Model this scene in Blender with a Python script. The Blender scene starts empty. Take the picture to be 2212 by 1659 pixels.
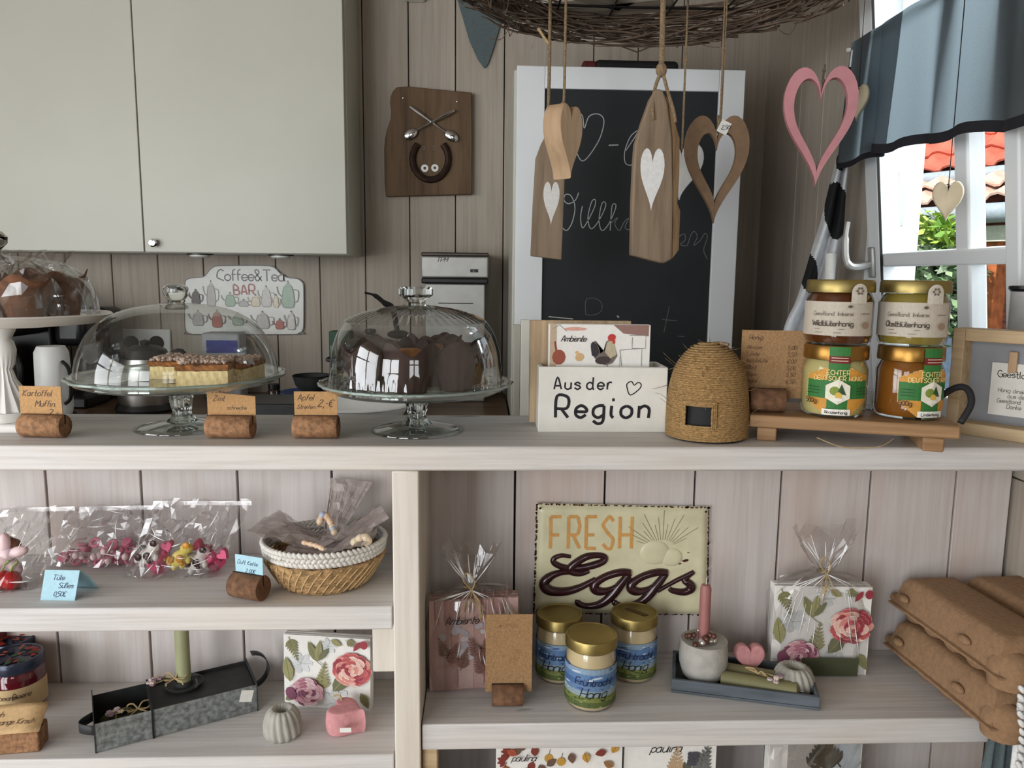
import bpy, bmesh, math, random
from mathutils import Vector, Matrix, noise as mnoise

# ------------------------------------------------------------------ camera, world, light, exposure
SC = bpy.context.scene
COL = SC.collection
FW, FH, FPX = 2212.0, 1659.0, 1660.0
EYE = Vector((0, 0, 1.30))
YAW, PITCH, ROLL = map(math.radians, (2.25, 8.0, 0.6))
_f = Vector((math.sin(YAW) * math.cos(PITCH), math.cos(YAW) * math.cos(PITCH), -math.sin(PITCH)))
_r0 = Vector((math.cos(YAW), -math.sin(YAW), 0))
_u0 = _r0.cross(_f)
_r = _r0 * math.cos(ROLL) + _u0 * math.sin(ROLL)
_u = -_r0 * math.sin(ROLL) + _u0 * math.cos(ROLL)
cam_data = bpy.data.cameras.new('camera')
cam = bpy.data.objects.new('camera', cam_data)
COL.objects.link(cam)
mw = Matrix((( _r.x, _u.x, -_f.x, EYE.x), (_r.y, _u.y, -_f.y, EYE.y), (_r.z, _u.z, -_f.z, EYE.z), (0, 0, 0, 1)))
cam.matrix_world = mw
cam_data.sensor_width = 36.0
cam_data.lens = 36.0 * FPX / FW
cam_data.clip_start = 0.02
cam_data.clip_end = 200
SC.camera = cam
SC.view_settings.view_transform = 'Standard'
SC.view_settings.look = 'None'
SC.view_settings.gamma = 1.0
SC.view_settings.use_curve_mapping = False
SC.view_settings.exposure = 0.06

SC.cycles.max_bounces = 6; SC.cycles.diffuse_bounces = 3; SC.cycles.glossy_bounces = 3; SC.cycles.transmission_bounces = 5; SC.cycles.transparent_max_bounces = 14
SC.cycles.adaptive_threshold = 0.03
SC.cycles.caustics_reflective = False

world = bpy.data.worlds.new('sky_world')
SC.world = world
world.use_nodes = True
world.cycles.sampling_method = 'NONE'
wn = world.node_tree.nodes
bg = wn['Background']
bg.inputs['Color'].default_value = (0.80, 0.90, 1.0, 1)
bg.inputs['Strength'].default_value = 1.6

def area_light(name, loc, direction, sx, sy, power, color=(1, 1, 1)):
    d = bpy.data.lights.new(name, 'AREA')
    d.shape = 'RECTANGLE'; d.size = sx; d.size_y = sy; d.energy = power; d.color = color
    o = bpy.data.objects.new(name, d); COL.objects.link(o)
    o.location = loc
    o.rotation_euler = Vector(direction).to_track_quat('-Z', 'Y').to_euler()
    return o
sun_d = bpy.data.lights.new('sun', 'SUN')
sun_d.energy = 6.0; sun_d.angle = 0.02; sun_d.color = (1.0, 0.95, 0.88)
sun = bpy.data.objects.new('sun', sun_d); COL.objects.link(sun)
sun.rotation_euler = Vector((0.62, 0.30, -0.72)).to_track_quat('-Z', 'Y').to_euler()
# daylight through the shop windows behind the camera and on the left
area_light('daylight_shop_door', (-1.48, -1.62, 1.10), (0.42, 1, -0.02), 1.2, 1.86, 50, (0.97, 0.985, 1.0))
area_light('daylight_front_window', (0.0, -1.62, 1.60), (-0.05, 1, -0.08), 0.6, 0.75, 5, (0.98, 0.99, 1.0))
area_light('daylight_left_window', (-2.30, -0.15, 1.50), (1, 0.25, -0.08), 1.5, 1.15, 30, (0.98, 0.99, 1.0))
area_light('daylight_right_window', (1.5, 1.25, 1.95), (-1, 0.08, -0.62), 0.6, 0.9, 24, (0.95, 0.98, 1.0))

# ------------------------------------------------------------------ helpers
def ray(px, py):
    return _f + _r * ((px - FW / 2) / FPX) + _u * ((FH / 2 - py) / FPX)
def PY(px, py, Y):
    d = ray(px, py); return EYE + d * (Y / d.y)
def PX(px, py, X):
    d = ray(px, py); return EYE + d * (X / d.x)
def PZ(px, py, Z):
    d = ray(px, py); return EYE + d * ((Z - EYE.z) / d.z)
def lin(c):
    return c / 12.92 if c <= 0.04045 else ((c + 0.055) / 1.055) ** 2.4
def rgb(r, g, b):
    return (lin(r / 255), lin(g / 255), lin(b / 255))
def rnd(a, b):
    return random.uniform(a, b)
random.seed(11)

class MB:
    """collects geometry for one mesh object"""
    def __init__(s):
        s.v = []; s.f = []; s.c = []
    def add(s, vs, fs, col=None):
        o = len(s.v)
        s.v += [tuple(p) for p in vs]
        s.f += [tuple(i + o for i in f) for f in fs]
        s.c += [col] * len(fs)
        return s
    def box(s, x0, x1, y0, y1, z0, z1, M=None, col=None):
        vs = [Vector(p) for p in ((x0, y0, z0), (x1, y0, z0), (x1, y1, z0), (x0, y1, z0), (x0, y0, z1), (x1, y0, z1), (x1, y1, z1), (x0, y1, z1))]
        if M: vs = [M @ p for p in vs]
        return s.add(vs, [(0, 3, 2, 1), (4, 5, 6, 7), (0, 1, 5, 4), (1, 2, 6, 5), (2, 3, 7, 6), (3, 0, 4, 7)], col)
    def tube(s, pts, r, n=6, closed=False, cap=True, col=None):
        pts = [Vector(p) for p in pts]; m = len(pts)
        rr = r if isinstance(r, (list, tuple)) else [r] * m
        T = []
        for i in range(m):
            a = pts[i - 1] if (i > 0 or closed) else pts[i]
            b = pts[(i + 1) % m] if (i < m - 1 or closed) else pts[i]
            t = b - a
            T.append(t.normalized() if t.length > 1e-9 else Vector((0, 0, 1)))
        ref = Vector((0, 0, 1)) if abs(T[0].z) < 0.9 else Vector((1, 0, 0))
        nrm = (ref - T[0] * ref.dot(T[0])).normalized()
        vs = []
        for i in range(m):
            nrm = nrm - T[i] * nrm.dot(T[i])
            if nrm.length < 1e-6:
                nrm = Vector((1, 0, 0)) - T[i] * T[i].x
            nrm.normalize(); bi = T[i].cross(nrm)
            for k in range(n):
                a = 2 * math.pi * k / n
                vs.append(pts[i] + (nrm * math.cos(a) + bi * math.sin(a)) * rr[i])
        fs = []
        for i in range(m if closed else m - 1):
            j = (i + 1) % m
            for k in range(n):
                l = (k + 1) % n
                fs.append((i * n + k, i * n + l, j * n + l, j * n + k))
        if cap and not closed:
            fs.append(tuple(reversed(range(n)))); fs.append(tuple((m - 1) * n + k for k in range(n)))
        return s.add(vs, fs, col)
    def lathe(s, prof, n=32, c=(0, 0, 0), fn=None, col=None, M=None):
        """prof: list of (r, z); fn(a, i, r, z) -> (r, z) modulates"""
        vs = []; m = len(prof)
        for i, (r, z) in enumerate(prof):
            for k in range(n):
                a = 2 * math.pi * k / n
                rr, zz = fn(a, i, r, z) if fn else (r, z)
                p = Vector((c[0] + rr * math.cos(a), c[1] + rr * math.sin(a), c[2] + zz))
                vs.append(M @ p if M else p)
        fs = []
        for i in range(m - 1):
            for k in range(n):
                l = (k + 1) % n
                fs.append((i * n + k, i * n + l, (i + 1) * n + l, (i + 1) * n + k))
        if prof[0][0] > 1e-5: fs.append(tuple(reversed(range(n))))
        if prof[-1][0] > 1e-5: fs.append(tuple((m - 1) * n + k for k in range(n)))
        return s.add(vs, fs, col)
    def shell(s, prof, n=32, c=(0, 0, 0), fn=None, col=None):
        """open lathe, no caps"""
        vs = []; m = len(prof)
        for i, (r, z) in enumerate(prof):
            for k in range(n):
                a = 2 * math.pi * k / n
                rr, zz = fn(a, i, r, z) if fn else (r, z)
                vs.append((c[0] + rr * math.cos(a), c[1] + rr * math.sin(a), c[2] + zz))
        fs = [(i * n + k, i * n + (k + 1) % n, (i + 1) * n + (k + 1) % n, (i + 1) * n + k) for i in range(m - 1) for k in range(n)]
        return s.add(vs, fs, col)
    def prism(s, out, y0, y1, col=None, M=None):
        """outline in x,z extruded along y"""
        n = len(out)
        vs = [Vector((x, y0, z)) for x, z in out] + [Vector((x, y1, z)) for x, z in out]
        if M: vs = [M @ p for p in vs]
        fs = [tuple(range(n)), tuple(reversed(range(n, 2 * n)))] + [(i, n + i, n + (i + 1) % n, (i + 1) % n) for i in range(n)]
        return s.add(vs, fs, col)
    def ring(s, outer, inner, y0, y1, col=None, M=None):
        """frame between two outlines (same count) in x,z extruded along y"""
        n = len(outer)
        vs = []
        for y in (y0, y1):
            vs += [Vector((x, y, z)) for x, z in outer] + [Vector((x, y, z)) for x, z in inner]
        if M: vs = [M @ p for p in vs]
        fs = []
        for i in range(n):
            j = (i + 1) % n
            fs += [(i, j, n + j, n + i), (2 * n + i, 3 * n + i, 3 * n + j, 2 * n + j), (i, 2 * n + i, 2 * n + j, j), (n + i, n + j, 3 * n + j, 3 * n + i)]
        return s.add(vs, fs, col)
    def ell(s, c, r, nu=12, nv=8, M=None, col=None):
        vs = []; c = Vector(c)
        for j in range(nv + 1):
            t = math.pi * j / nv
            for i in range(nu):
                a = 2 * math.pi * i / nu
                p = Vector((r[0] * math.sin(t) * math.cos(a), r[1] * math.sin(t) * math.sin(a), r[2] * math.cos(t)))
                vs.append(c + (M @ p if M else p))
        fs = [(j * nu + i, (j + 1) * nu + i, (j + 1) * nu + (i + 1) % nu, j * nu + (i + 1) % nu) for j in range(nv) for i in range(nu)]
        return s.add(vs, fs, col)
    def grid(s, fn, nu, nv, col=None, colfn=None):
        vs = [fn(i / nu, j / nv) for j in range(nv + 1) for i in range(nu + 1)]
        o = len(s.v)
        fs = [(j * (nu + 1) + i, j * (nu + 1) + i + 1, (j + 1) * (nu + 1) + i + 1, (j + 1) * (nu + 1) + i) for j in range(nv) for i in range(nu)]
        s.add(vs, fs, col)
        if colfn:
            k = len(s.c) - len(fs)
            for j in range(nv):
                for i in range(nu):
                    s.c[k] = colfn((i + .5) / nu, (j + .5) / nv); k += 1
        return s
    def build(s, name, mat, parent=None, smooth=40, bevel=0, seg=2, loc=None, rotz=0, weld=False):
        me = bpy.data.meshes.new(name)
        me.from_pydata(s.v, [], s.f)
        if any(c is not None for c in s.c):
            ca = me.color_attributes.new('Col', 'FLOAT_COLOR', 'CORNER')
            buf = []
            for p in me.polygons:
                c = s.c[p.index] or (1, 1, 1)
                buf += [c[0], c[1], c[2], 1.0] * p.loop_total
            ca.data.foreach_set('color', buf)
        if weld:
            b = bmesh.new(); b.from_mesh(me); bmesh.ops.remove_doubles(b, verts=b.verts, dist=1e-5); b.to_mesh(me); b.free()
        me.validate(clean_customdata=False)
        if smooth:
            me.polygons.foreach_set('use_smooth', [True] * len(me.polygons))
            if smooth < 180: me.set_sharp_from_angle(angle=math.radians(smooth))
        me.update()
        o = bpy.data.objects.new(name, me)
        COL.objects.link(o)
        if mat is not None: me.materials.append(mat)
        if parent is not None: o.parent = parent
        if loc is not None: o.location = loc
        if rotz: o.rotation_euler.z = rotz
        if bevel:
            md = o.modifiers.new('bevel', 'BEVEL'); md.width = bevel; md.segments = seg; md.limit_method = 'ANGLE'; md.angle_limit = math.radians(35)
            md.harden_normals = False
        return o

USED_LABELS = {}
def tag(o, label, cat, group=None):
    o['label'] = label; o['category'] = cat
    if group: o['group'] = group
    return o
def thing(name, label, cat, loc=(0, 0, 0), rotz=0, group=None):
    o = bpy.data.objects.new(name, None); COL.objects.link(o)
    o.empty_display_size = 0.02
    o.location = loc; o.rotation_euler = (0, 0, rotz)
    return tag(o, label, cat, group)
def struct(o):
    o['kind'] = 'structure'; return o
def plabel(o, label):
    o['label'] = label; return o
def dup_tree(root, loc, rotz=None, label=None):
    r = root.copy(); COL.objects.link(r); r.location = loc
    if rotz is not None: r.rotation_euler = (0, 0, rotz)
    if label: r['label'] = label
    for ch in list(root.children):
        c = ch.copy(); COL.objects.link(c); c.parent = r
        for g in list(ch.children):
            d = g.copy(); COL.objects.link(d); d.parent = c
    return r

# ------------------------------------------------------------------ 2D helpers
def catmull(pts, n=4, closed=False):
    out = []; m = len(pts)
    if m < 3: return list(pts)
    for i in range(m if closed else m - 1):
        p1 = pts[i]; p2 = pts[(i + 1) % m]
        p0 = pts[i - 1] if (i > 0 or closed) else p1
        p3 = pts[(i + 2) % m] if (i + 2 < m or closed) else p2
        for k in range(n):
            t = k / n
            out.append(tuple(0.5 * (2 * b + (c - a) * t + (2 * a - 5 * b + 4 * c - d) * t * t + (3 * b - a - 3 * c + d) * t ** 3) for a, b, c, d in zip(p0, p1, p2, p3)))
    if not closed: out.append(tuple(pts[-1]))
    return out
def heart2d(w, h, n=40, tip=1.0):
    """heart outline, centre at 0, width w height h (x, z)"""
    pts = []
    for i in range(n):
        t = 2 * math.pi * i / n
        x = 16 * math.sin(t) ** 3
        y = 13 * math.cos(t) - 5 * math.cos(2 * t) - 2 * math.cos(3 * t) - math.cos(4 * t)
        pts.append((x / 32 * w, (y + 2.5) / 29 * h))
    return pts
def rrect(w, h, r, n=4, cx=0, cy=0):
    out = []
    for sx, sy, a0 in ((1, 1, 0), (-1, 1, 90), (-1, -1, 180), (1, -1, 270)):
        for k in range(n + 1):
            a = math.radians(a0 + 90 * k / n)
            out.append((cx + sx * (w / 2 - r) + r * math.cos(a), cy + sy * (h / 2 - r) + r * math.sin(a)))
    return out
GLY = {
 'A': '02 29 52|14 44', 'B': '02 09 38 46 05|05 35 54 42 02', 'C': '58 39 18 06 04 23 52', 'D': '02 09 39 57 54 32 02', 'E': '59 09 02 52|05 45',
 'F': '59 09 02|05 45', 'G': '58 29 07 04 22 52 55 35', 'H': '02 09|52 59|05 55', 'I': '12 19', 'K': '02 09|59 05 52', 'L': '09 02 52', 'M': '02 09 35 69 62',
 'N': '02 09 52 59', 'O': '29 07 04 22 43 56 49 29', 'P': '02 09 49 57 45 05', 'R': '02 09 49 57 45 05|25 52', 'S': '58 39 18 07 35 54 42 22 03', 'T': '09 69|39 32',
 'U': '09 03 22 43 59', 'V': '09 32 59', 'W': '09 22 47 62 89', 'Z': '09 59 02 52',
 'a': '46 26 05 03 22 43 46 43 52', 'b': '09 02|05 26 45 43 22 03', 'c': '45 26 05 03 22 43', 'd': '45 26 05 03 22 43|49 43 52', 'e': '04 44 45 26 05 03 22 43', 'f': '39 18 12|06 36',
 'g': '46 26 05 03 22 43|46 41 20 01', 'h': '09 02|05 26 45 42', 'i': '06 03 12|08 18', 'j': '16 11 00', 'k': '09 02|46 04 42', 'l': '09 03 12', 'm': '06 02|05 16 35 32|35 56 65 62',
 'n': '06 02|05 26 45 42', 'o': '26 05 03 22 43 45 26', 'p': '06 00|05 26 45 43 22 03', 'q': '46 40|46 26 05 03 22 43', 'r': '06 02|04 16 36', 's': '45 26 05 34 43 22 03', 't': '19 13 22 32|06 36',
 'u': '06 03 22 43|46 42', 'v': '06 22 46', 'w': '06 12 35 52 66', 'x': '06 42|46 02', 'y': '06 22|46 10', 'z': '06 46 02 42',
 '0': '29 07 04 22 44 47 29', '1': '07 29 22', '2': '08 29 48 36 02 52', '3': '08 39 47 25 44 32 03', '4': '39 04 54|36 32', '5': '49 09 06 36 44 22 02', '9': '46 25 07 29 47 42', '7': '09 49 12', '6': '49 06 03 22 43 35 04',
 ',': '12 00', '.': '02 12', '-': '05 35', '+': '05 45|27 23', '&': '52 08 29 37 04 22 55', '/': '02 49', '\u20ac': '58 29 07 04 22 52|06 36|04 34', ':': '02 12|06 16', '!': '09 04|02 03',
 '\u00fc': '06 03 22 43|46 42|08 18|38 48', '\u00e4': '46 26 05 03 22 43 46 42|08 18|38 48', '\u00f6': '26 05 03 22 43 45 26|08 18|38 48', '\u00df': '02 08 29 38 26 44 22',
}
def text_strokes(txt, x, y, size, slant=0.0, sp=0.22, smooth=True):
    """list of strokes (lists of 2D points); size = cap height"""
    out = []; cx = x
    for ch in txt:
        if ch == ' ':
            cx += size * 0.5; continue
        g = GLY.get(ch)
        if not g: continue
        wmax = 0
        for st in g.split('|'):
            pts = []
            for q in st.split():
                a, b = int(q[0]), int(q[1]) - 2
                wmax = max(wmax, a)
                pts.append((cx + a / 7 * size * 0.82 + slant * b / 7 * size, y + b / 7 * size))
            if smooth and len(pts) > 2: pts = catmull(pts, 4)
            out.append(pts)
        cx += (wmax / 7 * 0.82 + sp) * size
    return out, cx - x

class Print:
    """flat printed shapes on a surface; mp(u, v, h) -> 3D"""
    def __init__(s, mp, h0=0.0004, dh=0.00006):
        s.mp = mp; s.h = h0; s.dh = dh; s.mb = MB()
    def poly(s, pts, col):
        s.h += s.dh
        n = len(pts)
        cx = sum(p[0] for p in pts) / n; cy = sum(p[1] for p in pts) / n
        vs = [s.mp(p[0], p[1], s.h) for p in pts] + [s.mp(cx, cy, s.h)]
        s.mb.add(vs, [(i, (i + 1) % n, n) for i in range(n)], col); return s
    def quad(s, x0, x1, y0, y1, col, n=1):
        s.h += s.dh
        vs = []
        for i in range(n + 1):
            x = x0 + (x1 - x0) * i / n
            vs += [s.mp(x, y0, s.h), s.mp(x, y1, s.h)]
        s.mb.add(vs, [(2 * i, 2 * i + 2, 2 * i + 3, 2 * i + 1) for i in range(n)], col); return s
    def oval(s, cx, cy, rx, ry, rot, col, n=10):
        c, q = math.cos(rot), math.sin(rot)
        return s.poly([(cx + rx * math.cos(a) * c - ry * math.sin(a) * q, cy + rx * math.cos(a) * q + ry * math.sin(a) * c) for a in [2 * math.pi * k / n for k in range(n)]], col)
    def line(s, pts, w, col, closed=False):
        s.h += s.dh * 0.3
        m = len(pts); vs = []
        ws = w if isinstance(w, (list, tuple)) else [w] * m
        for i in range(m):
            a = pts[i - 1] if (i > 0 or closed) else pts[i]
            b = pts[(i + 1) % m] if (i < m - 1 or closed) else pts[i]
            dx, dy = b[0] - a[0], b[1] - a[1]; l = math.hypot(dx, dy) or 1
            nx, ny = -dy / l * ws[i] / 2, dx / l * ws[i] / 2
            vs += [s.mp(pts[i][0] + nx, pts[i][1] + ny, s.h), s.mp(pts[i][0] - nx, pts[i][1] - ny, s.h)]
        fs = []
        for i in range(m if closed else m - 1):
            j = (i + 1) % m
            fs.append((2 * i, 2 * i + 1, 2 * j + 1, 2 * j))
        s.mb.add(vs, fs, col); return s
    def text(s, txt, x, y, size, w, col, slant=0.0, sp=0.22, smooth=True, center=False):
        st, wd = text_strokes(txt, x, y, size, slant, sp, smooth)
        if center: st, wd = text_strokes(txt, x - wd / 2, y, size, slant, sp, smooth)
        for q in st:
            if smooth: s.line(q, w, col)
            else:
                for a, b in zip(q, q[1:]): s.line([a, b], w, col)
        return s
    def leaf(s, x, y, l, w, rot, col, vein=None):
        c, q = math.cos(rot), math.sin(rot)
        pr = [(0, 0), (.2, .35), (.45, .5), (.75, .32), (1, 0), (.75, -.32), (.45, -.5), (.2, -.35)]
        s.poly([(x + (a * l) * c - (b * w) * q, y + (a * l) * q + (b * w) * c) for a, b in pr], col)
        if vein: s.line([(x, y), (x + l * .9 * c, y + l * .9 * q)], w * .06, vein)
        return s
    def fern(s, x, y, l, rot, col):
        c, q = math.cos(rot), math.sin(rot)
        s.line([(x, y), (x + l * c, y + l * q)], l * .03, col)
        for k in range(1, 8):
            t = k / 8; ll = l * .34 * (1.15 - t)
            for sg in (1, -1):
                s.leaf(x + l * t * c, y + l * t * q, ll, ll * .38, rot + sg * .85, col)
        return s
    def rose(s, x, y, r, cols, seed=1, squash=.85):
        rs = random.Random(seed)
        for ring, (rad, cnt, pr) in enumerate(((.76, 13, .34), (.58, 11, .31), (.4, 9, .26), (.22, 6, .2), (.06, 3, .13))):
            for k in range(cnt):
                a = 2 * math.pi * k / cnt + ring * .4 + rs.uniform(-.15, .15)
                c = cols[(k + ring + rs.randint(0, 1)) % len(cols)]
                s.oval(x + r * rad * math.cos(a), y + r * rad * math.sin(a) * squash, r * pr * rs.uniform(.85, 1.1), r * pr * .72, a + 1.57 + rs.uniform(-.3, .3), c, 9)
                s.line([(x + r * (rad * math.cos(a)) + r * pr * .8 * math.cos(a + d), y + r * rad * math.sin(a) * squash + r * pr * .62 * math.sin(a + d)) for d in (-.8, -.3, .3, .8)], r * .022, tuple(min(1, q * 1.6 + .16) for q in c))
        return s
    def build(s, name, parent, mat=None):
        return s.mb.build(name, mat or INK, parent, smooth=0)
# ------------------------------------------------------------------ materials
def new_mat(name):
    m = bpy.data.materials.new(name); m.use_nodes = True
    return m, m.node_tree.nodes, m.node_tree.links, m.node_tree.nodes['Principled BSDF']
def set_in(b, k, v):
    if k in b.inputs: b.inputs[k].default_value = v
def mat(name, col, rough=.55, metal=0.0, var=.12, vs=25.0, bump=.0, bs=120.0, coat=0.0, sss=0.0, spec=.5, trans=0.0, ior=1.45, stretch=(1, 1, 1), attr=False):
    m, N, L, b = new_mat(name)
    set_in(b, 'Roughness', rough); set_in(b, 'Metallic', metal); set_in(b, 'Coat Weight', coat); set_in(b, 'Specular IOR Level', spec)
    set_in(b, 'Transmission Weight', trans); set_in(b, 'IOR', ior)
    if sss: set_in(b, 'Subsurface Weight', sss); set_in(b, 'Subsurface Radius', (.01, .006, .003)); set_in(b, 'Subsurface Scale', 1.0)
    tc = N.new('ShaderNodeTexCoord'); mp = N.new('ShaderNodeMapping'); mp.inputs['Scale'].default_value = stretch
    L.new(tc.outputs['Object'], mp.inputs['Vector'])
    nz = N.new('ShaderNodeTexNoise'); nz.inputs['Scale'].default_value = vs; nz.inputs['Detail'].default_value = 4
    L.new(mp.outputs['Vector'], nz.inputs['Vector'])
    mx = N.new('ShaderNodeMix'); mx.data_type = 'RGBA'; mx.blend_type = 'MULTIPLY'
    mx.inputs['Factor'].default_value = 1.0
    rp = N.new('ShaderNodeValToRGB')
    lo = max(0, 1 - 2 * var)
    rp.color_ramp.elements[0].color = (lo, lo, lo, 1); rp.color_ramp.elements[0].position = .3
    rp.color_ramp.elements[1].color = (1, 1, 1, 1); rp.color_ramp.elements[1].position = .65
    L.new(nz.outputs['Fac'], rp.inputs['Fac']); L.new(rp.outputs['Color'], mx.inputs['B'])
    if attr:
        at = N.new('ShaderNodeAttribute'); at.attribute_name = 'Col'
        L.new(at.outputs['Color'], mx.inputs['A'])
    else:
        mx.inputs['A'].default_value = (*col, 1)
    L.new(mx.outputs['Result'], b.inputs['Base Color'])
    if bump:
        n2 = N.new('ShaderNodeTexNoise'); n2.inputs['Scale'].default_value = bs; n2.inputs['Detail'].default_value = 5
        L.new(mp.outputs['Vector'], n2.inputs['Vector'])
        bp = N.new('ShaderNodeBump'); bp.inputs['Strength'].default_value = bump; bp.inputs['Distance'].default_value = .003
        L.new(n2.outputs['Fac'], bp.inputs['Height']); L.new(bp.outputs['Normal'], b.inputs['Normal'])
    return m
def wood(name, base, grain, stain, axis='Z', gs=55.0, stretch=.05, rough=.6, stain_amt=.35, bump=.25, dark=(.12, .09, .07), knots=.0):
    """grain streaks along one axis, per-object shift, soft stains, a few dark specks"""
    m, N, L, b = new_mat(name)
    set_in(b, 'Roughness', rough); set_in(b, 'Specular IOR Level', .3)
    tc = N.new('ShaderNodeTexCoord'); oi = N.new('ShaderNodeObjectInfo')
    ad = N.new('ShaderNodeVectorMath'); ad.operation = 'ADD'
    mu = N.new('ShaderNodeVectorMath'); mu.operation = 'SCALE'; mu.inputs[0].default_value = (7.3, 3.1, 5.7)
    L.new(oi.outputs['Random'], mu.inputs['Scale']); L.new(tc.outputs['Object'], ad.inputs[0]); L.new(mu.outputs['Vector'], ad.inputs[1])
    mp = N.new('ShaderNodeMapping')
    sc = {'X': (stretch, 1, 1), 'Y': (1, stretch, 1), 'Z': (1, 1, stretch)}[axis]
    mp.inputs['Scale'].default_value = sc
    L.new(ad.outputs['Vector'], mp.inputs['Vector'])
    g = N.new('ShaderNodeTexNoise'); g.inputs['Scale'].default_value = gs; g.inputs['Detail'].default_value = 6; g.inputs['Roughness'].default_value = .65; g.inputs['Distortion'].default_value = .3
    L.new(mp.outputs['Vector'], g.inputs['Vector'])
    r1 = N.new('ShaderNodeValToRGB'); e = r1.color_ramp.elements
    e[0].color = (*grain, 1); e[0].position = .32; e[1].color = (*base, 1); e[1].position = .58
    L.new(g.outputs['Fac'], r1.inputs['Fac'])
    mp2 = N.new('ShaderNodeMapping'); mp2.inputs['Scale'].default_value = tuple(1 if q == 1 else .3 for q in sc)
    L.new(ad.outputs['Vector'], mp2.inputs['Vector'])
    s2 = N.new('ShaderNodeTexNoise'); s2.inputs['Scale'].default_value = 9; s2.inputs['Detail'].default_value = 3
    L.new(mp2.outputs['Vector'], s2.inputs['Vector'])
    r2 = N.new('ShaderNodeValToRGB'); r2.color_ramp.elements[0].position = .5; r2.color_ramp.elements[1].position = .75
    r2.color_ramp.elements[1].color = (stain_amt,) * 3 + (1,)
    L.new(s2.outputs['Fac'], r2.inputs['Fac'])
    mx = N.new('ShaderNodeMix'); mx.data_type = 'RGBA'; mx.inputs['B'].default_value = (*stain, 1)
    L.new(r2.outputs['Color'], mx.inputs['Factor']); L.new(r1.outputs['Color'], mx.inputs['A'])
    # specks
    s3 = N.new('ShaderNodeTexNoise'); s3.inputs['Scale'].default_value = 26; s3.inputs['Detail'].default_value = 2
    L.new(mp2.outputs['Vector'], s3.inputs['Vector'])
    r3 = N.new('ShaderNodeValToRGB'); r3.color_ramp.elements[0].position = .74 - knots; r3.color_ramp.elements[1].position = .80 - knots
    r3.color_ramp.elements[1].color = (.7, .7, .7, 1)
    L.new(s3.outputs['Fac'], r3.inputs['Fac'])
    mx2 = N.new('ShaderNodeMix'); mx2.data_type = 'RGBA'; mx2.inputs['B'].default_value = (*dark, 1)
    L.new(r3.outputs['Color'], mx2.inputs['Factor']); L.new(mx.outputs['Result'], mx2.inputs['A'])
    L.new(mx2.outputs['Result'], b.inputs['Base Color'])
    bp = N.new('ShaderNodeBump'); bp.inputs['Strength'].default_value = bump; bp.inputs['Distance'].default_value = .002
    L.new(g.outputs['Fac'], bp.inputs['Height']); L.new(bp.outputs['Normal'], b.inputs['Normal'])
    return m
def thin_glass(name, tint=(.97, .985, .98), base=.06, power=3.5, rough=.0, edge=.85, bump=0, bs=40):
    """thin clear sheet: straight-through light plus a mirror that grows at grazing angles"""
    m = bpy.data.materials.new(name); m.use_nodes = True
    N = m.node_tree.nodes; L = m.node_tree.links
    N.remove(N['Principled BSDF'])
    out = N['Material Output']
    tr = N.new('ShaderNodeBsdfTransparent'); tr.inputs['Color'].default_value = (*tint, 1)
    gl = N.new('ShaderNodeBsdfGlossy'); gl.inputs['Roughness'].default_value = rough
    lw = N.new('ShaderNodeLayerWeight'); lw.inputs['Blend'].default_value = .5
    pw = N.new('ShaderNodeMath'); pw.operation = 'POWER'; pw.inputs[1].default_value = power
    L.new(lw.outputs['Facing'], pw.inputs[0])
    ml = N.new('ShaderNodeMath'); ml.operation = 'MULTIPLY_ADD'; ml.inputs[1].default_value = edge; ml.inputs[2].default_value = base
    L.new(pw.outputs[0], ml.inputs[0])
    mx = N.new('ShaderNodeMixShader')
    L.new(ml.outputs[0], mx.inputs[0]); L.new(tr.outputs[0], mx.inputs[1]); L.new(gl.outputs[0], mx.inputs[2])
    L.new(mx.outputs[0], out.inputs['Surface'])
    if bump:
        tc = N.new('ShaderNodeTexCoord'); nz = N.new('ShaderNodeTexNoise'); nz.inputs['Scale'].default_value = bs; nz.inputs['Detail'].default_value = 1
        L.new(tc.outputs['Object'], nz.inputs['Vector'])
        bp = N.new('ShaderNodeBump'); bp.inputs['Strength'].default_value = bump; bp.inputs['Distance'].default_value = .01
        L.new(nz.outputs['Fac'], bp.inputs['Height']); L.new(bp.outputs['Normal'], gl.inputs['Normal']); L.new(bp.outputs['Normal'], lw.inputs['Normal'])
    return m
def honey(name, col, trl=.5):
    m = bpy.data.materials.new(name); m.use_nodes = True
    N = m.node_tree.nodes; L = m.node_tree.links; N.remove(N['Principled BSDF'])
    a = N.new('ShaderNodeBsdfTranslucent'); a.inputs['Color'].default_value = (*col, 1)
    d = N.new('ShaderNodeBsdfDiffuse'); d.inputs['Color'].default_value = (*[q * .8 for q in col], 1)
    g = N.new('ShaderNodeBsdfGlossy'); g.inputs['Roughness'].default_value = .05
    m1 = N.new('ShaderNodeMixShader'); m1.inputs[0].default_value = 1 - trl
    m2 = N.new('ShaderNodeMixShader'); fr = N.new('ShaderNodeFresnel'); fr.inputs['IOR'].default_value = 1.45
    L.new(a.outputs[0], m1.inputs[1]); L.new(d.outputs[0], m1.inputs[2]); L.new(m1.outputs[0], m2.inputs[1]); L.new(g.outputs[0], m2.inputs[2]); L.new(fr.outputs[0], m2.inputs[0])
    L.new(m2.outputs[0], N['Material Output'].inputs['Surface'])
    return m
INK = mat('printed_ink', (1, 1, 1), rough=.6, var=.06, vs=200, attr=True)
INKGLOSS = mat('enamel_ink', (1, 1, 1), rough=.28, var=.08, vs=120, attr=True)
WALLW = wood('whitewashed_plank', rgb(178, 168, 155), rgb(164, 153, 140), rgb(162, 147, 130), 'Z', 110, .03, .65, .4, bump=.15)
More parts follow.
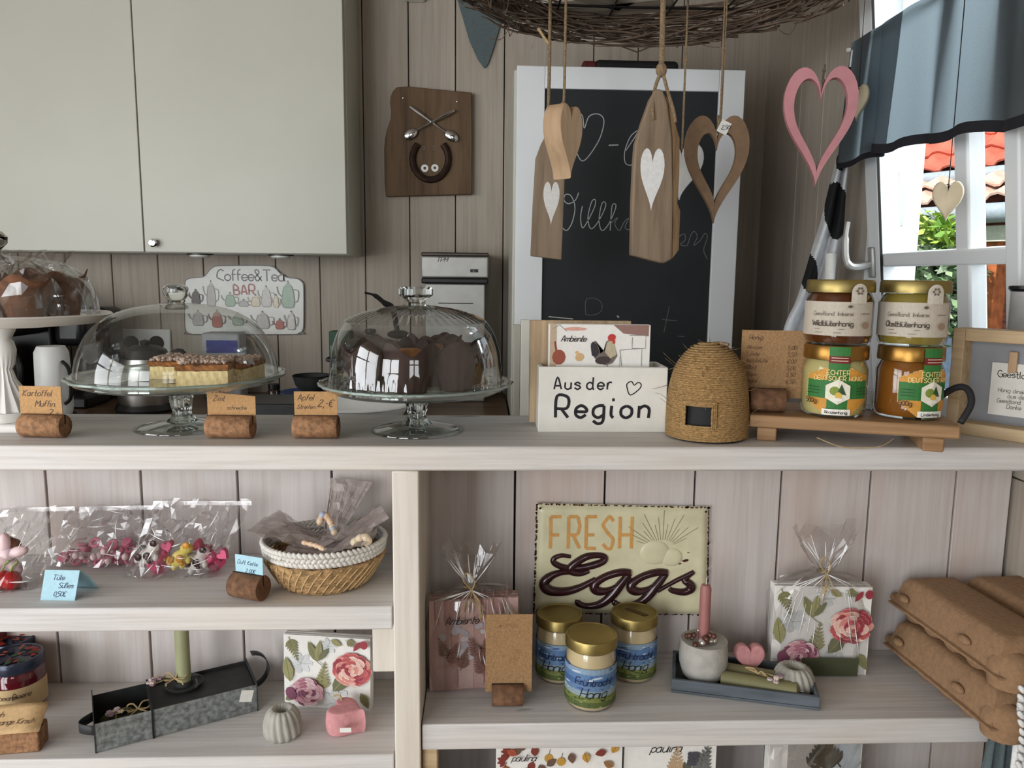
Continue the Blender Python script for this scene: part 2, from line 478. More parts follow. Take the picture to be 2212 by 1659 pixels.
SHELFP = wood('whitewashed_shelf_plank', rgb(211, 203, 199), rgb(198, 188, 183), rgb(198, 170, 152), 'Z', 110, .03, .65, .5, bump=.15)
COUNTW = wood('whitewashed_board', rgb(215, 212, 209), rgb(196, 191, 188), rgb(214, 201, 180), 'X', 150, .03, .55, .5, bump=.2)
POSTW = wood('painted_post', rgb(222, 215, 204), rgb(205, 196, 184), rgb(210, 192, 168), 'Z', 50, .05, .6, .3)
RAWWOOD = wood('raw_pine', rgb(206, 182, 146), rgb(176, 146, 106), rgb(190, 150, 100), 'X', 60, .05, .6, .3)
DARKGAP = mat('dark_gap', rgb(44, 33, 28), rough=.9)
PAINT = mat('room_paint', rgb(156, 147, 136), rough=.8, var=.04, vs=3)
FLOORM = wood('floor_boards', rgb(150, 128, 105), rgb(120, 98, 78), rgb(110, 90, 70), 'X', 40, .05, .5, .3)
WHITEL = mat('white_lacquer', rgb(198, 196, 183), rough=.38, var=.02, vs=6)
WHITEF = mat('white_frame_paint', rgb(232, 234, 234), rough=.4, var=.02, vs=6)
WHITEP = mat('white_plastic', rgb(232, 232, 228), rough=.35, var=.02)
BLACKP = mat('black_plastic', rgb(24, 23, 24), rough=.35, var=.1)
BLACKM = mat('black_matt', rgb(20, 20, 20), rough=.7, var=.1)
STEEL = mat('brushed_steel', rgb(196, 194, 190), rough=.32, metal=1, var=.06, vs=60, stretch=(1, 1, .05))
SATIN = mat('satin_steel', rgb(188, 187, 182), rough=.45, metal=.55, var=.05, vs=40)
CHROME = mat('chrome', rgb(220, 220, 222), rough=.12, metal=1, var=.03)
CHALKB = mat('chalkboard', rgb(32, 34, 36), rough=.6, var=.18, vs=7, bump=.02)
BROWNWOOD = wood('dark_weathered_wood', rgb(110, 88, 66), rgb(82, 64, 47), rgb(92, 72, 54), 'Z', 45, .08, .75, .4)
DRIFT = wood('driftwood', rgb(148, 128, 106), rgb(116, 98, 80), rgb(124, 106, 88), 'Z', 50, .08, .75, .4, knots=.06)
DRIFT_EDGE = wood('driftwood_bark_edge', rgb(170, 140, 104), rgb(92, 70, 48), rgb(120, 92, 64), 'Z', 60, .1, .85, .5, bump=.8, knots=.12)
MDF = mat('brown_mdf', rgb(132, 104, 78), rough=.7, var=.1, vs=60, bump=.1)
SOFTWOOD = wood('light_softwood', rgb(196, 164, 130), rgb(178, 146, 112), rgb(186, 150, 114), 'Z', 40, .1, .6, .3)
GREYWOOD = wood('grey_weathered_wood', rgb(168, 158, 144), rgb(120, 110, 98), rgb(140, 126, 108), 'X', 50, .05, .8, .4, bump=.5)
TWIG = mat('dry_twig', rgb(128, 108, 92), rough=.85, var=.3, vs=30, bump=.3, bs=200)
WIRE = mat('black_wire', rgb(20, 18, 17), rough=.5)
JUTE = mat('jute_rope', rgb(164, 138, 106), rough=.9, var=.25, vs=300, bump=.8, bs=500)
STRAWROPE = mat('beehive_straw_rope', rgb(200, 160, 104), rough=.9, var=.28, vs=250, bump=1.0, bs=420, stretch=(1, 1, 2.5))
PINKP = mat('pink_paint', rgb(206, 140, 144), rough=.6, var=.07, vs=40)
PINKC = mat('pink_concrete', rgb(216, 152, 154), rough=.85, var=.1, vs=120, bump=.15, bs=250)
CREAMW = mat('cream_wood', rgb(220, 204, 172), rough=.6, var=.1, vs=30)
FELT = mat('blue_grey_felt', rgb(98, 110, 112), rough=.95, var=.1, vs=200, bump=.4, bs=600)
CONCRETE = mat('concrete', rgb(188, 184, 176), rough=.9, var=.12, vs=60, bump=.3, bs=220)
CONCRETE_D = mat('grey_green_concrete', rgb(178, 175, 165), rough=.9, var=.12, vs=60, bump=.2, bs=220)
CORK = mat('cork', rgb(168, 124, 88), rough=.85, var=.28, vs=160, bump=.4, bs=300)
CORKD = mat('dark_cork', rgb(128, 92, 66), rough=.85, var=.28, vs=120, bump=.4, bs=300)
KRAFT = mat('kraft_card', rgb(194, 150, 100), rough=.8, var=.12, vs=350)
KRAFTD = mat('kraft_card_brown', rgb(166, 130, 90), rough=.8, var=.16, vs=320)
BLUECARD = mat('light_blue_card', rgb(176, 214, 226), rough=.8, var=.04, vs=200)
WHITECARD = mat('white_card', rgb(232, 230, 222), rough=.8, var=.04, vs=100)
WHITEBOX = mat('white_painted_wood', rgb(232, 229, 220), rough=.6, var=.04, vs=40, bump=.05, bs=200)
CERAMIC = mat('white_ceramic', rgb(240, 238, 232), rough=.25, var=.03, coat=.3)
GLASS = thin_glass('dome_glass', base=.05, power=2.6, edge=.75)
GLASSF = thin_glass('fluted_glass', tint=(.95, .965, .955), base=.10, power=2.2, edge=.8)
PLATEG = thin_glass('plate_glass', tint=(.93, .96, .945), base=.12, power=2.4, edge=.75)
PANE = thin_glass('window_pane', tint=(.97, .98, .98), base=.03, power=5, edge=.6)
CELLO = thin_glass('cellophane', tint=(.97, .965, .965), base=.09, power=1.8, edge=.8, rough=.06)
CELLOS = mat('organza_film', rgb(198, 184, 178), rough=.35, var=.1, vs=120, coat=.3)
CELLOS.node_tree.nodes['Principled BSDF'].inputs['Alpha'].default_value = .55
FOLD_GLINT = mat('cellophane_fold_glint', rgb(246, 246, 246), rough=.2, var=0, coat=1.0)  # white colour stands in for bright highlight lines along creased film
SOLIDG = mat('solid_clear_glass', rgb(245, 250, 248), rough=.0, var=0, trans=1.0, ior=1.48)
GOLD = mat('gold_lid', rgb(160, 142, 88), rough=.4, metal=.9, var=.06)
GOLDB = mat('bronze_lid', rgb(156, 116, 56), rough=.32, metal=.85, var=.08)
HONEYL = honey('light_honey', rgb(255, 238, 160), trl=.3)
HONEYM = honey('amber_honey', rgb(196, 122, 46))
HONEYD = honey('dark_honey', rgb(128, 70, 34))
HONEYY = honey('yellow_honey', rgb(206, 180, 84))
CREAMH = mat('creamed_honey', rgb(214, 192, 150), rough=.3, var=.06, coat=.5)
SLATE = mat('slate_blue_paint', rgb(98, 106, 113), rough=.7, var=.25, vs=50, bump=.3, bs=120, stretch=(.2, 1, 1))
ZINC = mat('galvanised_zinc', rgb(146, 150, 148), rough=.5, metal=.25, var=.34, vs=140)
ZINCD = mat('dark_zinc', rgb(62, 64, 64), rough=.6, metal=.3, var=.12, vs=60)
PULP = mat('egg_box_pulp', rgb(160, 126, 94), rough=.95, var=.12, vs=150, bump=.35, bs=400)
GREENC = mat('sage_wax', rgb(160, 162, 124), rough=.5, var=.05, sss=.2)
OLIVEC = mat('olive_wax', rgb(134, 130, 92), rough=.5, var=.08, sss=.1)
PINKW = mat('old_rose_wax', rgb(168, 112, 108), rough=.5, var=.06, sss=.1)
RAFFIA = mat('raffia', rgb(196, 170, 124), rough=.85, var=.15, vs=150)
MOSS = mat('olive_felt', rgb(84, 88, 58), rough=.95, var=.3, vs=80, bump=.4)
PETAL = mat('dried_petals', rgb(214, 196, 200), rough=.8, var=.15, vs=90)
SEAGRASS = mat('seagrass_weave', rgb(190, 152, 104), rough=.85, var=.3, vs=110, bump=.6, bs=300)
COTTON = mat('white_cotton_cord', rgb(230, 226, 218), rough=.95, var=.08, vs=150, bump=.5, bs=400)
BEAD = mat('natural_beads', rgb(222, 200, 172), rough=.5, var=.12, vs=60)
CHOC = mat('brown_muffin_paper', rgb(58, 36, 31), rough=.75, var=.2, vs=60, bump=.15)
MUFFT = mat('muffin_top', rgb(172, 112, 56), rough=.8, var=.25, vs=90, bump=.5, bs=160)
TULIP = mat('brown_tulip_paper', rgb(136, 92, 66), rough=.8, var=.2, vs=60)
CAKEY = mat('yellow_sponge', rgb(248, 222, 164), rough=.85, var=.12, vs=180, bump=.3)
CAKEB = mat('browned_crust', rgb(176, 112, 56), rough=.8, var=.3, vs=80, bump=.4)
CRUMB = mat('sugared_crumble', rgb(206, 178, 160), rough=.9, var=.25, vs=160, bump=.6)
JAMR = mat('dark_red_jam', rgb(98, 22, 34), rough=.08, var=.2, vs=30, coat=.6)
TRAYW = wood('serving_board_wood', rgb(166, 132, 96), rgb(132, 98, 66), rgb(144, 106, 70), 'X', 55, .06, .6, .4)
LEATHER = mat('black_leather', rgb(34, 33, 35), rough=.6, var=.1)
GREYC = mat('grey_backing', rgb(150, 152, 156), rough=.8, var=.06)
NAPK = mat('napkin_paper', rgb(236, 234, 228), rough=.85, var=.03, vs=120)
NAPKPINK = mat('pink_wood_napkin', rgb(196, 158, 150), rough=.8, var=.2, vs=30, stretch=(4, 1, .4))
KNIT = mat('white_knit', rgb(236, 236, 234), rough=.95, var=.1, vs=200, bump=.5)
# ------------------------------------------------------------------ room shell
YB = 2.30                                   # plank face of the back wall
XR = PY(1650, 300, YB).x                    # plank face of the right wall
XL, YF, ZT = -2.2, -1.5, 2.45
struct(MB().box(XL - .15, XR + .15, YF - .15, YB + .2, -.1, 0).build('floor', FLOORM))
struct(MB().box(XL - .15, XR + .15, YF - .15, YB + .2, ZT, ZT + .1).build('ceiling', PAINT))
def plank(parent, x0, x1, y0, y1, z0, z1, m, bev=.0018):
    c = Vector(((x0 + x1) / 2, (y0 + y1) / 2, (z0 + z1) / 2))
    o = MB().box(x0 - c.x, x1 - c.x, y0 - c.y, y1 - c.y, z0 - c.z, z1 - c.z).build('plank', m, parent, bevel=bev, seg=1)
    o.location = c
    return o
wb = struct(MB().box(XL - .15, XR + .15, YB + .019, YB + .2, 0, ZT).build('wall_back', DARKGAP))
xs = [PY(p, 600, YB).x for p in (142, 242, 342, 440, 517, 596, 691, 790, 886, 984, 1086)]
while xs[0] > XL: xs.insert(0, xs[0] - .132)
while xs[-1] < XR - .16: xs.append(xs[-1] + .128)
xs[-1] = XR + .018
for a, b in zip(xs, xs[1:]):
    plank(wb, max(a, XL) + .0013, b - .0013, YB + rnd(0, .0015), YB + .018, 0.005, ZT - .005, WALLW)
# right wall with the window opening
OY0, OY1, OZ0, OZ1 = 1.137, 1.635, 1.0, 2.0
wr = MB()
wr.box(XR + .019, XR + .095, OY1, YB + .2, 0, ZT); wr.box(XR + .019, XR + .095, YF - .15, OY0, 0, ZT)
wr.box(XR + .019, XR + .095, OY0, OY1, 0, OZ0); wr.box(XR + .019, XR + .095, OY0, OY1, OZ1, ZT)
wr = struct(wr.build('wall_right', DARKGAP))
ys = [PX(p, 20, XR).y for p in (1850, 1919, 1998)]
while ys[0] < YB - .15: ys.insert(0, ys[0] + .139)
ys[0] = YB
while ys[-1] > -.6: ys.append(ys[-1] - .139)
for a, b in zip(ys, ys[1:]):
    y1, y0 = a - .0013, b + .0013
    if y0 < OY1 and y1 > OY0:
        plank(wr, XR, XR + .018, y0, y1, .005, OZ0 - .002, WALLW); plank(wr, XR, XR + .018, y0, y1, OZ1 + .002, ZT - .005, WALLW)
        if y1 > OY1 + .004: plank(wr, XR, XR + .018, OY1 + .002, y1, OZ0, OZ1, WALLW)
        if y0 < OY0 - .004: plank(wr, XR, XR + .018, y0, OY0 - .002, OZ0, OZ1, WALLW)
    else:
        plank(wr, XR, XR + .018, y0, y1, .005, ZT - .005, WALLW)
m = MB(); m.box(XR, XR + .018, YF, ys[-1], 0, ZT); m.build('panel', PAINT, wr)
# walls behind the camera and on the left, each with a window opening
def wall_open(name, axis, pos, a0, a1, o0, o1, z0, z1, t=.15):
    m = MB()
    for (p, q, r, s_) in ((a0, o0, 0, ZT), (o1, a1, 0, ZT), (o0, o1, 0, z0), (o0, o1, z1, ZT)):
        if axis == 'Y': m.box(p, q, pos - t, pos, r, s_)
        else: m.box(pos - t, pos, p, q, r, s_)
    return struct(m.build(name, PAINT))
wf_ = MB()
for (p, q, r, s_) in ((XL - .15, -2.1, 0, ZT), (-.86, -.31, 0, ZT), (.31, XR + .15, 0, ZT), (-2.1, -.86, 0, .15), (-2.1, -.86, 2.05, ZT), (-.31, .31, 0, 1.2), (-.31, .31, 2.0, ZT)):
    wf_.box(p, q, YF - .15, YF, r, s_)
struct(wf_.build('wall_front', PAINT))
wall_open('wall_left', 'X', XL, YF - .15, YB + .2, -.95, .65, .9, 2.1)
def bar_window(name, axis, pos, o0, o1, z0, z1):
    m = MB(); w = .05
    def bx(p, q, r, s_):
        if axis == 'Y': m.box(p, q, pos - .10, pos - .05, r, s_)
        else: m.box(pos - .10, pos - .05, p, q, r, s_)
    bx(o0, o0 + w, z0, z1); bx(o1 - w, o1, z0, z1); bx(o0, o1, z0, z0 + w); bx(o0, o1, z1 - w, z1)
    mid = (o0 + o1) / 2; bx(mid - .03, mid + .03, z0, z1); zz = z0 + (z1 - z0) * .62; bx(o0, o1, zz - .02, zz + .02)
    return struct(m.build(name, WHITEL))
bar_window('door_1', 'Y', YF, -2.1, -.86, .15, 2.05)
bar_window('window_2', 'Y', YF, -.31, .31, 1.2, 2.0)
bar_window('window_3', 'X', XL, -.95, .65, .9, 2.1)
# ---- tilted casement in the right wall
win = bpy.data.objects.new('window_1', None); COL.objects.link(win); struct(win)
fr = MB()
XF = XR + .03
fr.box(XF, XF + .062, OY1 - .03, OY1, OZ0, OZ1); fr.box(XF, XF + .062, OY0, OY0 + .03, OZ0, OZ1)
fr.box(XF, XF + .062, OY0, OY1, OZ0, OZ0 + .05); fr.box(XF, XF + .062, OY0, OY1, OZ1 - .05, OZ1)
fr.build('window_frame', WHITEF, win, bevel=.003)
rv = MB()
rv.box(XR - .004, XF, OY1 - .012, OY1 + .0, OZ0, OZ1); rv.box(XR - .004, XF, OY0, OY0 + .012, OZ0, OZ1); rv.box(XR - .02, XF, OY0, OY1, OZ0 - .02, OZ0 + .004); rv.box(XR - .004, XF, OY0, OY1, OZ1 - .012, OZ1)
rv.build('reveal', WHITEF, win)
SY1 = OY1 - .016; SY0 = OY0 + .016
pa, pb = PY(1866, 350, SY1), PY(1876, 628, SY1)
tilt = math.atan2(pb.x - pa.x, pa.z - pb.z)
sash = bpy.data.objects.new('sash', None); COL.objects.link(sash); sash.parent = win
sz0 = OZ0 + .03
sash.location = (pb.x + math.tan(tilt) * (pb.z - sz0), 0, sz0)
sash.rotation_euler = (0, -tilt, 0)
SH = .93
def sash_bar(name, y0, y1, z0, z1, x0=0.0, x1=.045, mt=None, bev=.004):
    return MB().box(x0, x1, y0, y1, z0, z1).build(name, mt or WHITEF, sash, bevel=bev)
sash_bar('stile', SY1 - .052, SY1, 0, SH); sash_bar('stile', SY0, SY0 + .034, 0, SH)
sash_bar('rail', SY0 + .034, SY1 - .052, 0, .06); sash_bar('rail', SY0 + .034, SY1 - .052, SH - .06, SH)
ym = PX(2040, 552, XR - .03).y
zm0, zm1 = PX(2040, 571, XR - .03).z - sz0, PX(2040, 536, XR - .03).z - sz0
sash_bar('glazing_bar', ym - .019, ym + .019, .06, SH - .06, .008, .04)
sash_bar('glazing_bar', SY0 + .034, SY1 - .052, zm0, zm1, .004, .04)
sl = MB()
for k in (.0535, .0585): sl.box(-.0006, .002, SY1 - k - .0012, SY1 - k, .03, SH - .03)
sl.build('rubber_seal', BLACKM, sash)
pn = MB()
for (y0, y1) in ((SY0 + .03, ym - .016), (ym + .016, SY1 - .05)):
    for (z0, z1) in ((.055, zm0 + .004), (zm1 - .004, SH - .055)):
        MB().box(.020, .0225, y0, y1, z0, z1).build('pane', PANE, sash, smooth=0)
hd = PX(1866, 565, PY(1870, 565, SY1).x)
hz = hd.z - sz0
h = MB(); h.box(-.008, 0, SY1 - .036, SY1 - .014, hz - .032, hz + .032); h.build('handle_plate', SATIN, sash, bevel=.004)
h = MB(); yy = SY1 - .025
h.tube(catmull([(-.006, yy, hz - .004), (-.035, yy, hz - .006), (-.052, yy, hz + .0), (-.058, yy, hz + .02), (-.056, yy, hz + .06), (-.05, yy, hz + .088)], 5), [.008] * 12 + [.007] * 8 + [.005] * 6, 8)
h.build('lever_handle', SATIN, sash)
sp = MB(); q = PY(1934, 430, OY1 - .032)
sp.box(XF + .008, XF + .026, OY1 - .0325, OY1 - .0295, q.z - .055, q.z + .055)
sp.build('strike_plate', SATIN, win, bevel=.001)
# ------------------------------------------------------------------ shop counter with shelves
YC0, YC1 = .92, 1.135
ZC = PY(1106, 965, YC0).z
zcb = PY(1106, 1018, YC0).z
ct = MB().box(-1.35, XR - .004, YC0, YC1, zcb, ZC).build('counter_top', COUNTW, bevel=.003)
tag(ct, 'long whitewashed wooden counter top carrying the cake stands and honey', 'counter')
su = thing('shelf_unit', 'whitewashed plank shelf unit built in under the counter top', 'shelf unit', (0, 0, 0))
YS = 1.118
bk = MB().box(-1.35, XR - .004, YS + .0125, YS + .017, .02, zcb - .0005).build('back_board', DARKGAP, su)
bx = [PY(p, 1020, YS).x for p in (97, 303, 512, 716)]
bx = [bx[0] - .28, bx[0] - .14] + bx + [PY(880, 1020, YS).x] + [PY(p, 1020, YS).x for p in (1113, 1308, 1503, 1690, 1883, 2068)]
bx.append(XR - .006)
while bx[0] > -1.2: bx.insert(0, bx[0] - .139)
for a, b in zip(bx, bx[1:]):
    plank(su, a + .0016, b - .0016, YS, YS + .012, .022, zcb - .001, SHELFP, .001)
x0p, x1p = PY(850, 1300, .925).x, PY(907, 1300, .925).x
def shelf(x0, x1, z0, z1, y0=.928):
    return MB().box(x0, x1, y0, YS - .0005, z0, z1).build('shelf', COUNTW, su, bevel=.002)
post = MB().box(x0p, x1p, .922, YS - .0005, .02, zcb - .0003).build('post', POSTW, su, bevel=.002)
MB().box(-1.35, -1.318, .922, YS - .0005, .02, zcb - .0003).build('post', POSTW, su, bevel=.002)
Z1 = PY(425, 1311, .93).z; Z1b = PY(425, 1362, .93).z
Z2 = PY(425, 1634, .93).z; Z2b = Z2 - .034
Z3 = PY(1500, 1557, .93).z; Z3b = PY(1500, 1611, .93).z
Z4 = Z3b - .172
shelf(-1.318, x0p - .002, Z1b, Z1); shelf(-1.318, x0p - .002, Z2b, Z2)
shelf(x1p + .001, XR - .006, Z3b, Z3); shelf(x1p + .001, XR - .006, Z4 - .034, Z4); shelf(-1.318, x0p - .002, Z2b - .23, Z2b - .196)
# small support blocks
c = PY(829, 1405, YS - .04)
MB().box(PY(808, 1400, 1.0).x, x0p - .001, .985, 1.02, PY(830, 1452, .985).z, Z1b - .0005).build('support_block', POSTW, su, bevel=.002)
MB().box(x1p + .001, PY(945, 1640, .93).x, .934, .966, Z4 + .0005, Z3b - .0005).build('support_block', RAWWOOD, su, bevel=.002)
# ------------------------------------------------------------------ kitchen behind the counter
ZW = 1.30 - (1.30 - PY(640, 850, 2.27).z)
kw = MB().box(XL + .01, PY(1095, 800, 2.1).x, 1.68, YB - .002, ZW - .038, ZW).build('kitchen_worktop', wood('brown_worktop', rgb(120, 96, 74), rgb(92, 72, 54), rgb(100, 76, 54), 'X', 40, .06, .4, .3), bevel=.004)
tag(kw, 'brown kitchen worktop running along the back wall behind the counter', 'worktop')
kb = thing('base_cabinet', 'white kitchen base cabinet standing under the brown worktop', 'cabinet', (0, 0, 0))
kx0, kx1 = XL + .02, PY(1095, 800, 2.1).x - .02
MB().box(kx0, kx1, 1.74, YB - .004, .08, ZW - .039).build('body', WHITEL, kb)
MB().box(kx0, kx1, 1.78, YB - .01, 0.001, .08).build('plinth', BLACKM, kb)
nd = 4
for i in range(nd):
    a = kx0 + (kx1 - kx0) * i / nd; b_ = kx0 + (kx1 - kx0) * (i + 1) / nd
    d_ = MB().box(a + .003, b_ - .003, 1.72, 1.739, .09, ZW - .045).build('door', WHITEL, kb, bevel=.002)
    MB().box((a + b_) / 2 - .06, (a + b_) / 2 + .06, 1.706, 1.72, ZW - .09, ZW - .08).build('handle', STEEL, d_)
# wall cabinet
YCF = 2.075
wc = thing('wall_cabinet', 'white wall cabinet with two flat doors above the coffee sign', 'cabinet', (0, 0, 0))
cz = PY(500, 548, YCF).z
cx1 = PY(752, 520, YCF).x; cxs = PY(312, 540, YCF).x
MB().box(-1.75, cx1, YCF + .019, YB - .002, cz, ZT - .05).build('body', WHITEL, wc, bevel=.0015)
for a, b_ in ((-1.75, cxs - .0015), (cxs + .0015, cx1 - .004)):
    d_ = MB().box(a, b_, YCF, YCF + .018, cz + .002, ZT - .05).build('door', WHITEL, wc, bevel=.0015)
    if a > -1.5:
        k = PY(335, 525, YCF)
        kn = MB().lathe([(.004, 0), (.004, .006), (.009, .010), (.011, .016), (.008, .021), (.0001, .022)], 14, M=Matrix.Translation((k.x, YCF, k.z)) @ Matrix.Rotation(math.radians(90), 4, 'X'))
        kn.build('knob', CHROME, d_)
for i, p in enumerate((432, 607)):
    q = PY(p, 549, 2.13)
    t = thing('under_cabinet_lamp', ['small round steel lamp under the wall cabinet above the glass dome knob', 'small round steel lamp under the wall cabinet above the coffee sign'][i], 'lamp', (q.x, 2.13, cz), 0, 'lamps under the wall cabinet')
    MB().lathe([(.030, -.003), (.034, -.003), (.034, -.0002), (.001, -.0002)], 24).build('rim', BLACKP, t)
    MB().lathe([(.001, -.010), (.022, -.010), (.026, -.007), (.026, -.003), (.001, -.003)], 24).build('lens', mat('lamp_lens', rgb(230, 228, 220), rough=.3), t)
# chalkboard cabinet (tall white, black panel)
YK = 1.90
cb = thing('chalkboard_cabinet', 'tall white cabinet whose front is a black chalkboard in a white frame', 'cabinet', (0, 0, 0))
def kp(px, py, d=0): return PY(px, py, YK - d)
xl, xr_ = kp(1114, 420).x, kp(1598, 420).x
ztop = kp(1360, 146).z
MB().box(xl - .006, xr_, YK + .022, YB - .003, .002, ztop - .004).build('body', WHITEL, cb, bevel=.003)
xi0, xi1 = kp(1176, 300).x, kp(1549, 300).x
zi = kp(1360, 194).z
f = MB()
f.box(xl, xi0, YK, YK + .022, .1, ztop); f.box(xi1, xr_, YK, YK + .022, .1, ztop); f.box(xi0, xi1, YK, YK + .022, zi, ztop); f.box(xi0, xi1, YK, YK + .022, .1, .2)
f.build('door_frame', WHITEF, cb, bevel=.002)
MB().box(xi0 - .002, xi1 + .002, YK + .008, YK + .018, .195, zi + .002).build('chalk_panel', CHALKB, cb)
pr = Print(lambda u, v, h: (u, YK + .008 - h, v), .0003, .00001)
ck = rgb(176, 178, 176); ckf = rgb(96, 98, 98)
def kk(pts): return [(kp(x, y, -.008).x, kp(x, y, -.008).z) for x, y in pts]
def cl(pts, w=.0022, c=ck, sm=True): pr.line(catmull(kk(pts), 5) if sm else kk(pts), w, c)
cl([(1236, 252), (1244, 244), (1258, 250), (1262, 277), (1272, 252), (1290, 246), (1303, 255), (1303, 275), (1290, 310), (1259, 348), (1240, 315), (1236, 300)])
cl([(1315, 314), (1336, 313)], .003, sm=False)
cl([(1352, 325), (1372, 295), (1378, 282), (1362, 295), (1350, 325), (1350, 350), (1360, 357), (1372, 352)])
pr.build('chalk_heart', cb); pr = Print(lambda u, v, h: (u, YK + .008 - h, v), .0003, .00001)
cl([(1250, 416), (1243, 432), (1228, 440), (1218, 432), (1222, 420), (1234, 424), (1242, 448), (1236, 480), (1224, 498), (1213, 490)])
cl([(1258, 445), (1254, 470), (1258, 492), (1268, 480), (1284, 448), (1286, 432), (1278, 436), (1270, 470), (1276, 494), (1290, 482), (1306, 452), (1308, 438), (1300, 440), (1294, 475), (1300, 498), (1314, 485), (1328, 455), (1330, 442), (1322, 446), (1318, 498)])
cl([(1320, 482), (1334, 470), (1328, 484), (1338, 498), (1348, 480), (1358, 472), (1350, 492), (1362, 495), (1378, 478), (1390, 482), (1384, 498), (1396, 492)], .0018, rgb(120, 122, 122))
pr.build('chalk_word', cb); pr = Print(lambda u, v, h: (u, YK + .008 - h, v), .0003, .00001)
cl([(1466, 512), (1478, 505), (1480, 518), (1470, 528), (1484, 530), (1492, 508), (1500, 500), (1506, 512), (1498, 530), (1512, 520), (1522, 505), (1528, 512), (1520, 540), (1528, 560)], .0018, rgb(110, 112, 112))
pr.build('chalk_word', cb); pr = Print(lambda u, v, h: (u, YK + .008 - h, v), .0003, .00001)
cl([(1265, 680), (1266, 648), (1286, 645), (1300, 656), (1298, 672), (1284, 680), (1266, 680)], .0016, ckf)
pr.build('chalk_letter', cb); pr = Print(lambda u, v, h: (u, YK + .008 - h, v), .0003, .00001); cl([(1185, 684), (1238, 689)], .0026, ck, False); pr.build('chalk_dash', cb); pr = Print(lambda u, v, h: (u, YK + .008 - h, v), .0003, .00001); cl([(1333, 682), (1337, 686)], .004, ck, False)
pr.build('chalk_letter', cb); pr = Print(lambda u, v, h: (u, YK + .008 - h, v), .0003, .00001)
cl([(1446, 661), (1434, 718)], .0018, ckf, False); cl([(1430, 690), (1462, 693)], .002, ckf, False); pr.build('chalk_plus', cb); pr = Print(lambda u, v, h: (u, YK + .008 - h, v), .0003, .00001); cl([(1463, 726), (1478, 727)], .002, ckf, False)
pr.build('chalk_writing', cb)
# dark case on top
a = kp(1258, 137, -.05); b_ = kp(1466, 137, -.05)
dc = thing('flat_case', 'flat black case with a red end lying on top of the chalkboard cabinet', 'case', ((a.x + b_.x) / 2, YK + .1, ztop - .004))
hw = (b_.x - a.x) / 2
MB().box(-hw + .03, hw, -.06, .1, 0.0005, .034).build('body', BLACKM, dc, bevel=.012, seg=3)
MB().box(-hw, -hw + .035, -.058, .098, 0.0005, .03).build('end_cap', mat('dark_red_plastic', rgb(96, 30, 28), rough=.5), dc, bevel=.006)
# cream board leaning beside the chalkboard cabinet
q0, q1 = PY(1109, 690, 1.83), PY(1144, 690, 1.83)
cp = thing('cream_panel', 'narrow cream white upright panel in front of the chalkboard cabinet edge', 'panel', ((q0.x + q1.x) / 2, 1.83, 0))
w_ = (q1.x - q0.x) / 2
MB().box(-w_ * .1, w_, -.012, .018, .001, q0.z).build('board', mat('cream_lacquer', rgb(234, 230, 216), rough=.4, var=.03), cp, bevel=.003)
MB().box(-w_, -w_ * .12, -.004, .018, .001, q0.z - .012).build('edge_strip', WHITEL, cp, bevel=.002)
# steel dispenser on the wall
YD = 2.13
def dp(px, py): return PY(px, py, YD)
A, B_ = dp(910, 548), dp(1055, 548)
ds = thing('towel_dispenser', 'brushed steel dispenser with a black band hanging on the plank wall', 'dispenser', ((A.x + B_.x) / 2, YB - .001, dp(980, 868).z))
w_ = (B_.x - A.x) / 2; H_ = dp(980, 545).z - dp(980, 868).z; zf = lambda py: dp(980, py).z - dp(980, 868).z
dy = YD - YB
MB().box(-w_, w_, dy, 0, zf(600), zf(554)).build('head', SATIN, ds, bevel=.004)
MB().box(-w_ - .001, w_ + .001, dy + .004, 0, zf(554) + .0003, zf(545)).build('lid', mat('dark_steel', rgb(92, 84, 78), rough=.4, metal=.6), ds, bevel=.004)
MB().box(-w_, w_, dy - .004, 0, zf(613), zf(600) - .0003).build('black_band', BLACKP, ds, bevel=.004)
MB().box(-w_ * .9, w_ * .9, dy + .006, 0, 0, zf(613) - .0003).build('body', SATIN, ds, bevel=.003)
MB().box(-w_ * .5, w_ * .55, dy + .004, dy + .0058, zf(656), zf(654.5)).build('slot', BLACKM, ds)
MB().box(w_ * .46, w_ * .70, dy - .001, dy + .001, zf(588), zf(581)).build('display', BLACKP, ds)
pr = Print(lambda u, v, h: (u, dy - .0012 - h, v)); pr.text('0', w_ * .55, zf(586.5), .004, .0007, rgb(190, 220, 220))
pr.text('TPM', -w_ * .55, zf(566), .012, .0012, rgb(70, 66, 62), .3)
pr.build('lettering', ds)
# enamel coffee sign
YG = YB - .004
def g2(px, py): p = PY(px, py, YG); return (p.x, p.z)
out = [(400, 622), (402, 606), (412, 601), (440, 598), (452, 585), (462, 577), (478, 574), (578, 574), (594, 579), (606, 591), (622, 600), (642, 602), (653, 610), (656, 622), (656, 705), (652, 716), (640, 722), (418, 722), (404, 716), (400, 702)]
o2 = [g2(*p) for p in out]
gc = g2(528, 722)
sg = thing('coffee_sign', 'white enamel sign reading Coffee and Tea BAR with painted pots on the plank wall', 'sign', (gc[0], YG, gc[1]))
lo = lambda px, py: (g2(px, py)[0] - gc[0], g2(px, py)[1] - gc[1])
oo = [lo(*p) for p in out]
MB().prism(oo, -.002, .003).build('plate', mat('white_enamel', rgb(222, 222, 214), rough=.3, var=.05), sg)
pr = Print(lambda u, v, h: (u, -.002 - h, v))
dk = rgb(50, 36, 32)
pr.line(catmull(oo, 3, True), .0022, dk, True)
S = (lo(500, 600)[0] - lo(499, 600)[0])
x, y = lo(470, 606); pr.text('Coffee&Tea', x, y, S * 24, S * 2.6, dk, 0, .12)
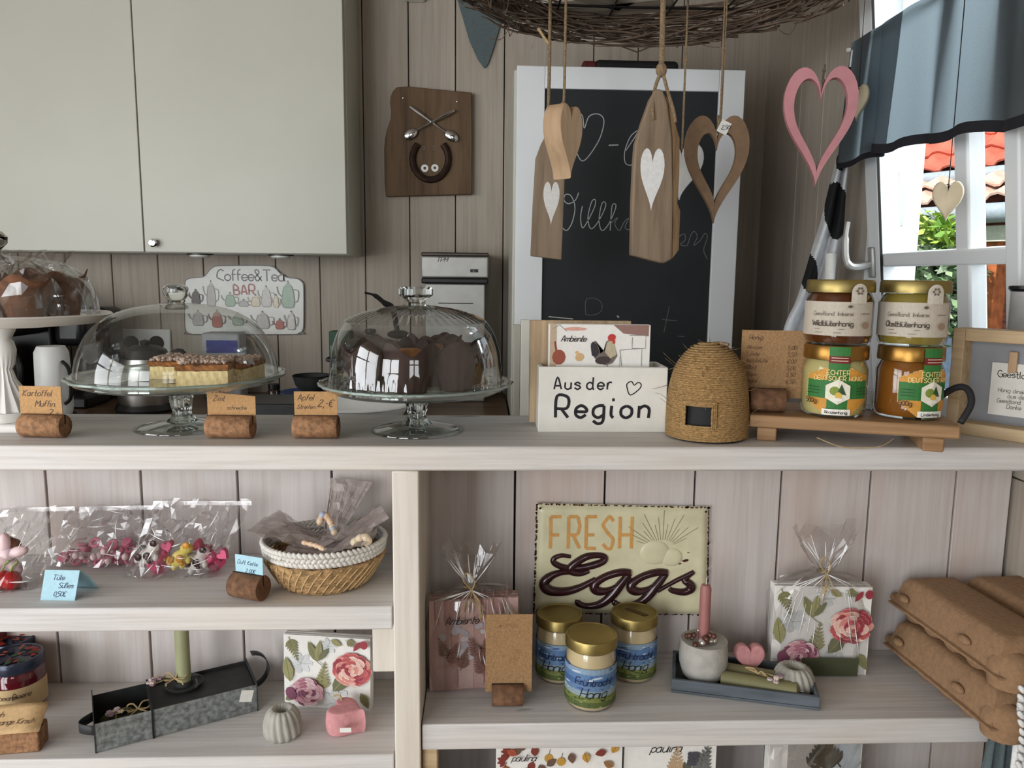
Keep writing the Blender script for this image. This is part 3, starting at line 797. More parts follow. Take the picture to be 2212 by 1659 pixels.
x, y = lo(506, 636); pr.text('BAR', x, y, S * 21, S * 3.2, rgb(150, 70, 56), 0, .2)
def pot(cx, cy, w, h, col, spout=1, handle=1, lid=True):
    x, y = lo(cx, cy); w *= S; h *= S
    pr.poly(catmull([(x - w * .32, y + h * .5), (x + w * .32, y + h * .5), (x + w * .5, y - h * .2), (x + w * .36, y - h * .5), (x - w * .36, y - h * .5), (x - w * .5, y - h * .2)], 3, True), col)
    pr.line([(x - w * .32, y + h * .5), (x - w * .5, y - h * .2), (x - w * .36, y - h * .5), (x + w * .36, y - h * .5), (x + w * .5, y - h * .2), (x + w * .32, y + h * .5)], S * .9, dk, True)
    if lid:
        pr.poly([(x - w * .3, y + h * .5), (x, y + h * .72), (x + w * .3, y + h * .5)], col); pr.oval(x, y + h * .75, S * 1.8, S * 1.8, 0, dk, 6)
    if spout: pr.line(catmull([(x - spout * w * .45, y), (x - spout * w * .75, y + h * .2), (x - spout * w * .85, y + h * .5)], 3), S * 2.4, tuple(q * .6 for q in col))
    if handle: pr.line(catmull([(x + w * .36, y + h * .36), (x + w * .8, y + h * .3), (x + w * .75, y - h * .15), (x + w * .46, y - h * .25)], 3), S * 1.8, tuple(q * .5 for q in col))
gr, gn, be, rd = rgb(176, 172, 166), rgb(150, 172, 148), rgb(214, 200, 170), rgb(170, 84, 60)
for a in ((457, 640, 20, 44, gr), (498, 650, 22, 24, gn), (527, 656, 22, 12, gr), (553, 652, 20, 20, be), (576, 645, 22, 36, rgb(200, 196, 188)), (597, 653, 12, 22, be), (623, 642, 28, 46, gn), (429, 690, 24, 26, gr), (470, 692, 22, 30, rd), (515, 692, 24, 22, gn), (568, 695, 30, 30, gr), (605, 702, 18, 18, rd), (630, 696, 18, 32, rgb(206, 202, 192)), (424, 645, 18, 26, rgb(60, 40, 34))):
    pot(*a)
pr.build('painted_pots', sg, INKGLOSS)
# moose plaque
YM = YB - .002
mc = PY(930, 425, YM)
mp_ = thing('moose_plaque', 'brown wooden plaque of a moose face made of a horseshoe and crossed spoons', 'plaque', (mc.x, YM, mc.z))
def ml(x, y, d=0):  # from crop pixels
    p = PY(780 + x / 3.19, y / 3.19, YM - d); return (p.x - mc.x, p.z - mc.z)
MB().prism([ml(*p) for p in ((178, 1360), (168, 1270), (165, 1030), (172, 960), (185, 900), (208, 830), (213, 780), (205, 720), (208, 680), (225, 640), (250, 612), (330, 608), (765, 650), (767, 1000), (765, 1345), (480, 1352))], -.022, 0).build('board', BROWNWOOD, mp_, bevel=.003)
pts = []
for k in range(19):
    a = math.radians(135 + 270 * k / 18)
    x, z = ml(482 + 122 * math.cos(a), 1105 - 142 * math.sin(a)); pts.append((x, -.027, z))
MB().tube(pts, .0095, 8).build('horseshoe', mat('rusty_iron', rgb(58, 38, 28), rough=.6, metal=.5, var=.3, vs=60, bump=.4), mp_)
for (h0, h1, bw) in (((345, 750), (560, 905), (622, 948)), ((645, 778), (425, 895), (345, 938))):
    s_ = MB(); a = ml(*h0); b_ = ml(*h1); c_ = ml(*bw)
    yy = -.030 if h0[0] < 400 else -.034
    s_.tube([(a[0], yy, a[1]), ((a[0] * .8 + b_[0] * .2), yy, a[1] * .8 + b_[1] * .2), (b_[0], yy, b_[1]), (c_[0], yy, c_[1])], [.0045, .0055, .0022, .003], 8)
    ang = math.atan2(c_[1] - b_[1], c_[0] - b_[0])
    s_.ell((c_[0], yy, c_[1]), (.023, .006, .0145), 14, 8, Matrix.Rotation(-ang, 3, 'Y'))
    s_.build('spoon', CHROME, mp_)
for (x, y) in ((435, 1030), (510, 1028)):
    u, v = ml(x, y); s_ = MB(); s_.tube([(u + .0042 * math.cos(k * .785), -.0235, v + .0042 * math.sin(k * .785)) for k in range(8)], .0013, 6, True); s_.build('ring_eye', CHROME, mp_)
for (x, y) in ((443, 1167), (512, 1165)):
    u, v = ml(x, y)
    n_ = 20; o1 = [(u + .0105 * math.cos(2 * math.pi * k / n_), v + .0105 * math.sin(2 * math.pi * k / n_)) for k in range(n_)]
    o3 = [(u + .004 * math.cos(2 * math.pi * k / n_), v + .004 * math.sin(2 * math.pi * k / n_)) for k in range(n_)]
    MB().ring(o1, o3, -.0245, -.0222).build('washer', WHITEP, mp_)
for (x, y) in ((295, 688), (663, 712)):
    u, v = ml(x, y); MB().ell((u, -.0235, v), (.003, .002, .003), 8, 6).build('nail_head', CHROME, mp_)
# felt pennant
pc = PY(1040, 70, YB - .01)
pe = [PY(x, y, YB - .01) for x, y in ((968, -60), (1100, -60), (1090, 20), (1076, 70), (1064, 110), (1054, 138), (1046, 147), (1032, 128), (1014, 88), (1000, 40), (988, 0))]
pm = MB().prism([(p.x - pc.x, p.z - pc.z) for p in pe], -.002, .002).build('pennant', FELT, None, loc=(pc.x, YB - .006, pc.z), bevel=.0008)
tag(pm, 'blue grey felt pennant hanging on the plank wall left of the twig wreath', 'pennant')
st_ = MB().tube([(-.075, 0, pe[0].z - pc.z), (.075, 0, pe[0].z - pc.z)], .002, 6).build('cord', JUTE, pm)
# white fitting at the very top
q = PY(895, 6, YB)
wf = thing('wall_fitting', 'small white plastic wall fitting between planks at the top edge', 'fitting', (q.x, YB - .0005, q.z))
MB().box(-.032, .032, -.03, 0, 0, .09).build('housing', WHITEP, wf, bevel=.008, seg=3)
MB().box(-.02, .02, -.033, -.03, .02, .07).build('cover', WHITEP, wf, bevel=.001)
# socket plate
q = PY(315, 740, YB)
sk = thing('socket_plate', 'white double wall socket seen through the middle glass dome', 'socket', (q.x, YB - .0005, q.z))
MB().box(-.075, .075, -.01, 0, -.04, .04).build('plate', WHITEP, sk, bevel=.003)
for s_ in (-1, 1):
    MB().lathe([(.001, .0105), (.018, .0105), (.019, .014), (.021, .014), (.021, .009), (.001, .009)], 20, M=Matrix.Translation((s_ * .036, 0, 0)) @ Matrix.Rotation(math.radians(90), 4, 'X')).build('socket', BLACKM, sk)
# ---- appliances on the worktop
def on_top(px, py): return PZ(px, py, ZW)
def cyl(name, prof, m, parent, n=28, c=(0, 0, 0), fn=None, smooth=40): return MB().lathe(prof, n, c, fn).build(name, m, parent, smooth)
q = PY(52, 872, 2.0); t = thing('coffee_maker', 'black filter coffee maker with steel jug behind the white cake stand', 'coffee maker', (q.x - .03, 2.02, ZW))
MB().box(-.10, .075, .05, .13, 0, .30).build('tower', BLACKP, t, bevel=.01); MB().box(-.10, .075, -.12, .13, 0, .03).build('base', BLACKP, t, bevel=.008); MB().box(-.10, .075, -.12, .049, .19, .29).build('filter_head', BLACKP, t, bevel=.02, seg=3)
cyl('jug', [(.001, .031), (.055, .031), (.062, .05), (.06, .13), (.045, .165), (.04, .17), (.001, .17)], STEEL, t, c=(-.03, -.05, 0))
MB().tube(catmull([(.03, -.06, .15), (.06, -.08, .13), (.06, -.08, .07), (.03, -.06, .06)], 4), .007, 6).build('jug_handle', BLACKP, t)
q = PY(138, 862, 1.9); t = thing('white_canister', 'white upright kitchen appliance between two black coffee machines', 'appliance', (q.x, 1.86, ZW))
cyl('body', [(.001, .012), (.036, .012), (.04, .03), (.037, .16), (.030, .175), (.001, .176)], WHITEP, t); cyl('base', [(.001, 0), (.044, 0), (.044, .012), (.001, .012)], BLACKP, t)
MB().tube(catmull([(.035, -.02, .14), (.055, -.03, .12), (.055, -.03, .06), (.036, -.02, .04)], 4), .0045, 6).build('handle', BLACKP, t)
q = PY(195, 862, 2.10); t = thing('capsule_machine', 'black capsule coffee machine with rounded top beside the middle glass dome', 'coffee maker', (q.x, 2.14, ZW))
MB().box(-.045, .045, -.02, .09, 0, .255).build('body', BLACKP, t, bevel=.02, seg=4); MB().box(-.04, .04, -.13, -.02, .16, .25).build('brew_head', BLACKP, t, bevel=.02, seg=3); MB().box(-.045, .045, -.15, -.02, 0, .03).build('drip_tray', BLACKP, t, bevel=.006)
q = PY(328, 880, 2.0); t = thing('steel_kettle', 'round steel kettle with black lid seen through the middle glass dome', 'kettle', (q.x, 1.98, ZW))
cyl('base', [(.001, 0), (.075, 0), (.078, .008), (.072, .02), (.001, .02)], BLACKP, t)
cyl('body', [(.001, .0205), (.066, .0205), (.070, .04), (.066, .09), (.056, .135), (.001, .136)], STEEL, t)
cyl('lid', [(.001, .1365), (.057, .1365), (.05, .156), (.03, .166), (.001, .168)], BLACKP, t); cyl('lid_knob', [(.001, .168), (.01, .168), (.013, .178), (.001, .182)], BLACKP, t)
MB().tube(catmull([(.05, 0, .135), (.09, 0, .15), (.105, 0, .10), (.075, 0, .05)], 5), .009, 8).build('handle', BLACKP, t)
MB().tube([(-.06, 0, .09), (-.078, 0, .115), (-.088, 0, .128)], [.014, .011, .008], 8).build('spout', STEEL, t)
q = PY(600, 890, 1.82); t = thing('hotplate', 'flat dark grey hotplate with a slotted front on the kitchen worktop', 'hotplate', (q.x - .05, 1.86, ZW))
gm = mat('dark_grey_plastic', rgb(72, 74, 76), rough=.5)
MB().box(-.085, .12, -.09, .10, .006, .046).build('body', gm, t, bevel=.004)
for k in range(5): MB().box(-.062 + k * .009, -.058 + k * .009, -.092, -.0895, .016, .036).build('slot', BLACKM, t)
for sx in (-.07, .1): MB().box(sx - .008, sx + .008, -.07, .08, 0, .006).build('foot', BLACKM, t)
MB().box(-.06, .1, -.06, .08, .0462, .048).build('glass_top', BLACKP, t)
q = PY(676, 842, 2.16); t = thing('dark_bowl', 'dark grey bowl standing on a blue dish near the right cake stand', 'bowl', (q.x, 2.15, ZW + .0255))
def scal(a, i, r, z): return r * (1 + .02 * math.sin(3 * a + 1)), z
cyl('body', [(.001, 0), (.030, .001), (.046, .018), (.054, .044), (.051, .044), (.043, .02), (.028, .005), (.001, .005)], mat('dark_stoneware', rgb(58, 60, 58), rough=.7, var=.2), t, fn=scal)
MB().tube([(.0525 * math.cos(k * .3142), .0525 * math.sin(k * .3142), .0445) for k in range(20)], .0014, 5, True).build('rim', BLACKM, t)
q = PY(655, 842, 2.14); t = thing('blue_dish', 'shallow bright blue dish under the dark grey bowl', 'dish', (q.x + .01, 2.15, ZW))
cyl('plate', [(.001, .004), (.04, .004), (.062, .012), (.078, .024), (.076, .0255), (.06, .016), (.04, .008), (.001, .008)], mat('blue_plastic', rgb(46, 98, 168), rough=.4), t); cyl('foot_ring', [(.001, 0), (.04, 0), (.04, .004), (.001, .004)], mat('grey_plastic', rgb(120, 132, 146), rough=.5), t)
# white basin
q = PY(745, 893, 1.80); t = thing('white_basin', 'white enamel basin on the worktop behind the third cork card', 'basin', (q.x + .03, 1.82, ZW))
cyl('bowl', [(.001, .0), (.075, .0), (.10, .02), (.118, .046), (.121, .046), (.104, .018), (.078, -.0) if False else (.078, .004), (.001, .004)], WHITEP, t, 32); MB().tube([(.12 * math.cos(k * .19635), .12 * math.sin(k * .19635), .046) for k in range(32)], .0028, 6, True).build('rim', WHITEP, t)
q = PY(842, 895, 1.9); t = thing('steel_canister', 'brushed steel canister behind the stem of the right cake stand', 'canister', (q.x, 1.96, ZW))
cyl('body', [(.001, 0), (.036, 0), (.038, .005), (.038, .07), (.036, .072), (.001, .072)], STEEL, t); cyl('lid', [(.001, .0725), (.039, .0725), (.039, .082), (.001, .085)], BLACKP, t)
q = PY(800, 850, 2.08); t = thing('black_pot', 'black cooking pot with lid behind the right glass dome', 'pot', (q.x, 2.10, ZW))
cyl('body', [(.001, 0), (.085, 0), (.092, .01), (.092, .15), (.095, .153), (.001, .153)], BLACKM, t, 36); cyl('lid', [(.001, .1535), (.095, .1535), (.09, .166), (.05, .178), (.001, .181)], BLACKP, t, 36)
cyl('lid_knob', [(.001, .181), (.008, .181), (.008, .19), (.016, .196), (.014, .204), (.001, .206)], BLACKP, t)
for sx in (-1, 1): MB().tube([(sx * .09, -.02, .12), (sx * .115, -.015, .122), (sx * .115, .015, .122), (sx * .09, .02, .12)], .006, 6).build('side_handle', BLACKP, t)
a = PY(788, 632, 2.05); b_ = PY(848, 662, 2.05); t = thing('ladle', 'dark ladle whose handle sticks up above the black pot', 'ladle', (b_.x, 2.05, ZW + .16))
zz = ZW + .16
MB().tube(catmull([(a.x - b_.x, 0, a.z - zz), (-.045, 0, a.z - zz - .008), (-.02, 0, b_.z - zz + .008), (0, 0, b_.z - zz - .006), (.012, 0, .04), (.012, .0, .026)], 4), [.003] * 4 + [.006] * 4 + [.008] * 4 + [.007] * 9, 8).build('handle', BLACKP, t)
MB().ell((.014, 0, .034), (.03, .03, .012), 14, 8).build('scoop', BLACKP, t)
q = PY(727, 850, 2.13); t = thing('green_box', 'small dark green packet peeping out left of the right dome', 'packet', (q.x, 2.22, ZW))
MB().box(-.03, .03, -.03, .03, 0, .19).build('carton', mat('green_card', rgb(58, 92, 72), rough=.6), t, bevel=.002); MB().box(-.026, .026, -.031, -.0302, .08, .15).build('label_panel', mat('pale_green_card', rgb(120, 150, 124), rough=.6), t)
q = PY(478, 850, 2.15); t = thing('blue_packet', 'white packet with a blue band seen through the middle glass dome', 'packet', (q.x, 2.2, ZW))
MB().box(-.055, .05, -.035, .035, 0, .185).build('bag', mat('grey_white_packet', rgb(176, 176, 178), rough=.5), t, bevel=.006); MB().box(-.04, .045, -.0365, -.0355, .13, .165).build('blue_band', mat('blue_print', rgb(48, 56, 140), rough=.5), t)
q = PY(588, 858, 2.1); t = thing('spice_jar', 'small dark spice jar between the middle dome and the blue dish', 'jar', (q.x, 2.12, ZW))
cyl('glass', [(.001, 0), (.017, 0), (.018, .03), (.014, .036), (.001, .036)], mat('dark_spice', rgb(52, 38, 30), rough=.15), t, 18); cyl('lid', [(.001, .0365), (.016, .0365), (.016, .05), (.001, .05)], BLACKP, t, 18)
# ------------------------------------------------------------------ curtain, valance, view outside
def cloth_side():
    Lp = [(1838, 108), (1826, 200), (1822, 300), (1806, 345), (1792, 400), (1776, 470), (1757, 530), (1738, 595), (1720, 650), (1700, 692), (1690, 724)]
    Rp = [(1846, 108), (1838, 200), (1836, 300), (1834, 352), (1826, 420), (1822, 480), (1816, 540), (1806, 590), (1796, 640), (1782, 690), (1772, 724)]
    Lp = catmull(Lp, 6); Rp = catmull(Rp, 6); n = len(Lp) - 1
    blobs = [(1806, 455, 24, 62), (1748, 590, 17, 42), (1830, 230, 12, 100), (1815, 330, 9, 40), (1775, 640, 14, 36), (1764, 705, 13, 22), (1790, 375, 6, 40), (1700, 655, 8, 22), (1830, 560, 8, 40)]
    def pxy(u, v):
        j = min(n - 1, int(v * n)); t = v * n - j
        a = [Lp[j][k] * (1 - t) + Lp[j + 1][k] * t for k in (0, 1)]; b = [Rp[j][k] * (1 - t) + Rp[j + 1][k] * t for k in (0, 1)]
        return a[0] + (b[0] - a[0]) * u, a[1] + (b[1] - a[1]) * u
    def fn(u, v):
        x, y = pxy(u, v)
        p = PY(x, y, 1.655 + .016 * math.sin(u * 11 + v * 4) + .02 * v)
        return p
    def cf(u, v):
        x, y = pxy(u, v)
        for (cx, cy, rx, ry) in blobs:
            if ((x - cx) / rx) ** 2 + ((y - cy) / ry) ** 2 < 1: return rgb(28, 28, 30)
        return rgb(222, 222, 224)
    m = MB().grid(fn, 56, 170, colfn=cf)
    return m
CLOTHI = mat('printed_cloth', (1, 1, 1), rough=.9, var=.08, vs=60, attr=True)
t = thing('side_curtain', 'black and white patterned curtain hanging bunched left of the window', 'curtain', (0, 0, 0))
cl_ = cloth_side().build('cloth', CLOTHI, t, smooth=180)
md = cl_.modifiers.new('thick', 'SOLIDIFY'); md.thickness = .0015
p0 = PY(1842, 108, 1.655)
MB().tube([(XR, p0.y, p0.z), (p0.x - .012, p0.y, p0.z)], .004, 8).build('hook', WHITEP, t)
# white paper roll tucked into the curtain
a = PY(1795, 548, 1.62); b_ = PY(1789, 640, 1.62)
pr_ = MB().tube([b_ - a, (b_ - a) * .5, (0, 0, 0)], [.011, .0105, .0115], 12).build('paper_roll', WHITECARD, None, loc=a)
tag(pr_, 'small rolled white paper tucked between the patterned curtain and the window handle', 'paper roll')
# valance
va = thing('valance', 'blue grey cloth valance with a black hem across the top of the window', 'curtain', (0, 0, 0))
XV = XR - .055
y1v = PX(1832, 250, XV).y; y0v = .93
zt = PX(1832, 112, XV).z + .0
zb_main = PX(1930, 318, XV).z; zb_flap = PX(1880, 347, XV).z
yflap = PX(1922, 330, XV).y
def vfn(z_top, z_bot, ya, yb, ph, amp, zsl=0.0):
    def f(u, v):
        y = ya + (yb - ya) * u
        k = amp * (math.sin(y * 31 + ph) * .6 + math.sin(y * 67 + ph * 2 + v * 1.5) * .4) * (.25 + .75 * v)
        z = z_top + .012 + (z_bot + (zsl * u) - z_top - .012) * v + (.004 * math.sin(y * 38) * v)
        return (XV - .012 - k + .01 * (1 - v), y, z)
    return f
CLV = mat('blue_grey_linen', rgb(98, 105, 108), rough=.9, var=.1, vs=300, bump=.2, bs=700)
nb = CLV.node_tree.nodes['Principled BSDF']
# thin linen lets some daylight through
ntv = CLV.node_tree; trv = ntv.nodes.new('ShaderNodeBsdfTranslucent'); trv.inputs['Color'].default_value = (*rgb(112, 124, 130), 1)
mxv = ntv.nodes.new('ShaderNodeMixShader'); mxv.inputs[0].default_value = .5
ntv.links.new(nb.outputs[0], mxv.inputs[1]); ntv.links.new(trv.outputs[0], mxv.inputs[2]); ntv.links.new(mxv.outputs[0], ntv.nodes['Material Output'].inputs['Surface'])
HEM = mat('black_hem', rgb(30, 30, 36), rough=.9)
f1 = vfn(zt, zb_main, y1v - .09, y0v, .4, .016, PX(2212, 284, XV).z - zb_main - .004); f2 = vfn(zt, zb_flap, y1v, yflap - .015, 1.7, .008)
c1 = MB().grid(f1, 60, 22).build('cloth', CLV, va, smooth=180); c2 = MB().grid(f2, 20, 24).build('side_flap', CLV, va, smooth=180)
def hem(fn, nu, w, dz):
    def g(u, v):
        p = fn(u, 1.0); return (p[0] - .0012, p[1], p[2] + w * (1 - v) - dz)
    return MB().grid(g, nu, 1)
hem(f1, 60, .017, .001).build('hem', HEM, va, smooth=180); hem(f2, 20, .012, .001).build('hem', HEM, va, smooth=180)
MB().tube([(XV + .014, y1v + .005, zt + .002), (XV + .014, y0v - .05, zt + .002)], .005, 8).build('rod', WHITEP, va)
for yy in (y1v - .02, y0v + .05): MB().tube([(XV + .014, yy, zt + .002), (XR, yy, zt + .002)], .004, 6).build('bracket', WHITEP, va)
# ---- outside: neighbour's house
D0 = 10.0
az = math.radians(33.5)
O_ = Vector((D0 * math.sin(az), D0 * math.cos(az), EYE.z))
U_ = Vector((math.sin(math.radians(149)), math.cos(math.radians(149)), 0)) * 1.0
N_ = Vector((-U_.y * -1, U_.x * -1, 0)); N_ = Vector((U_.y, -U_.x, 0))
if N_.dot(O_) > 0: N_ = -N_
def PN(px, py, d=0.0):
    r_ = ray(px, py); o = O_ + N_ * d
    t_ = (o - EYE).dot(N_) / r_.dot(N_); return EYE + r_ * t_
def un(p): q = p - O_; return q.dot(U_), q.z
ME = Matrix(((U_.x, -N_.x, 0, O_.x), (U_.y, -N_.y, 0, O_.y), (0, 0, 1, O_.z), (0, 0, 0, 1)))   # local x along facade, y away, z up
hs = bpy.data.objects.new('neighbour_house', None); COL.objects.link(hs); hs.matrix_world = ME
tag(hs, 'brick house with red tiled roof and gutters outside the window', 'house')
def ez(py, px=2070): return un(PN(px, py))[1]
BRICKM = mat('far_brick', rgb(150, 88, 66), rough=.9, var=.3, vs=9, stretch=(1, 1, 3))
TILER = mat('red_roof_tile', rgb(206, 96, 72), rough=.7, var=.2, vs=8)
TILEP = mat('pale_roof_tile', rgb(214, 176, 156), rough=.7, var=.2, vs=8)
GUT = mat('zinc_gutter', rgb(150, 160, 168), rough=.5, var=.1)
UL, UR = -4.0, 2.2
zg = ez(372); z1 = ez(462); 
MB().box(UL, UR, .35, .5, -3.5, zg + .05).build('brick_wall', BRICKM, hs)
roof = MB().prism([(0, 0), (0, .05)] if False else [(UL, -.02), (UR, -.02), (UR, .0), (UL, .0)], 0, 2.4, M=Matrix.Translation((0, .25, zg + .02)) @ Matrix.Rotation(math.radians(38), 4, 'X')).build('roof', BRICKM, hs)
tm = MB(); prof = [(-.5, .02), (-.35, .16), (-.1, .22), (.12, .12), (.3, .02), (.5, .02)]
TWd, TLn = .30, .36
vs = []
for j, (yy, dz) in enumerate(((0, .035), (TLn * 1.12, 0))):
    for x, z in prof: vs.append((x * TWd, yy, z * .3 + dz))
    for x, z in prof: vs.append((x * TWd, yy, z * .3 + dz - .025))
n_ = len(prof); fs = []
for i in range(n_ - 1): fs += [(i, i + 1, 2 * n_ + i + 1, 2 * n_ + i), (i, n_ + i, n_ + i + 1, i + 1)]
tm.add(vs, fs); tproto = tm.build('tile', TILER, roof)
MR = Matrix.Translation((0, .20, zg + .03)) @ Matrix.Rotation(math.radians(38), 4, 'X')
first = True
for r_ in range(7):
    for c_ in range(20):
        o = tproto if first else tproto.copy()
        if not first: COL.objects.link(o)
        first = False
        o.parent = roof; o.matrix_local = MR @ Matrix.Translation((UL + .16 + c_ * TWd, r_ * TLn, rnd(0, .012)))
def half_pipe(name, z, y, r, m):
    q = MB(); pts = []
    q.tube([(UL, y, z), (UR, y, z)], r, 10); return q.build(name, m, hs)
half_pipe('gutter', zg - .04, .12, .085, GUT)
MB().box(UL, UR, .2, .345, zg - .2, zg - .02).build('fascia', BRICKM, hs)
# low pent roof with pale tiles
first = True; tp2 = None
for c_ in range(20):
    for r_ in range(2):
        if first:
            o = MB().add(vs, fs).build('pale_tile', TILEP, hs); tp2 = o; first = False
        else:
            o = tp2.copy(); COL.objects.link(o); o.parent = hs
        o.matrix_local = Matrix.Translation((UL + .16 + c_ * TWd, -.55 + r_ * .26, z1 + .06 + r_ * .16)) @ Matrix.Rotation(math.radians(25), 4, 'X')
half_pipe('low_gutter', z1 - .06, -.62, .10, GUT)
MB().box(UL, UR, -.5, .34, z1 - .34, z1 - .18).build('pale_fascia', mat('pale_fascia', rgb(214, 214, 196), rough=.7), hs)
pd = [un(PN(p, 600))[0] for p in (2113, 2140, 2166)]
MB().tube([(pd[0] + .02, -.45, -3.5), (pd[0] + .02, -.45, z1 - .5), (pd[0] - .1, -.6, z1 - .12)], .10, 10).build('downpipe', mat('pale_blue_pipe', rgb(160, 178, 206), rough=.5), hs)
OR = mat('orange_brick', rgb(196, 112, 66), rough=.9, var=.25, vs=10)
for k, (u0, w_, dd) in enumerate(((pd[1], .05, -.3), (pd[2] + .02, .10, -.42))):
    MB().box(u0 - w_, u0 + w_, dd, dd + .25, -3.5, z1 - .34).build('pillar', OR, hs, bevel=.01)
gd = MB().box(-8, 8, -6.5, 4, -3.1, -3.0).build('ground', mat('garden_ground', rgb(120, 128, 92), rough=.95, var=.3, vs=3)); gd.matrix_world = ME; struct(gd)
LEAFG = mat('shrub_leaves', (1, 1, 1), rough=.6, var=.1, vs=10, attr=True)
def shrub(name, label, px, py, rx, rz, d, n, cols, seed):
    rs = random.Random(seed)
    c = un(PN(px, py, d)); 
    o = bpy.data.objects.new(name, None); COL.objects.link(o)
    o.matrix_world = ME @ Matrix.Translation((c[0], -d if False else d * -1, -3.0)); tag(o, label, 'shrub', 'shrubs outside the window')
    zc_ = c[1] + 3.0
    m = MB()
    for k in range(n):
        while True:
            p = Vector((rs.uniform(-1, 1), rs.uniform(-1, 1), rs.uniform(-1, 1)))
            if p.length < 1: break
        p = p * (.55 + .45 * p.length); p = Vector((p.x * rx, p.y * rx * .8, p.z * rz + zc_))
        s_ = rs.uniform(.05, .1); a = Vector((rs.uniform(-1, 1), rs.uniform(-1, 1), rs.uniform(-.6, .6))).normalized(); b = a.cross(Vector((rs.uniform(-1, 1), rs.uniform(-1, 1), 1))).normalized()
        m.add([p - a * s_, p + b * s_ * .5, p + a * s_, p - b * s_ * .5], [(0, 1, 2, 3)], cols[rs.randint(0, len(cols) - 1)])
    f_ = m.build('foliage', LEAFG, o, smooth=0); f_['kind'] = 'stuff'
    s2 = MB()
    for k in range(5):
        s2.tube([(rs.uniform(-.06, .06), rs.uniform(-.06, .06), 0), (rs.uniform(-.3, .3) * rx, 0, zc_ * .6), (rs.uniform(-.7, .7) * rx, rs.uniform(-.3, .3), zc_ + rs.uniform(-.2, .4) * rz)], [.03, .02, .008], 5)
    s2.build('stems', TWIG, o)
G1 = [rgb(168, 196, 84), rgb(140, 176, 66), rgb(196, 210, 110), rgb(110, 150, 56)]; G2 = [rgb(110, 136, 92), rgb(150, 170, 128), rgb(84, 112, 74), rgb(176, 190, 160)]
shrub('sunlit_shrub', 'yellow green shrub outside just above the glazing bar of the window', 1990, 545, .55, .42, .95, 1500, G1, 3)
shrub('grey_green_shrub', 'grey green shrub outside seen through the lower left window pane', 1995, 640, .50, .55, 1.3, 1600, G2, 5)
shrub('small_shrub', 'green shrub outside seen in the lower right pane beside the downpipe', 2085, 625, .16, .5, 1.2, 700, G2, 9)
# ------------------------------------------------------------------ twig wreath and what hangs from it
RZ = 1.845; RC = Vector((.315, 1.44)); RR = .345
wt = thing('twig_wreath', 'large round wreath of dry twigs hanging from the ceiling on a black wire grid', 'wreath', (RC.x, RC.y, RZ))
rs = random.Random(4); m = MB()
for k in range(330):
    a0 = rs.uniform(0, 6.283); sp = rs.uniform(.5, 1.7); ph = rs.uniform(0, 6.283); dph = rs.uniform(-2.2, 2.2); rc = .040 * math.sqrt(rs.random()) * 1.05
    wob = rs.uniform(0, 6.28); nseg = max(6, int(sp * 10)); pts = []
    for i in range(nseg + 1):
        t_ = i / nseg; a = a0 + sp * t_; f_ = ph + dph * t_
        rr = RR + rc * math.cos(f_) * 1.25 + .006 * math.sin(wob + 9 * t_); z = rc * math.sin(f_) * .85 + .004 * math.sin(wob + 7 * t_)
        if t_ > .85 or t_ < .12: rr += rs.uniform(-.006, .012); z += rs.uniform(-.01, .008)
        pts.append((rr * math.cos(a), rr * math.sin(a), z))
    r0 = rs.uniform(.0011, .0036)
    m.tube(pts, [r0 * (1 - .55 * i / nseg) for i in range(nseg + 1)], 4)
for k in range(60):
    a = rs.uniform(0, 6.283); b = a + rs.uniform(-.25, .25); r1 = RR + rs.uniform(-.05, .05); r2 = RR + rs.uniform(-.07, .085)
    p = [(r1 * math.cos(a), r1 * math.sin(a), rs.uniform(-.03, .03)), ((r1 + r2) / 2 * math.cos((a + b) / 2) + rs.uniform(-.01, .01), (r1 + r2) / 2 * math.sin((a + b) / 2), rs.uniform(-.05, .03)), (r2 * math.cos(b), r2 * math.sin(b), rs.uniform(-.06, .03))]
    m.tube(catmull(p, 4), .0009, 4)
tw = m.build('twigs', TWIG, wt, smooth=180); tw['kind'] = 'stuff'
def wire(x0, y0, x1, y1, r=.0022, z=.012):
    return MB().tube([(x0, y0, z), ((x0 + x1) / 2, (y0 + y1) / 2, z - .002), (x1, y1, z)], r, 6).build('grid_wire', WIRE, wt)
yw = PZ(1330, 13, RZ + .012).y - RC.y
hw = math.sqrt(RR ** 2 - yw ** 2); wire(-hw, yw, hw, yw, .0028)
for x_ in (-.16, -.045, .075, .19):
    hw = math.sqrt(RR ** 2 - x_ ** 2); wire(x_, -hw, x_, hw)
wire(-.30, -.16, .30, -.16)
for k, (p, q, ln, wd) in enumerate(((1300, 24, .30, .075), (1210, -20, .34, .06), (1480, -30, .30, .07))):
    c = PZ(p, q, RZ + .016); 
    o = MB().box(-ln / 2, ln / 2, -wd / 2, wd / 2, 0, .014).build('weathered_slat', GREYWOOD, wt, bevel=.002); o.location = (c.x - RC.x, c.y - RC.y, .0155); o.rotation_euler.z = (-.32, .5, .2)[k]
for k in range(3):
    a = k * 2.094 + .6; MB().tube([(RR * math.cos(a), RR * math.sin(a), 0), (.02 * math.cos(a), .02 * math.sin(a), ZT - RZ - .02)], .0025, 5).build('hanging_rope', JUTE, wt)
MB().lathe([(.001, ZT - RZ - .03), (.02, ZT - RZ - .02), (.022, ZT - RZ - .0005), (.001, ZT - RZ - .0005)], 16).build('ceiling_hook', WIRE, wt)
def rope(parent, pts, r=.0024, name='jute_string', m=None, knots=()):
    q = MB().tube(catmull(pts, 3) if len(pts) > 2 else pts, r, 6)
    for k in knots: q.ell(k, (r * 2.1, r * 2.1, r * 2.6), 8, 6)
    return q.build(name, m or JUTE, parent, smooth=180)
def wreath_z(y): return RZ
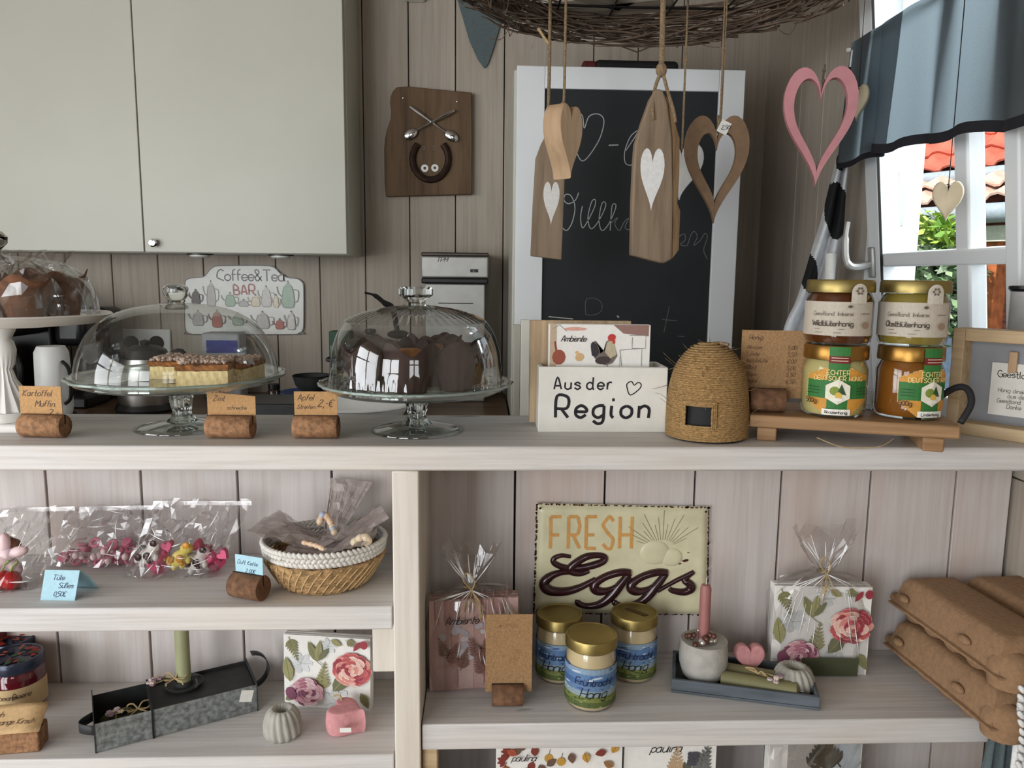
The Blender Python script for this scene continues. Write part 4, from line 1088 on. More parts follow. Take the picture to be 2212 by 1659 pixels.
# left weathered board with white heart
Yh = 1.60
def hp(px, py, Y=None): return PY(px, py, Y or Yh)
o0 = hp(1182, 560); b1 = thing('hanging_board', 'small weathered board with a painted white heart hanging left from the twig wreath', 'ornament', o0)
L = lambda px, py, Y=Yh: (PY(px, py, Y).x - o0.x, PY(px, py, Y).z - o0.z)
MB().prism([L(1146, 553), L(1151, 440), L(1157, 342), L(1168, 312), L(1180, 290), L(1184, 262), L(1214, 258), L(1222, 300), L(1218, 420), L(1212, 562)], -.009, .009).build('board', DRIFT, b1, bevel=.002)
hc = L(1190, 441); S = L(1191, 400)[0] - L(1190, 400)[0]
hh = [(hc[0] + x, hc[1] + z) for x, z in heart2d(35 * S, 92 * S)]
pr = Print(lambda u, v, h: (u, -.009 - h, v)); pr.poly(hh, rgb(226, 222, 216)); pr.build('painted_heart', b1)
top = L(1186, 246); rope(b1, [(top[0] - .004, -.0, L(1186, 262)[1]), (top[0] - .002, 0, top[1]), (L(1186, 180)[0], 0, L(1186, 180)[1]), (L(1187, 92)[0], 0, RZ - o0.z + .01)], .0034)
rope(b1, [(L(1186, 95)[0], 0, L(1186, 95)[1]), (L(1175, 80)[0], .0, L(1175, 80)[1]), (L(1162, 62)[0], -.004, L(1162, 62)[1])], .003, 'bow_end', RAFFIA)
# chunky wooden heart turned sideways
Yh2 = 1.50; o0 = PY(1214, 387, Yh2); b2 = thing('wooden_heart', 'chunky plain wooden heart on a jute string in front of the chalk heart', 'ornament', o0, math.radians(50))
S = Yh2 / FPX; hgt = (387 - 238) * S; wd = .076
def heart_solid(w, h, d, edge=.25, n=44, k=3):
    out = heart2d(w, h, n); cz = 0
    m = MB(); rings = []
    zs = []
    for i in range(k + 1):
        a = math.pi / 2 * i / k; zs.append((-d / 2 + edge * d * (1 - math.sin(a)) , 1 - edge * .35 * (1 - math.cos(math.pi / 2 - a)) if False else 1 - edge * .3 * (1 - math.sin(a) if False else math.cos(a))))
    layers = [(-d / 2, 1 - edge * .30)] + [(-d / 2 + edge * d * (1 - math.cos(math.pi / 2 * i / k)) , 1 - edge * .30 * (1 - math.sin(math.pi / 2 * i / k))) for i in range(1, k + 1)]
    layers = layers + [(-y, s_) for y, s_ in reversed(layers)]
    vs = []
    for y, s_ in layers:
        vs += [(x * s_, y, z * s_) for x, z in out]
    nl = len(layers); fs = []
    for i in range(nl - 1):
        for q in range(n):
            fs.append((i * n + q, (i + 1) * n + q, (i + 1) * n + (q + 1) % n, i * n + (q + 1) % n))
    vs += [(0, layers[0][0], 0), (0, layers[-1][0], 0)]
    for q in range(n):
        fs.append((q, (q + 1) % n, len(vs) - 2)); fs.append(((nl - 1) * n + (q + 1) % n, (nl - 1) * n + q, len(vs) - 1))
    m.add(vs, fs); return m
hm = heart_solid(wd, hgt * 1.0, .040, .12).build('body', SOFTWOOD, b2, smooth=30); hm.location = (0, 0, hgt * .5)
zk = PY(1217, 236, Yh2).z - o0.z
rope(b2, [(0, 0, hgt * .82), (0, 0, zk), (.002, 0, zk + .05), (.002, 0, RZ + .01 - o0.z)], .0026, knots=((0, 0, zk + .008),))
# middle driftwood board
Yh = 1.33; o0 = PY(1413, 570, Yh); b3 = thing('hanging_board', 'large driftwood board with a painted white heart hanging on a thick jute rope', 'ornament', o0)
L = lambda px, py, Y=Yh: (PY(px, py, Y).x - o0.x, PY(px, py, Y).z - o0.z)
MB().prism([L(1361, 552), L(1363, 440), L(1367, 350), L(1370, 312), L(1386, 260), L(1402, 215), L(1415, 194), L(1428, 198), L(1440, 228), L(1448, 300), L(1450, 420), L(1448, 560), L(1430, 570)], -.012, .012).build('board', DRIFT, b3, bevel=.003)
MB().prism([L(1449.5, 560), L(1450, 430), L(1449, 300), L(1442, 232), L(1430, 200), L(1444, 218), L(1458, 268), L(1467, 300), L(1466, 380), L(1462, 440), L(1468, 455), L(1465, 540), L(1456, 552)], -.006, .016).build('bark_edge', DRIFT_EDGE, b3, bevel=.002)
hc = L(1405, 391); S = Yh / FPX
pr = Print(lambda u, v, h: (u, -.012 - h, v)); pr.poly([(hc[0] + x, hc[1] + z) for x, z in heart2d(51 * S, 130 * S)], rgb(232, 231, 228)); pr.build('painted_heart', b3)
kn = L(1428, 152)
rope(b3, [(kn[0], -.002, kn[1]), (L(1430, 80)[0], -.002, L(1430, 80)[1]), (L(1432, 0)[0], -.002, L(1432, 0)[1]), (L(1432, 0)[0], 0, RZ + .01 - o0.z)], .0046, 'thick_rope', knots=((kn[0], -.002, kn[1]),))
for p in (((1428, 155), (1414, 190), (1406, 240), (1408, 262)), ((1430, 155), (1440, 195), (1450, 240), (1455, 268))):
    rope(b3, [(L(*q)[0], -.013 if i > 1 else -.004, L(*q)[1]) for i, q in enumerate(p)], .003, 'jute_loop')
# white wooden heart behind
Yh = 1.62; o0 = PY(1475, 430, Yh); b4 = thing('white_heart', 'flat white wooden heart half hidden behind the large driftwood board', 'ornament', o0)
S = Yh / FPX
hm = heart_solid(98 * S, 120 * S, .012, .3).build('body', mat('white_painted_heart', rgb(214, 212, 206), rough=.6), b4, smooth=30); hm.location = (-8 * S, 0, 58 * S)
zk = PY(1468, 130, Yh).z - o0.z
rope(b4, [(-6 * S, 0, 96 * S), (-6 * S, 0, zk), (-6 * S, 0, RZ + .01 - o0.z)], .0022, knots=((-6 * S, 0, zk),))
# brown heart outline
Yh = 1.50; o0 = PY(1536, 480, Yh); b5 = thing('open_heart', 'brown open heart outline with a small white price tag hanging from the wreath', 'ornament', o0, math.radians(-6))
S = Yh / FPX
ho = heart2d(134 * S, 222 * S, 56); hi_ = [(x * .60, z * .66 + 2 * S) for x, z in ho]
hm = MB().ring(ho, hi_, -.008, .008).build('frame', MDF, b5, smooth=30, bevel=.001); hm.location = (4 * S, 0, 108 * S)
pt = MB(); pt.box(-11 * S, 11 * S, -.0093, -.0085, -13 * S, 13 * S, M=Matrix.Translation((16 * S, 0, 194 * S)) @ Matrix.Rotation(.45, 4, 'Y')); pt.build('price_tag', WHITECARD, b5)
pr = Print(lambda u, v, h: (u, -.0094 - h, v)); pr.text('2,50', 10 * S, 190 * S, 8 * S, 1.2 * S, rgb(70, 70, 80), .3, .15); pr.build('price_writing', b5)
zk = 190 * S; zr = RZ + .01 - o0.z
rope(b5, [(6 * S, 0, zk - 4 * S), (8 * S, -.003, zk + 40 * S), (7 * S, 0, zr)], .0014); rope(b5, [(8 * S, 0, zk - 4 * S), (12 * S, .003, zk + 40 * S), (12 * S, 0, zr)], .0014)
rope(b5, [(8 * S, 0, zk - 6 * S), (6 * S, -.002, zk + 30 * S)], .0042, 'string_wrap')
# pink heart outline by the wall corner
Yh = 1.47; o0 = PY(1745, 400, Yh); b6 = thing('pink_heart', 'pink open heart outline hanging in the corner left of the valance', 'ornament', o0, math.radians(-14))
S = Yh / FPX
ho = heart2d(150 * S * .98, 243 * S, 60); hi_ = [(x * .72, z * .79 + 3 * S) for x, z in ho]
hm = MB().ring(ho, hi_, -.009, .009).build('frame', PINKP, b6, smooth=30, bevel=.0015); hm.location = (14 * S, 0, 118 * S)
rope(b6, [(18 * S, 0, 200 * S), (19 * S, .01, 226 * S), (22 * S, .012, 246 * S), (24 * S, .03, 252 * S)], .0016, 'string', TWIG, knots=((18 * S, 0, 212 * S), (20 * S, .01, 236 * S)))
rope(b6, [(24 * S, .03, 252 * S), (24 * S, .03, ZT - o0.z)], .0002, 'nylon_thread', PANE)
# cream hearts at the window
def small_heart(label, px, pyb, w, h, Y, rz, sx, ztop):
    o0 = PY(px, pyb, Y); t_ = thing('small_heart', label, 'ornament', o0, rz, 'cream wooden hearts by the window')
    S = Y / FPX
    hm = heart_solid(w * S, h * S, .016, .42).build('body', CREAMW, t_, smooth=60); hm.location = (0, 0, h * S * .53)
    rope(t_, [(0, 0, h * S * .86), (0, 0, h * S * 1.12), (sx, 0, ztop - o0.z)], .0008, 'thread', WIRE)
    MB().tube([(.004 * math.cos(k * .785), 0, h * S * .9 + .004 * math.sin(k * .785)) for k in range(8)], .0009, 5, True).build('eyelet', CHROME, t_)
small_heart('cream wooden heart on a thread in front of the window glazing bar', 2042, 484, 60, 88, PX(2042, 440, XR - .075).y, math.radians(-30), -.0, zt - .02)
small_heart('cream wooden heart hanging against the left end of the blue grey valance', 1850, 266, 44, 76, PX(1850, 230, XV - .05).y, math.radians(-38), 0.0, zt + .06)
# ------------------------------------------------------------------ things on the counter top
def cyl2(name, prof, m, parent, n=48, c=(0, 0, 0), fn=None, smooth=40): return MB().lathe(prof, n, c, fn).build(name, m, parent, smooth)
def shell2(name, prof, m, parent, n=64, c=(0, 0, 0), fn=None, smooth=180): return MB().shell(prof, n, c, fn).build(name, m, parent, smooth)
# --- white ceramic cake stand (left)
Yw = 1.035; c0 = PZ(-2, 915, ZC); 
wx = PY(-2, 690, Yw).x; S = Yw / FPX
pz = PY(222, 684, Yw).z - ZC - .002           # rim height
rw = PY(222, 684, Yw).x - wx
ws = thing('cake_stand', 'white ceramic pedestal cake stand with fluted foot at the left end of the counter', 'cake stand', (wx, Yw, ZC))
def flute(a, i, r, z): return (r * (1 + .045 * math.cos(18 * a)) if 1 <= i <= 7 else r), z
MB().box(-.047, .047, -.047, .047, 0, .012).build('foot', CERAMIC, ws, bevel=.003)
cyl2('foot_plinth', [(.001, .0122), (.045, .0122), (.045, .02), (.042, .024), (.001, .024)], CERAMIC, ws)
cyl2('pedestal', [(.001, .0242), (.040, .0243), (.034, .034), (.022, .05), (.014, .064), (.012, .072), (.010, .078), (.0135, .084), (.016, .095), (.017, .103), (.0145, .114), (.012, .118), (.02, pz - .012), (.001, pz - .011)], CERAMIC, ws, 90, fn=flute)
cyl2('plate', [(.001, pz - .0108), (rw * .55, pz - .011), (rw * .90, pz - .007), (rw * .97, pz + .002), (rw * 1.0, pz + .004), (rw * .985, pz + .006), (rw * .92, pz + .001), (rw * .88, pz - .004), (.001, pz - .005)], CERAMIC, ws, 72)
# glass bell
dz = pz - .003; rd = PY(196, 690, Yw).x - wx; hd_ = PY(0, 552, Yw).z - ZC - dz
bell = [(rd, .0), (rd * .995, hd_ * .25), (rd * .95, hd_ * .5), (rd * .85, hd_ * .72), (rd * .68, hd_ * .88), (rd * .42, hd_ * .97), (rd * .15, hd_), (.012, hd_ + .002)]
gb = thing('glass_dome', 'clear glass dome over the wrapped muffins on the white cake stand', 'glass dome', (wx, Yw, ZC + dz))
shell2('dome', [(p[0], p[1]) for p in catmull(bell, 4)], GLASS, gb)
cyl2('knob', [(.001, hd_ + .001), (.01, hd_ + .001), (.009, hd_ + .008), (.016, hd_ + .016), (.017, hd_ + .024), (.011, hd_ + .031), (.001, hd_ + .033)], SOLIDG, gb, 24)
MB().tube([(rd * math.cos(k * .1309), rd * math.sin(k * .1309), .0015) for k in range(48)], .0016, 6, True).build('rim', PLATEG, gb)
# tulip muffins
def tulip(parent_label, x, y, z, s, rz, tilt, cello=True, seed=1):
    t_ = thing('wrapped_muffin', parent_label, 'muffin', (x, y, z), rz, 'wrapped muffins under the left dome')
    t_.rotation_euler = (tilt, 0, rz)
    def fn(a, i, r, zz):
        k = i / 5
        pk = abs(math.cos(2 * a)) ** 3
        return r * (1 + .06 * math.cos(16 * a) * .3 + .12 * k * k * pk), zz + (.012 * s / .03 * pk * k * k if i >= 3 else 0)
    shell2('paper_cup', [(.019, .001), (.022, .012), (.025, .024), (.028, .034), (.031, .042), (.034, .05)], TULIP, t_, 48, fn=fn, smooth=60)
    cyl2('cake', [(.001, .002), (.0185, .003), (.024, .03), (.026, .038), (.02, .048), (.001, .052)], MUFFT, t_, 20)
    if cello:
        m_ = MB(); rs_ = random.Random(seed)
        def cf(a, i, r, zz): return r * (1 + .14 * math.sin(5 * a + i) + rs_.uniform(-.08, .08)), zz + rs_.uniform(-.003, .003)
        m_.shell([(.03, .004), (.033, .02), (.037, .036), (.034, .052), (.02, .066), (.012, .072), (.026, .085)], 18, fn=cf); m_.build('cellophane_wrap', CELLO, t_, smooth=0)
zp = ZC + dz - .0015
for i, (dx, dy, rz, tl, ce) in enumerate(((.075, -.055, .3, .12, True), (.035, .0, 1.1, 0, False), (.09, .022, 2.0, -.1, True), (-.02, -.06, .6, .1, True), (-.06, .02, 1.5, 0, False), (.02, .065, .2, -.1, False))):
    dx *= .82; dy *= .82
    tulip(['muffin in brown tulip paper and cellophane at the front right under the left dome', 'muffin in brown tulip paper at the middle of the left dome', 'muffin in cellophane at the right edge under the left dome', 'muffin in cellophane at the front left under the left dome', 'muffin in tulip paper at the far left under the left dome', 'muffin in tulip paper at the back under the left dome'][i], wx + dx, Yw + dy, zp + (.004 if tl else .0), .03, rz, tl, ce, i)
# --- middle glass stand
Ym = 1.035; mx = PY(390, 830, Ym).x; S = Ym / FPX
pzm = PY(390, 822, Ym).z - ZC; rm = 217 * S
ms = thing('cake_stand', 'clear glass footed cake stand carrying a slab of crumble cake', 'cake stand', (mx, Ym, ZC))
def gstand(t_, rp, pz_, rf, scall=None, gl=PLATEG):
    shell2('foot', [(.001, .010), (.016, .0105), (rf * .5, .008), (rf * .85, .004), (rf, .0008), (rf * .98, .0002), (rf * .6, .0012), (.001, .004)], gl, t_, 56)
    def fl(a, i, r, z): return r * (1 + .05 * math.cos(10 * a)), z
    cyl2('stem', [(.001, .0085), (.020, .009), (.0135, .016), (.0115, .022), (.0135, .03), (.017, pz_ - .008), (.020, pz_ - .0045), (.001, pz_ - .0045)], SOLIDG, t_, 40, fn=fl)
    shell2('plate', [(.001, pz_ - .004), (rp * .5, pz_ - .004), (rp * .86, pz_ - .003), (rp * .95, pz_ + .003), (rp * .99, pz_ + .0065), (rp, pz_ + .009), (rp * .985, pz_ + .0095), (rp * .93, pz_ + .006), (rp * .86, pz_ + .0005), (.001, pz_)], gl, t_, 96, fn=scall)
    MB().tube([((scall(k * .06545, 7, rp, 0)[0] if scall else rp) * math.cos(k * .06545), (scall(k * .06545, 7, rp, 0)[0] if scall else rp) * math.sin(k * .06545), pz_ + .0085) for k in range(96)], .0018, 6, True).build('rim', mat('greenish_glass_rim', rgb(190, 206, 198), rough=.05, trans=.6, var=.02), t_, smooth=180)
def sc1(a, i, r, z): return r * (1 + (.012 * math.cos(14 * a) if 2 < i < 8 else 0)), z
gstand(ms, rm, pzm, 98 * S, sc1)
rd = 203 * S; hd_ = PY(390, 655, Ym).z - ZC - pzm - .001
gb = thing('glass_dome', 'clear smooth glass dome over the crumble cake in the middle', 'glass dome', (mx, Ym, ZC + pzm + .001))
bell = [(rd, .0), (rd * .985, hd_ * .22), (rd * .93, hd_ * .45), (rd * .83, hd_ * .66), (rd * .68, hd_ * .82), (rd * .48, hd_ * .93), (rd * .25, hd_ * .985), (.016, hd_)]
shell2('dome', [(p[0], p[1]) for p in catmull(bell, 4)], GLASS, gb)
cyl2('knob', [(.001, hd_ - .001), (.012, hd_ - .001), (.0105, hd_ + .004), (.014, hd_ + .009), (.0165, hd_ + .015), (.015, hd_ + .021), (.009, hd_ + .025), (.001, hd_ + .0255)], SOLIDG, gb, 28)
MB().tube([(rd * math.cos(k * .1309), rd * math.sin(k * .1309), .0015) for k in range(48)], .0018, 6, True).build('rim', PLATEG, gb)
# crumble cake slab
ck_ = PY(432, 822, Ym - .03)
def cake(label, cx, cy, w, d, h, rz, seed):
    t_ = thing('crumble_cake', label, 'cake', (cx, cy, ZC + pzm + .0004), rz)
    rs_ = random.Random(seed)
    def jig(x0, x1, y0, y1, z0, z1, nx, ny, amp, name, m):
        q = MB()
        def P_(u, v, top):
            x = x0 + (x1 - x0) * u; y = y0 + (y1 - y0) * v
            n_ = mnoise.noise(Vector((x * 90 + seed, y * 90, 0))) * amp
            e = min(u, 1 - u, v, 1 - v); e = min(1, e * 5)
            return (x, y, z1 + n_ - (1 - e) * amp * .8)
        q.grid(lambda u, v: P_(u, v, 1), nx, ny)
        def side(f_): q.grid(f_, nx, 4)
        side(lambda u, v: (P_(u, 0, 1)[0], y0 - .0012 * math.sin(u * 40 + v * 5), z0 + (P_(u, 0, 1)[2] - z0) * v)); side(lambda u, v: (P_(u, 1, 1)[0], y1, z0 + (P_(u, 1, 1)[2] - z0) * v))
        side(lambda u, v: (x0 - .0012 * math.sin(u * 30), y0 + (y1 - y0) * u, z0 + (P_(0, u, 1)[2] - z0) * v)); side(lambda u, v: (x1, y0 + (y1 - y0) * u, z0 + (P_(1, u, 1)[2] - z0) * v))
        return q.build(name, m, t_, smooth=60)
    jig(-w / 2, w / 2, -d / 2, d / 2, 0, h * .62, 20, 14, .001, 'sponge', CAKEY)
    jig(-w / 2 - .001, w / 2 + .001, -d / 2 - .001, d / 2 + .001, h * .62, h * .86, 30, 20, .002, 'crust', CAKEB)
    q = MB()
    for k in range(420):
        u = rs_.uniform(-.46, .46); v = rs_.uniform(-.46, .46); r_ = rs_.uniform(.0016, .0038)
        q.ell((u * w, v * d, h * .86 + rs_.uniform(0, .004)), (r_, r_ * rs_.uniform(.7, 1.2), r_ * .8), 5, 4)
    o = q.build('crumbs', CRUMB, t_, smooth=60); o['kind'] = 'stuff'
cake('square of yellow crumble cake with sugared top under the middle dome', ck_.x + .012, Ym - .03, 100 * S, .065, .034, .08, 3)
cake('smaller square of crumble cake behind and left of the other under the middle dome', PY(378, 800, Ym + .03).x, Ym + .035, 75 * S, .055, .029, -.1, 8)
cake('narrow end piece of crumble cake at the right under the middle dome', PY(530, 805, Ym + .02).x, Ym + .012, 46 * S, .07, .030, -.15, 5)
# --- right fluted stand
Yr = 1.02; rx = PY(900, 840, Yr).x; S = Yr / FPX
pzr = PY(900, 838, Yr).z - ZC; rr_ = 206 * S
rs3 = thing('cake_stand', 'clear glass footed cake stand with ribbed rim carrying the chocolate muffins', 'cake stand', (rx, Yr, ZC))
def sc2(a, i, r, z): return r * (1 + (.010 * math.cos(36 * a) if 2 < i < 8 else 0)), z
gstand(rs3, rr_, pzr, 100 * S, sc2)
rd = 186 * S; hd_ = PY(900, 664, Yr).z - ZC - pzr - .001
gb = thing('glass_dome', 'fluted glass dome with flat knob over the chocolate muffins', 'glass dome', (rx, Yr, ZC + pzr + .001))
bell = [(rd, .0), (rd * .985, hd_ * .3), (rd * .955, hd_ * .5), (rd * .90, hd_ * .68), (rd * .83, hd_ * .80), (rd * .80, hd_ * .835), (rd * .62, hd_ * .92), (rd * .42, hd_ * .975), (rd * .26, hd_ * 1.0), (.017, hd_ * 1.03)]
bp_ = catmull(bell, 4)
def flt(a, i, r, z):
    k = 1 if i > 19 and i < 34 else (.35 if i < 3 else 0)
    return r * (1 + .016 * k * math.cos(52 * a)), z + .0012 * (k if i > 18 else 0) * math.cos(52 * a)
shell2('dome', bp_, GLASSF, gb, 208, fn=flt)
kz = hd_ * 1.03
cyl2('knob', [(.001, kz - .001), (.013, kz - .001), (.011, kz + .004), (.017, kz + .009), (.0225, kz + .013), (.0225, kz + .021), (.019, kz + .024), (.001, kz + .0235)], SOLIDG, gb, 32)
MB().tube([(rd * math.cos(k * .1309), rd * math.sin(k * .1309), .0015) for k in range(48)], .0018, 6, True).build('rim', PLATEG, gb)
# chocolate muffins in pointed paper cups
def choc(i, x, y, rz, label):
    t_ = thing('chocolate_muffin', label, 'muffin', (x, y, ZC + pzr + .0004), rz, 'chocolate muffins under the right dome')
    def fn(a, i_, r, z):
        k = (i_ / 6) ** 2; pk = abs(math.cos(2 * a)) ** 2
        return r * (1 + .035 * math.cos(14 * a) * (1 - k) + .16 * k * pk), z + .017 * k * pk
    shell2('paper_cup', [(.020, .001), (.0225, .01), (.0255, .02), (.028, .03), (.0305, .038), (.032, .044), (.033, .05)], CHOC, t_, 56, fn=fn, smooth=50)
    cyl2('cake', [(.001, .002), (.019, .003), (.025, .03), (.028, .042), (.024, .052), (.012, .057), (.001, .058)], MUFFT if i in (1, 4, 6) else CHOC, t_, 22)
spots = [(-.070, -.025), (-.004, -.06), (.062, -.03), (-.045, .045), (.022, .02), (.075, .045), (.025, .082)]
nm = ['at the left', 'at the front', 'at the front right', 'at the back left', 'in the middle', 'at the far right', 'at the very back']
for i, (dx, dy) in enumerate([(a * .86, b * .86) for a, b in spots]): choc(i, rx + dx, Yr + dy, i * .7 + .2, 'chocolate muffin in brown paper ' + nm[i] + ' under the fluted dome')
# --- cork card holders
def cork_holder(px, py, Zs, ln, rad, rz, label, m=None):
    """cork lying with a slot; origin at its underside centre"""
    c = PZ(px, py, Zs); t_ = thing('cork_holder', label, 'card holder', (c.x, c.y, Zs), rz, 'cork card holders')
    q = MB(); q.lathe([(.0001, -ln / 2), (rad * .93, -ln / 2), (rad, -ln / 2 + .0015), (rad, ln / 2 - .0015), (rad * .93, ln / 2), (.0001, ln / 2)], 24, M=Matrix.Translation((0, 0, rad)) @ Matrix.Rotation(math.pi / 2, 4, 'Y'))
    q.build('cork', m or CORK, t_); MB().box(-ln / 2 - .0003, ln / 2 + .0003, -.0012, .0012, rad * 1.2, rad * 2 + .0002).build('slot', DARKGAP, t_)
    return t_
def card(px, py, Zs, w, h, zoff, rz, m, label, lines, cat='price card', skew=0, ink=rgb(74, 50, 34), tilt=0.0, name='price_card', xo=0):
    c = PZ(px, py, Zs); t_ = thing(name, label, cat, (c.x, c.y, Zs + zoff), rz)
    t_.rotation_euler = (tilt, 0, rz)
    MB().prism([(-w / 2 + xo, 0), (w / 2 + xo, 0), (w / 2 + xo, h + skew), (-w / 2 + xo, h)], -.0005, .0005).build('card', m, t_)
    if lines:
        pr = Print(lambda u, v, h_: (u, -.0005 - h_, v), .0002, .00001)
        for (tx, x, y, sz) in lines: pr.text(tx, -w / 2 + xo + x * w, y * h, sz * h, sz * h * .11, ink, .35, .16)
        pr.build('handwriting', t_)
    return t_
S = .945 / FPX
cork_holder(97, 944, ZC, 98 * S, .0145, -.10, 'light brown cork holding the first kraft price card beside the white cake stand')
card(94, 942, ZC, 95 * S, 78 * S, .0195, -.08, KRAFT, 'first kraft price card in a cork beside the white cake stand', (('Kartoffel', .08, .72, .17), ('Muffin', .36, .42, .17), ('2,-', .66, .15, .2)))
cork_holder(499, 946, ZC, 100 * S, .0145, -.06, 'light brown cork holding the second kraft card beside the middle cake stand')
card(503, 944, ZC, 108 * S, 68 * S, .0195, -.06, KRAFT, 'second kraft price card in a cork beside the middle cake stand', (('Zimt', .12, .70, .17), ('schnecke', .40, .42, .13)), skew=-9 * S)
cork_holder(684, 946, ZC, 98 * S, .0145, -.02, 'light brown cork holding the third kraft card left of the fluted dome stand')
card(684, 945, ZC, 95 * S, 70 * S, .0195, -.0, KRAFT, 'third kraft price card reading 2 euros in a cork left of the fluted dome', (('Apfel', .08, .72, .19), ('Streifen', .06, .45, .13), ('2,-\u20ac', .55, .52, .22)))
# --- white box with napkins
Yq = PZ(1300, 934, ZC).y
bxp = lambda px, py: PY(px, py, Yq)
a = bxp(1162, 935); b_ = bxp(1438, 933); zt_ = bxp(1300, 793).z - ZC
w_ = b_.x - a.x; dep = .072
nb_ = thing('sign_box', 'white wooden box lettered Aus der Region standing on the counter', 'box', ((a.x + b_.x) / 2, Yq, ZC), math.radians(-.5))
t6 = .006
MB().box(-w_ / 2, w_ / 2, 0, t6, 0, zt_).build('front_panel', WHITEBOX, nb_, bevel=.0012); MB().box(-w_ / 2, w_ / 2, dep - t6, dep, 0, zt_).build('back_panel', WHITEBOX, nb_, bevel=.0012)
for s_ in (-1, 1): MB().box(min(s_ * w_ / 2, s_ * (w_ / 2 - t6)), max(s_ * w_ / 2, s_ * (w_ / 2 - t6)), t6 + .0002, dep - t6 - .0002, 0, zt_).build('side_panel', WHITEBOX, nb_, bevel=.001)
MB().box(-w_ / 2 + t6, w_ / 2 - t6, t6, dep - t6, 0.0005, .005).build('bottom', WHITEBOX, nb_)
bk_ = rgb(24, 20, 28); S = Yq / FPX
pr = Print(lambda u, v, h: (u, -h, v), .0003, .00002)
X = lambda px: (px - 1300) * S; Z = lambda py: (934 - py) * S
pr.text('Aus', X(1192), Z(838), 27 * S, 3.6 * S, bk_, .04, .30); pr.text('der', X(1264), Z(838), 27 * S, 3.6 * S, bk_, .04, .30)
pr.text('Region', X(1196), Z(901), 47 * S, 6.6 * S, bk_, .05, .36)
hh = catmull([(1360, 850), (1352, 832), (1353, 824), (1362, 820), (1368, 828), (1376, 822), (1383, 826), (1380, 836)], 4, True)
pr.line([(X(x), Z(y)) for x, y in hh], 2.4 * S, bk_, True)
pr.build('lettering', nb_)
def napkin_pack(label, loc, w, h, d, rz, m=None, tilt=0, group='napkin packs'):
    t_ = thing('napkin_pack', label, 'napkins', loc, rz, group); t_.rotation_euler = (tilt, 0, rz)
    q = MB()
    for k in range(5): q.box(-w / 2 + rnd(0, .0006), w / 2 - rnd(0, .0006), d * k / 5, d * (k + 1) / 5 - .0004, 0, h - rnd(0, .0012))
    q.box(-w / 2 + .002, w / 2 - .002, .0005, d - .001, .001, h - .002)
    q.build('folded_napkins', m or NAPK, t_, bevel=.0006, seg=1); return t_
n1 = napkin_pack('brown wood print napkins at the back of the white Aus der Region box', (bxp(1270, 700).x - .004, Yq + .042, ZC + .0055), 222 * S * 1.03, PY(1270, 692, Yq + .04).z - ZC - .0055, .016, 0, wood('printed_wood_paper', rgb(196, 172, 140), rgb(160, 132, 102), rgb(170, 130, 110), 'Z', 60, .05, .8, .4))
n2 = napkin_pack('white napkins printed with a rooster in the white Aus der Region box', (bxp(1300, 700).x, Yq + .014, ZC + .0055), 226 * S, PY(1300, 700, Yq + .014).z - ZC - .0055, .014, 0)
ZB = ZC + .0055; X = lambda px: (px - 1300) * S; Z = lambda py: PY(1300, py, Yq + .014).z - ZB
pr = Print(lambda u, v, h: (u, -h, v), .0004, .00004)
gy = rgb(196, 190, 182)
pr.quad(X(1190), X(1204), Z(792), Z(700), rgb(196, 174, 146))
pr.poly([(X(1330), Z(702)), (X(1408), Z(702)), (X(1408), Z(726)), (X(1352), Z(720))], rgb(150, 116, 108))
pr.line([(X(1345), Z(770)), (X(1345), Z(792))], 1.5 * S, gy)
for seg in (((1372, 728), (1372, 752), (1402, 752), (1402, 724), (1366, 724)), ((1345, 756), (1394, 752), (1394, 790)), ((1345, 756), (1350, 790)), ((1195, 712), (1210, 702), (1226, 716))): pr.line([(X(x), Z(y)) for x, y in seg], 1.6 * S, rgb(150, 148, 146))
pr.oval(X(1245), Z(711), 26 * S, 4 * S, 0, rgb(220, 164, 148))
pr.oval(X(1210), Z(772), 15 * S, 17 * S, 0, rgb(158, 84, 62)); pr.line([(X(1204), Z(758)), (X(1201), Z(738))], 4 * S, rgb(150, 60, 54))
pr.oval(X(1256), Z(772), 10 * S, 9 * S, .5, rgb(216, 178, 128)); pr.oval(X(1250), Z(762), 4 * S, 4 * S, 0, rgb(226, 186, 130))
pr.poly([(X(x), Z(y)) for x, y in ((1288, 772), (1281, 756), (1280, 742), (1290, 736), (1298, 750), (1302, 764), (1312, 756), (1314, 738), (1322, 732), (1330, 738), (1334, 752), (1340, 768), (1330, 784), (1314, 789), (1298, 784))], rgb(116, 104, 96))
pr.poly([(X(x), Z(y)) for x, y in ((1312, 760), (1316, 740), (1324, 734), (1332, 742), (1338, 766), (1324, 774))], rgb(190, 178, 150))
pr.poly([(X(x), Z(y)) for x, y in ((1283, 768), (1280, 748), (1284, 738), (1294, 744), (1300, 762), (1292, 772))], rgb(52, 48, 52))
pr.oval(X(1308), Z(778), 18 * S, 9 * S, .1, rgb(66, 56, 56)); pr.oval(X(1326), Z(729), 9 * S, 8 * S, .3, rgb(196, 62, 56)); pr.oval(X(1331), Z(738), 3 * S, 5 * S, 0, rgb(196, 62, 56))
pr.line([(X(1318), Z(788)), (X(1318), Z(800))], 1.5 * S, dk)
pr.text('Ambiente', X(1214), Z(738), 13 * S, 1.6 * S, rgb(40, 30, 30), .4, .08)
pr.build('rooster_print', n2)
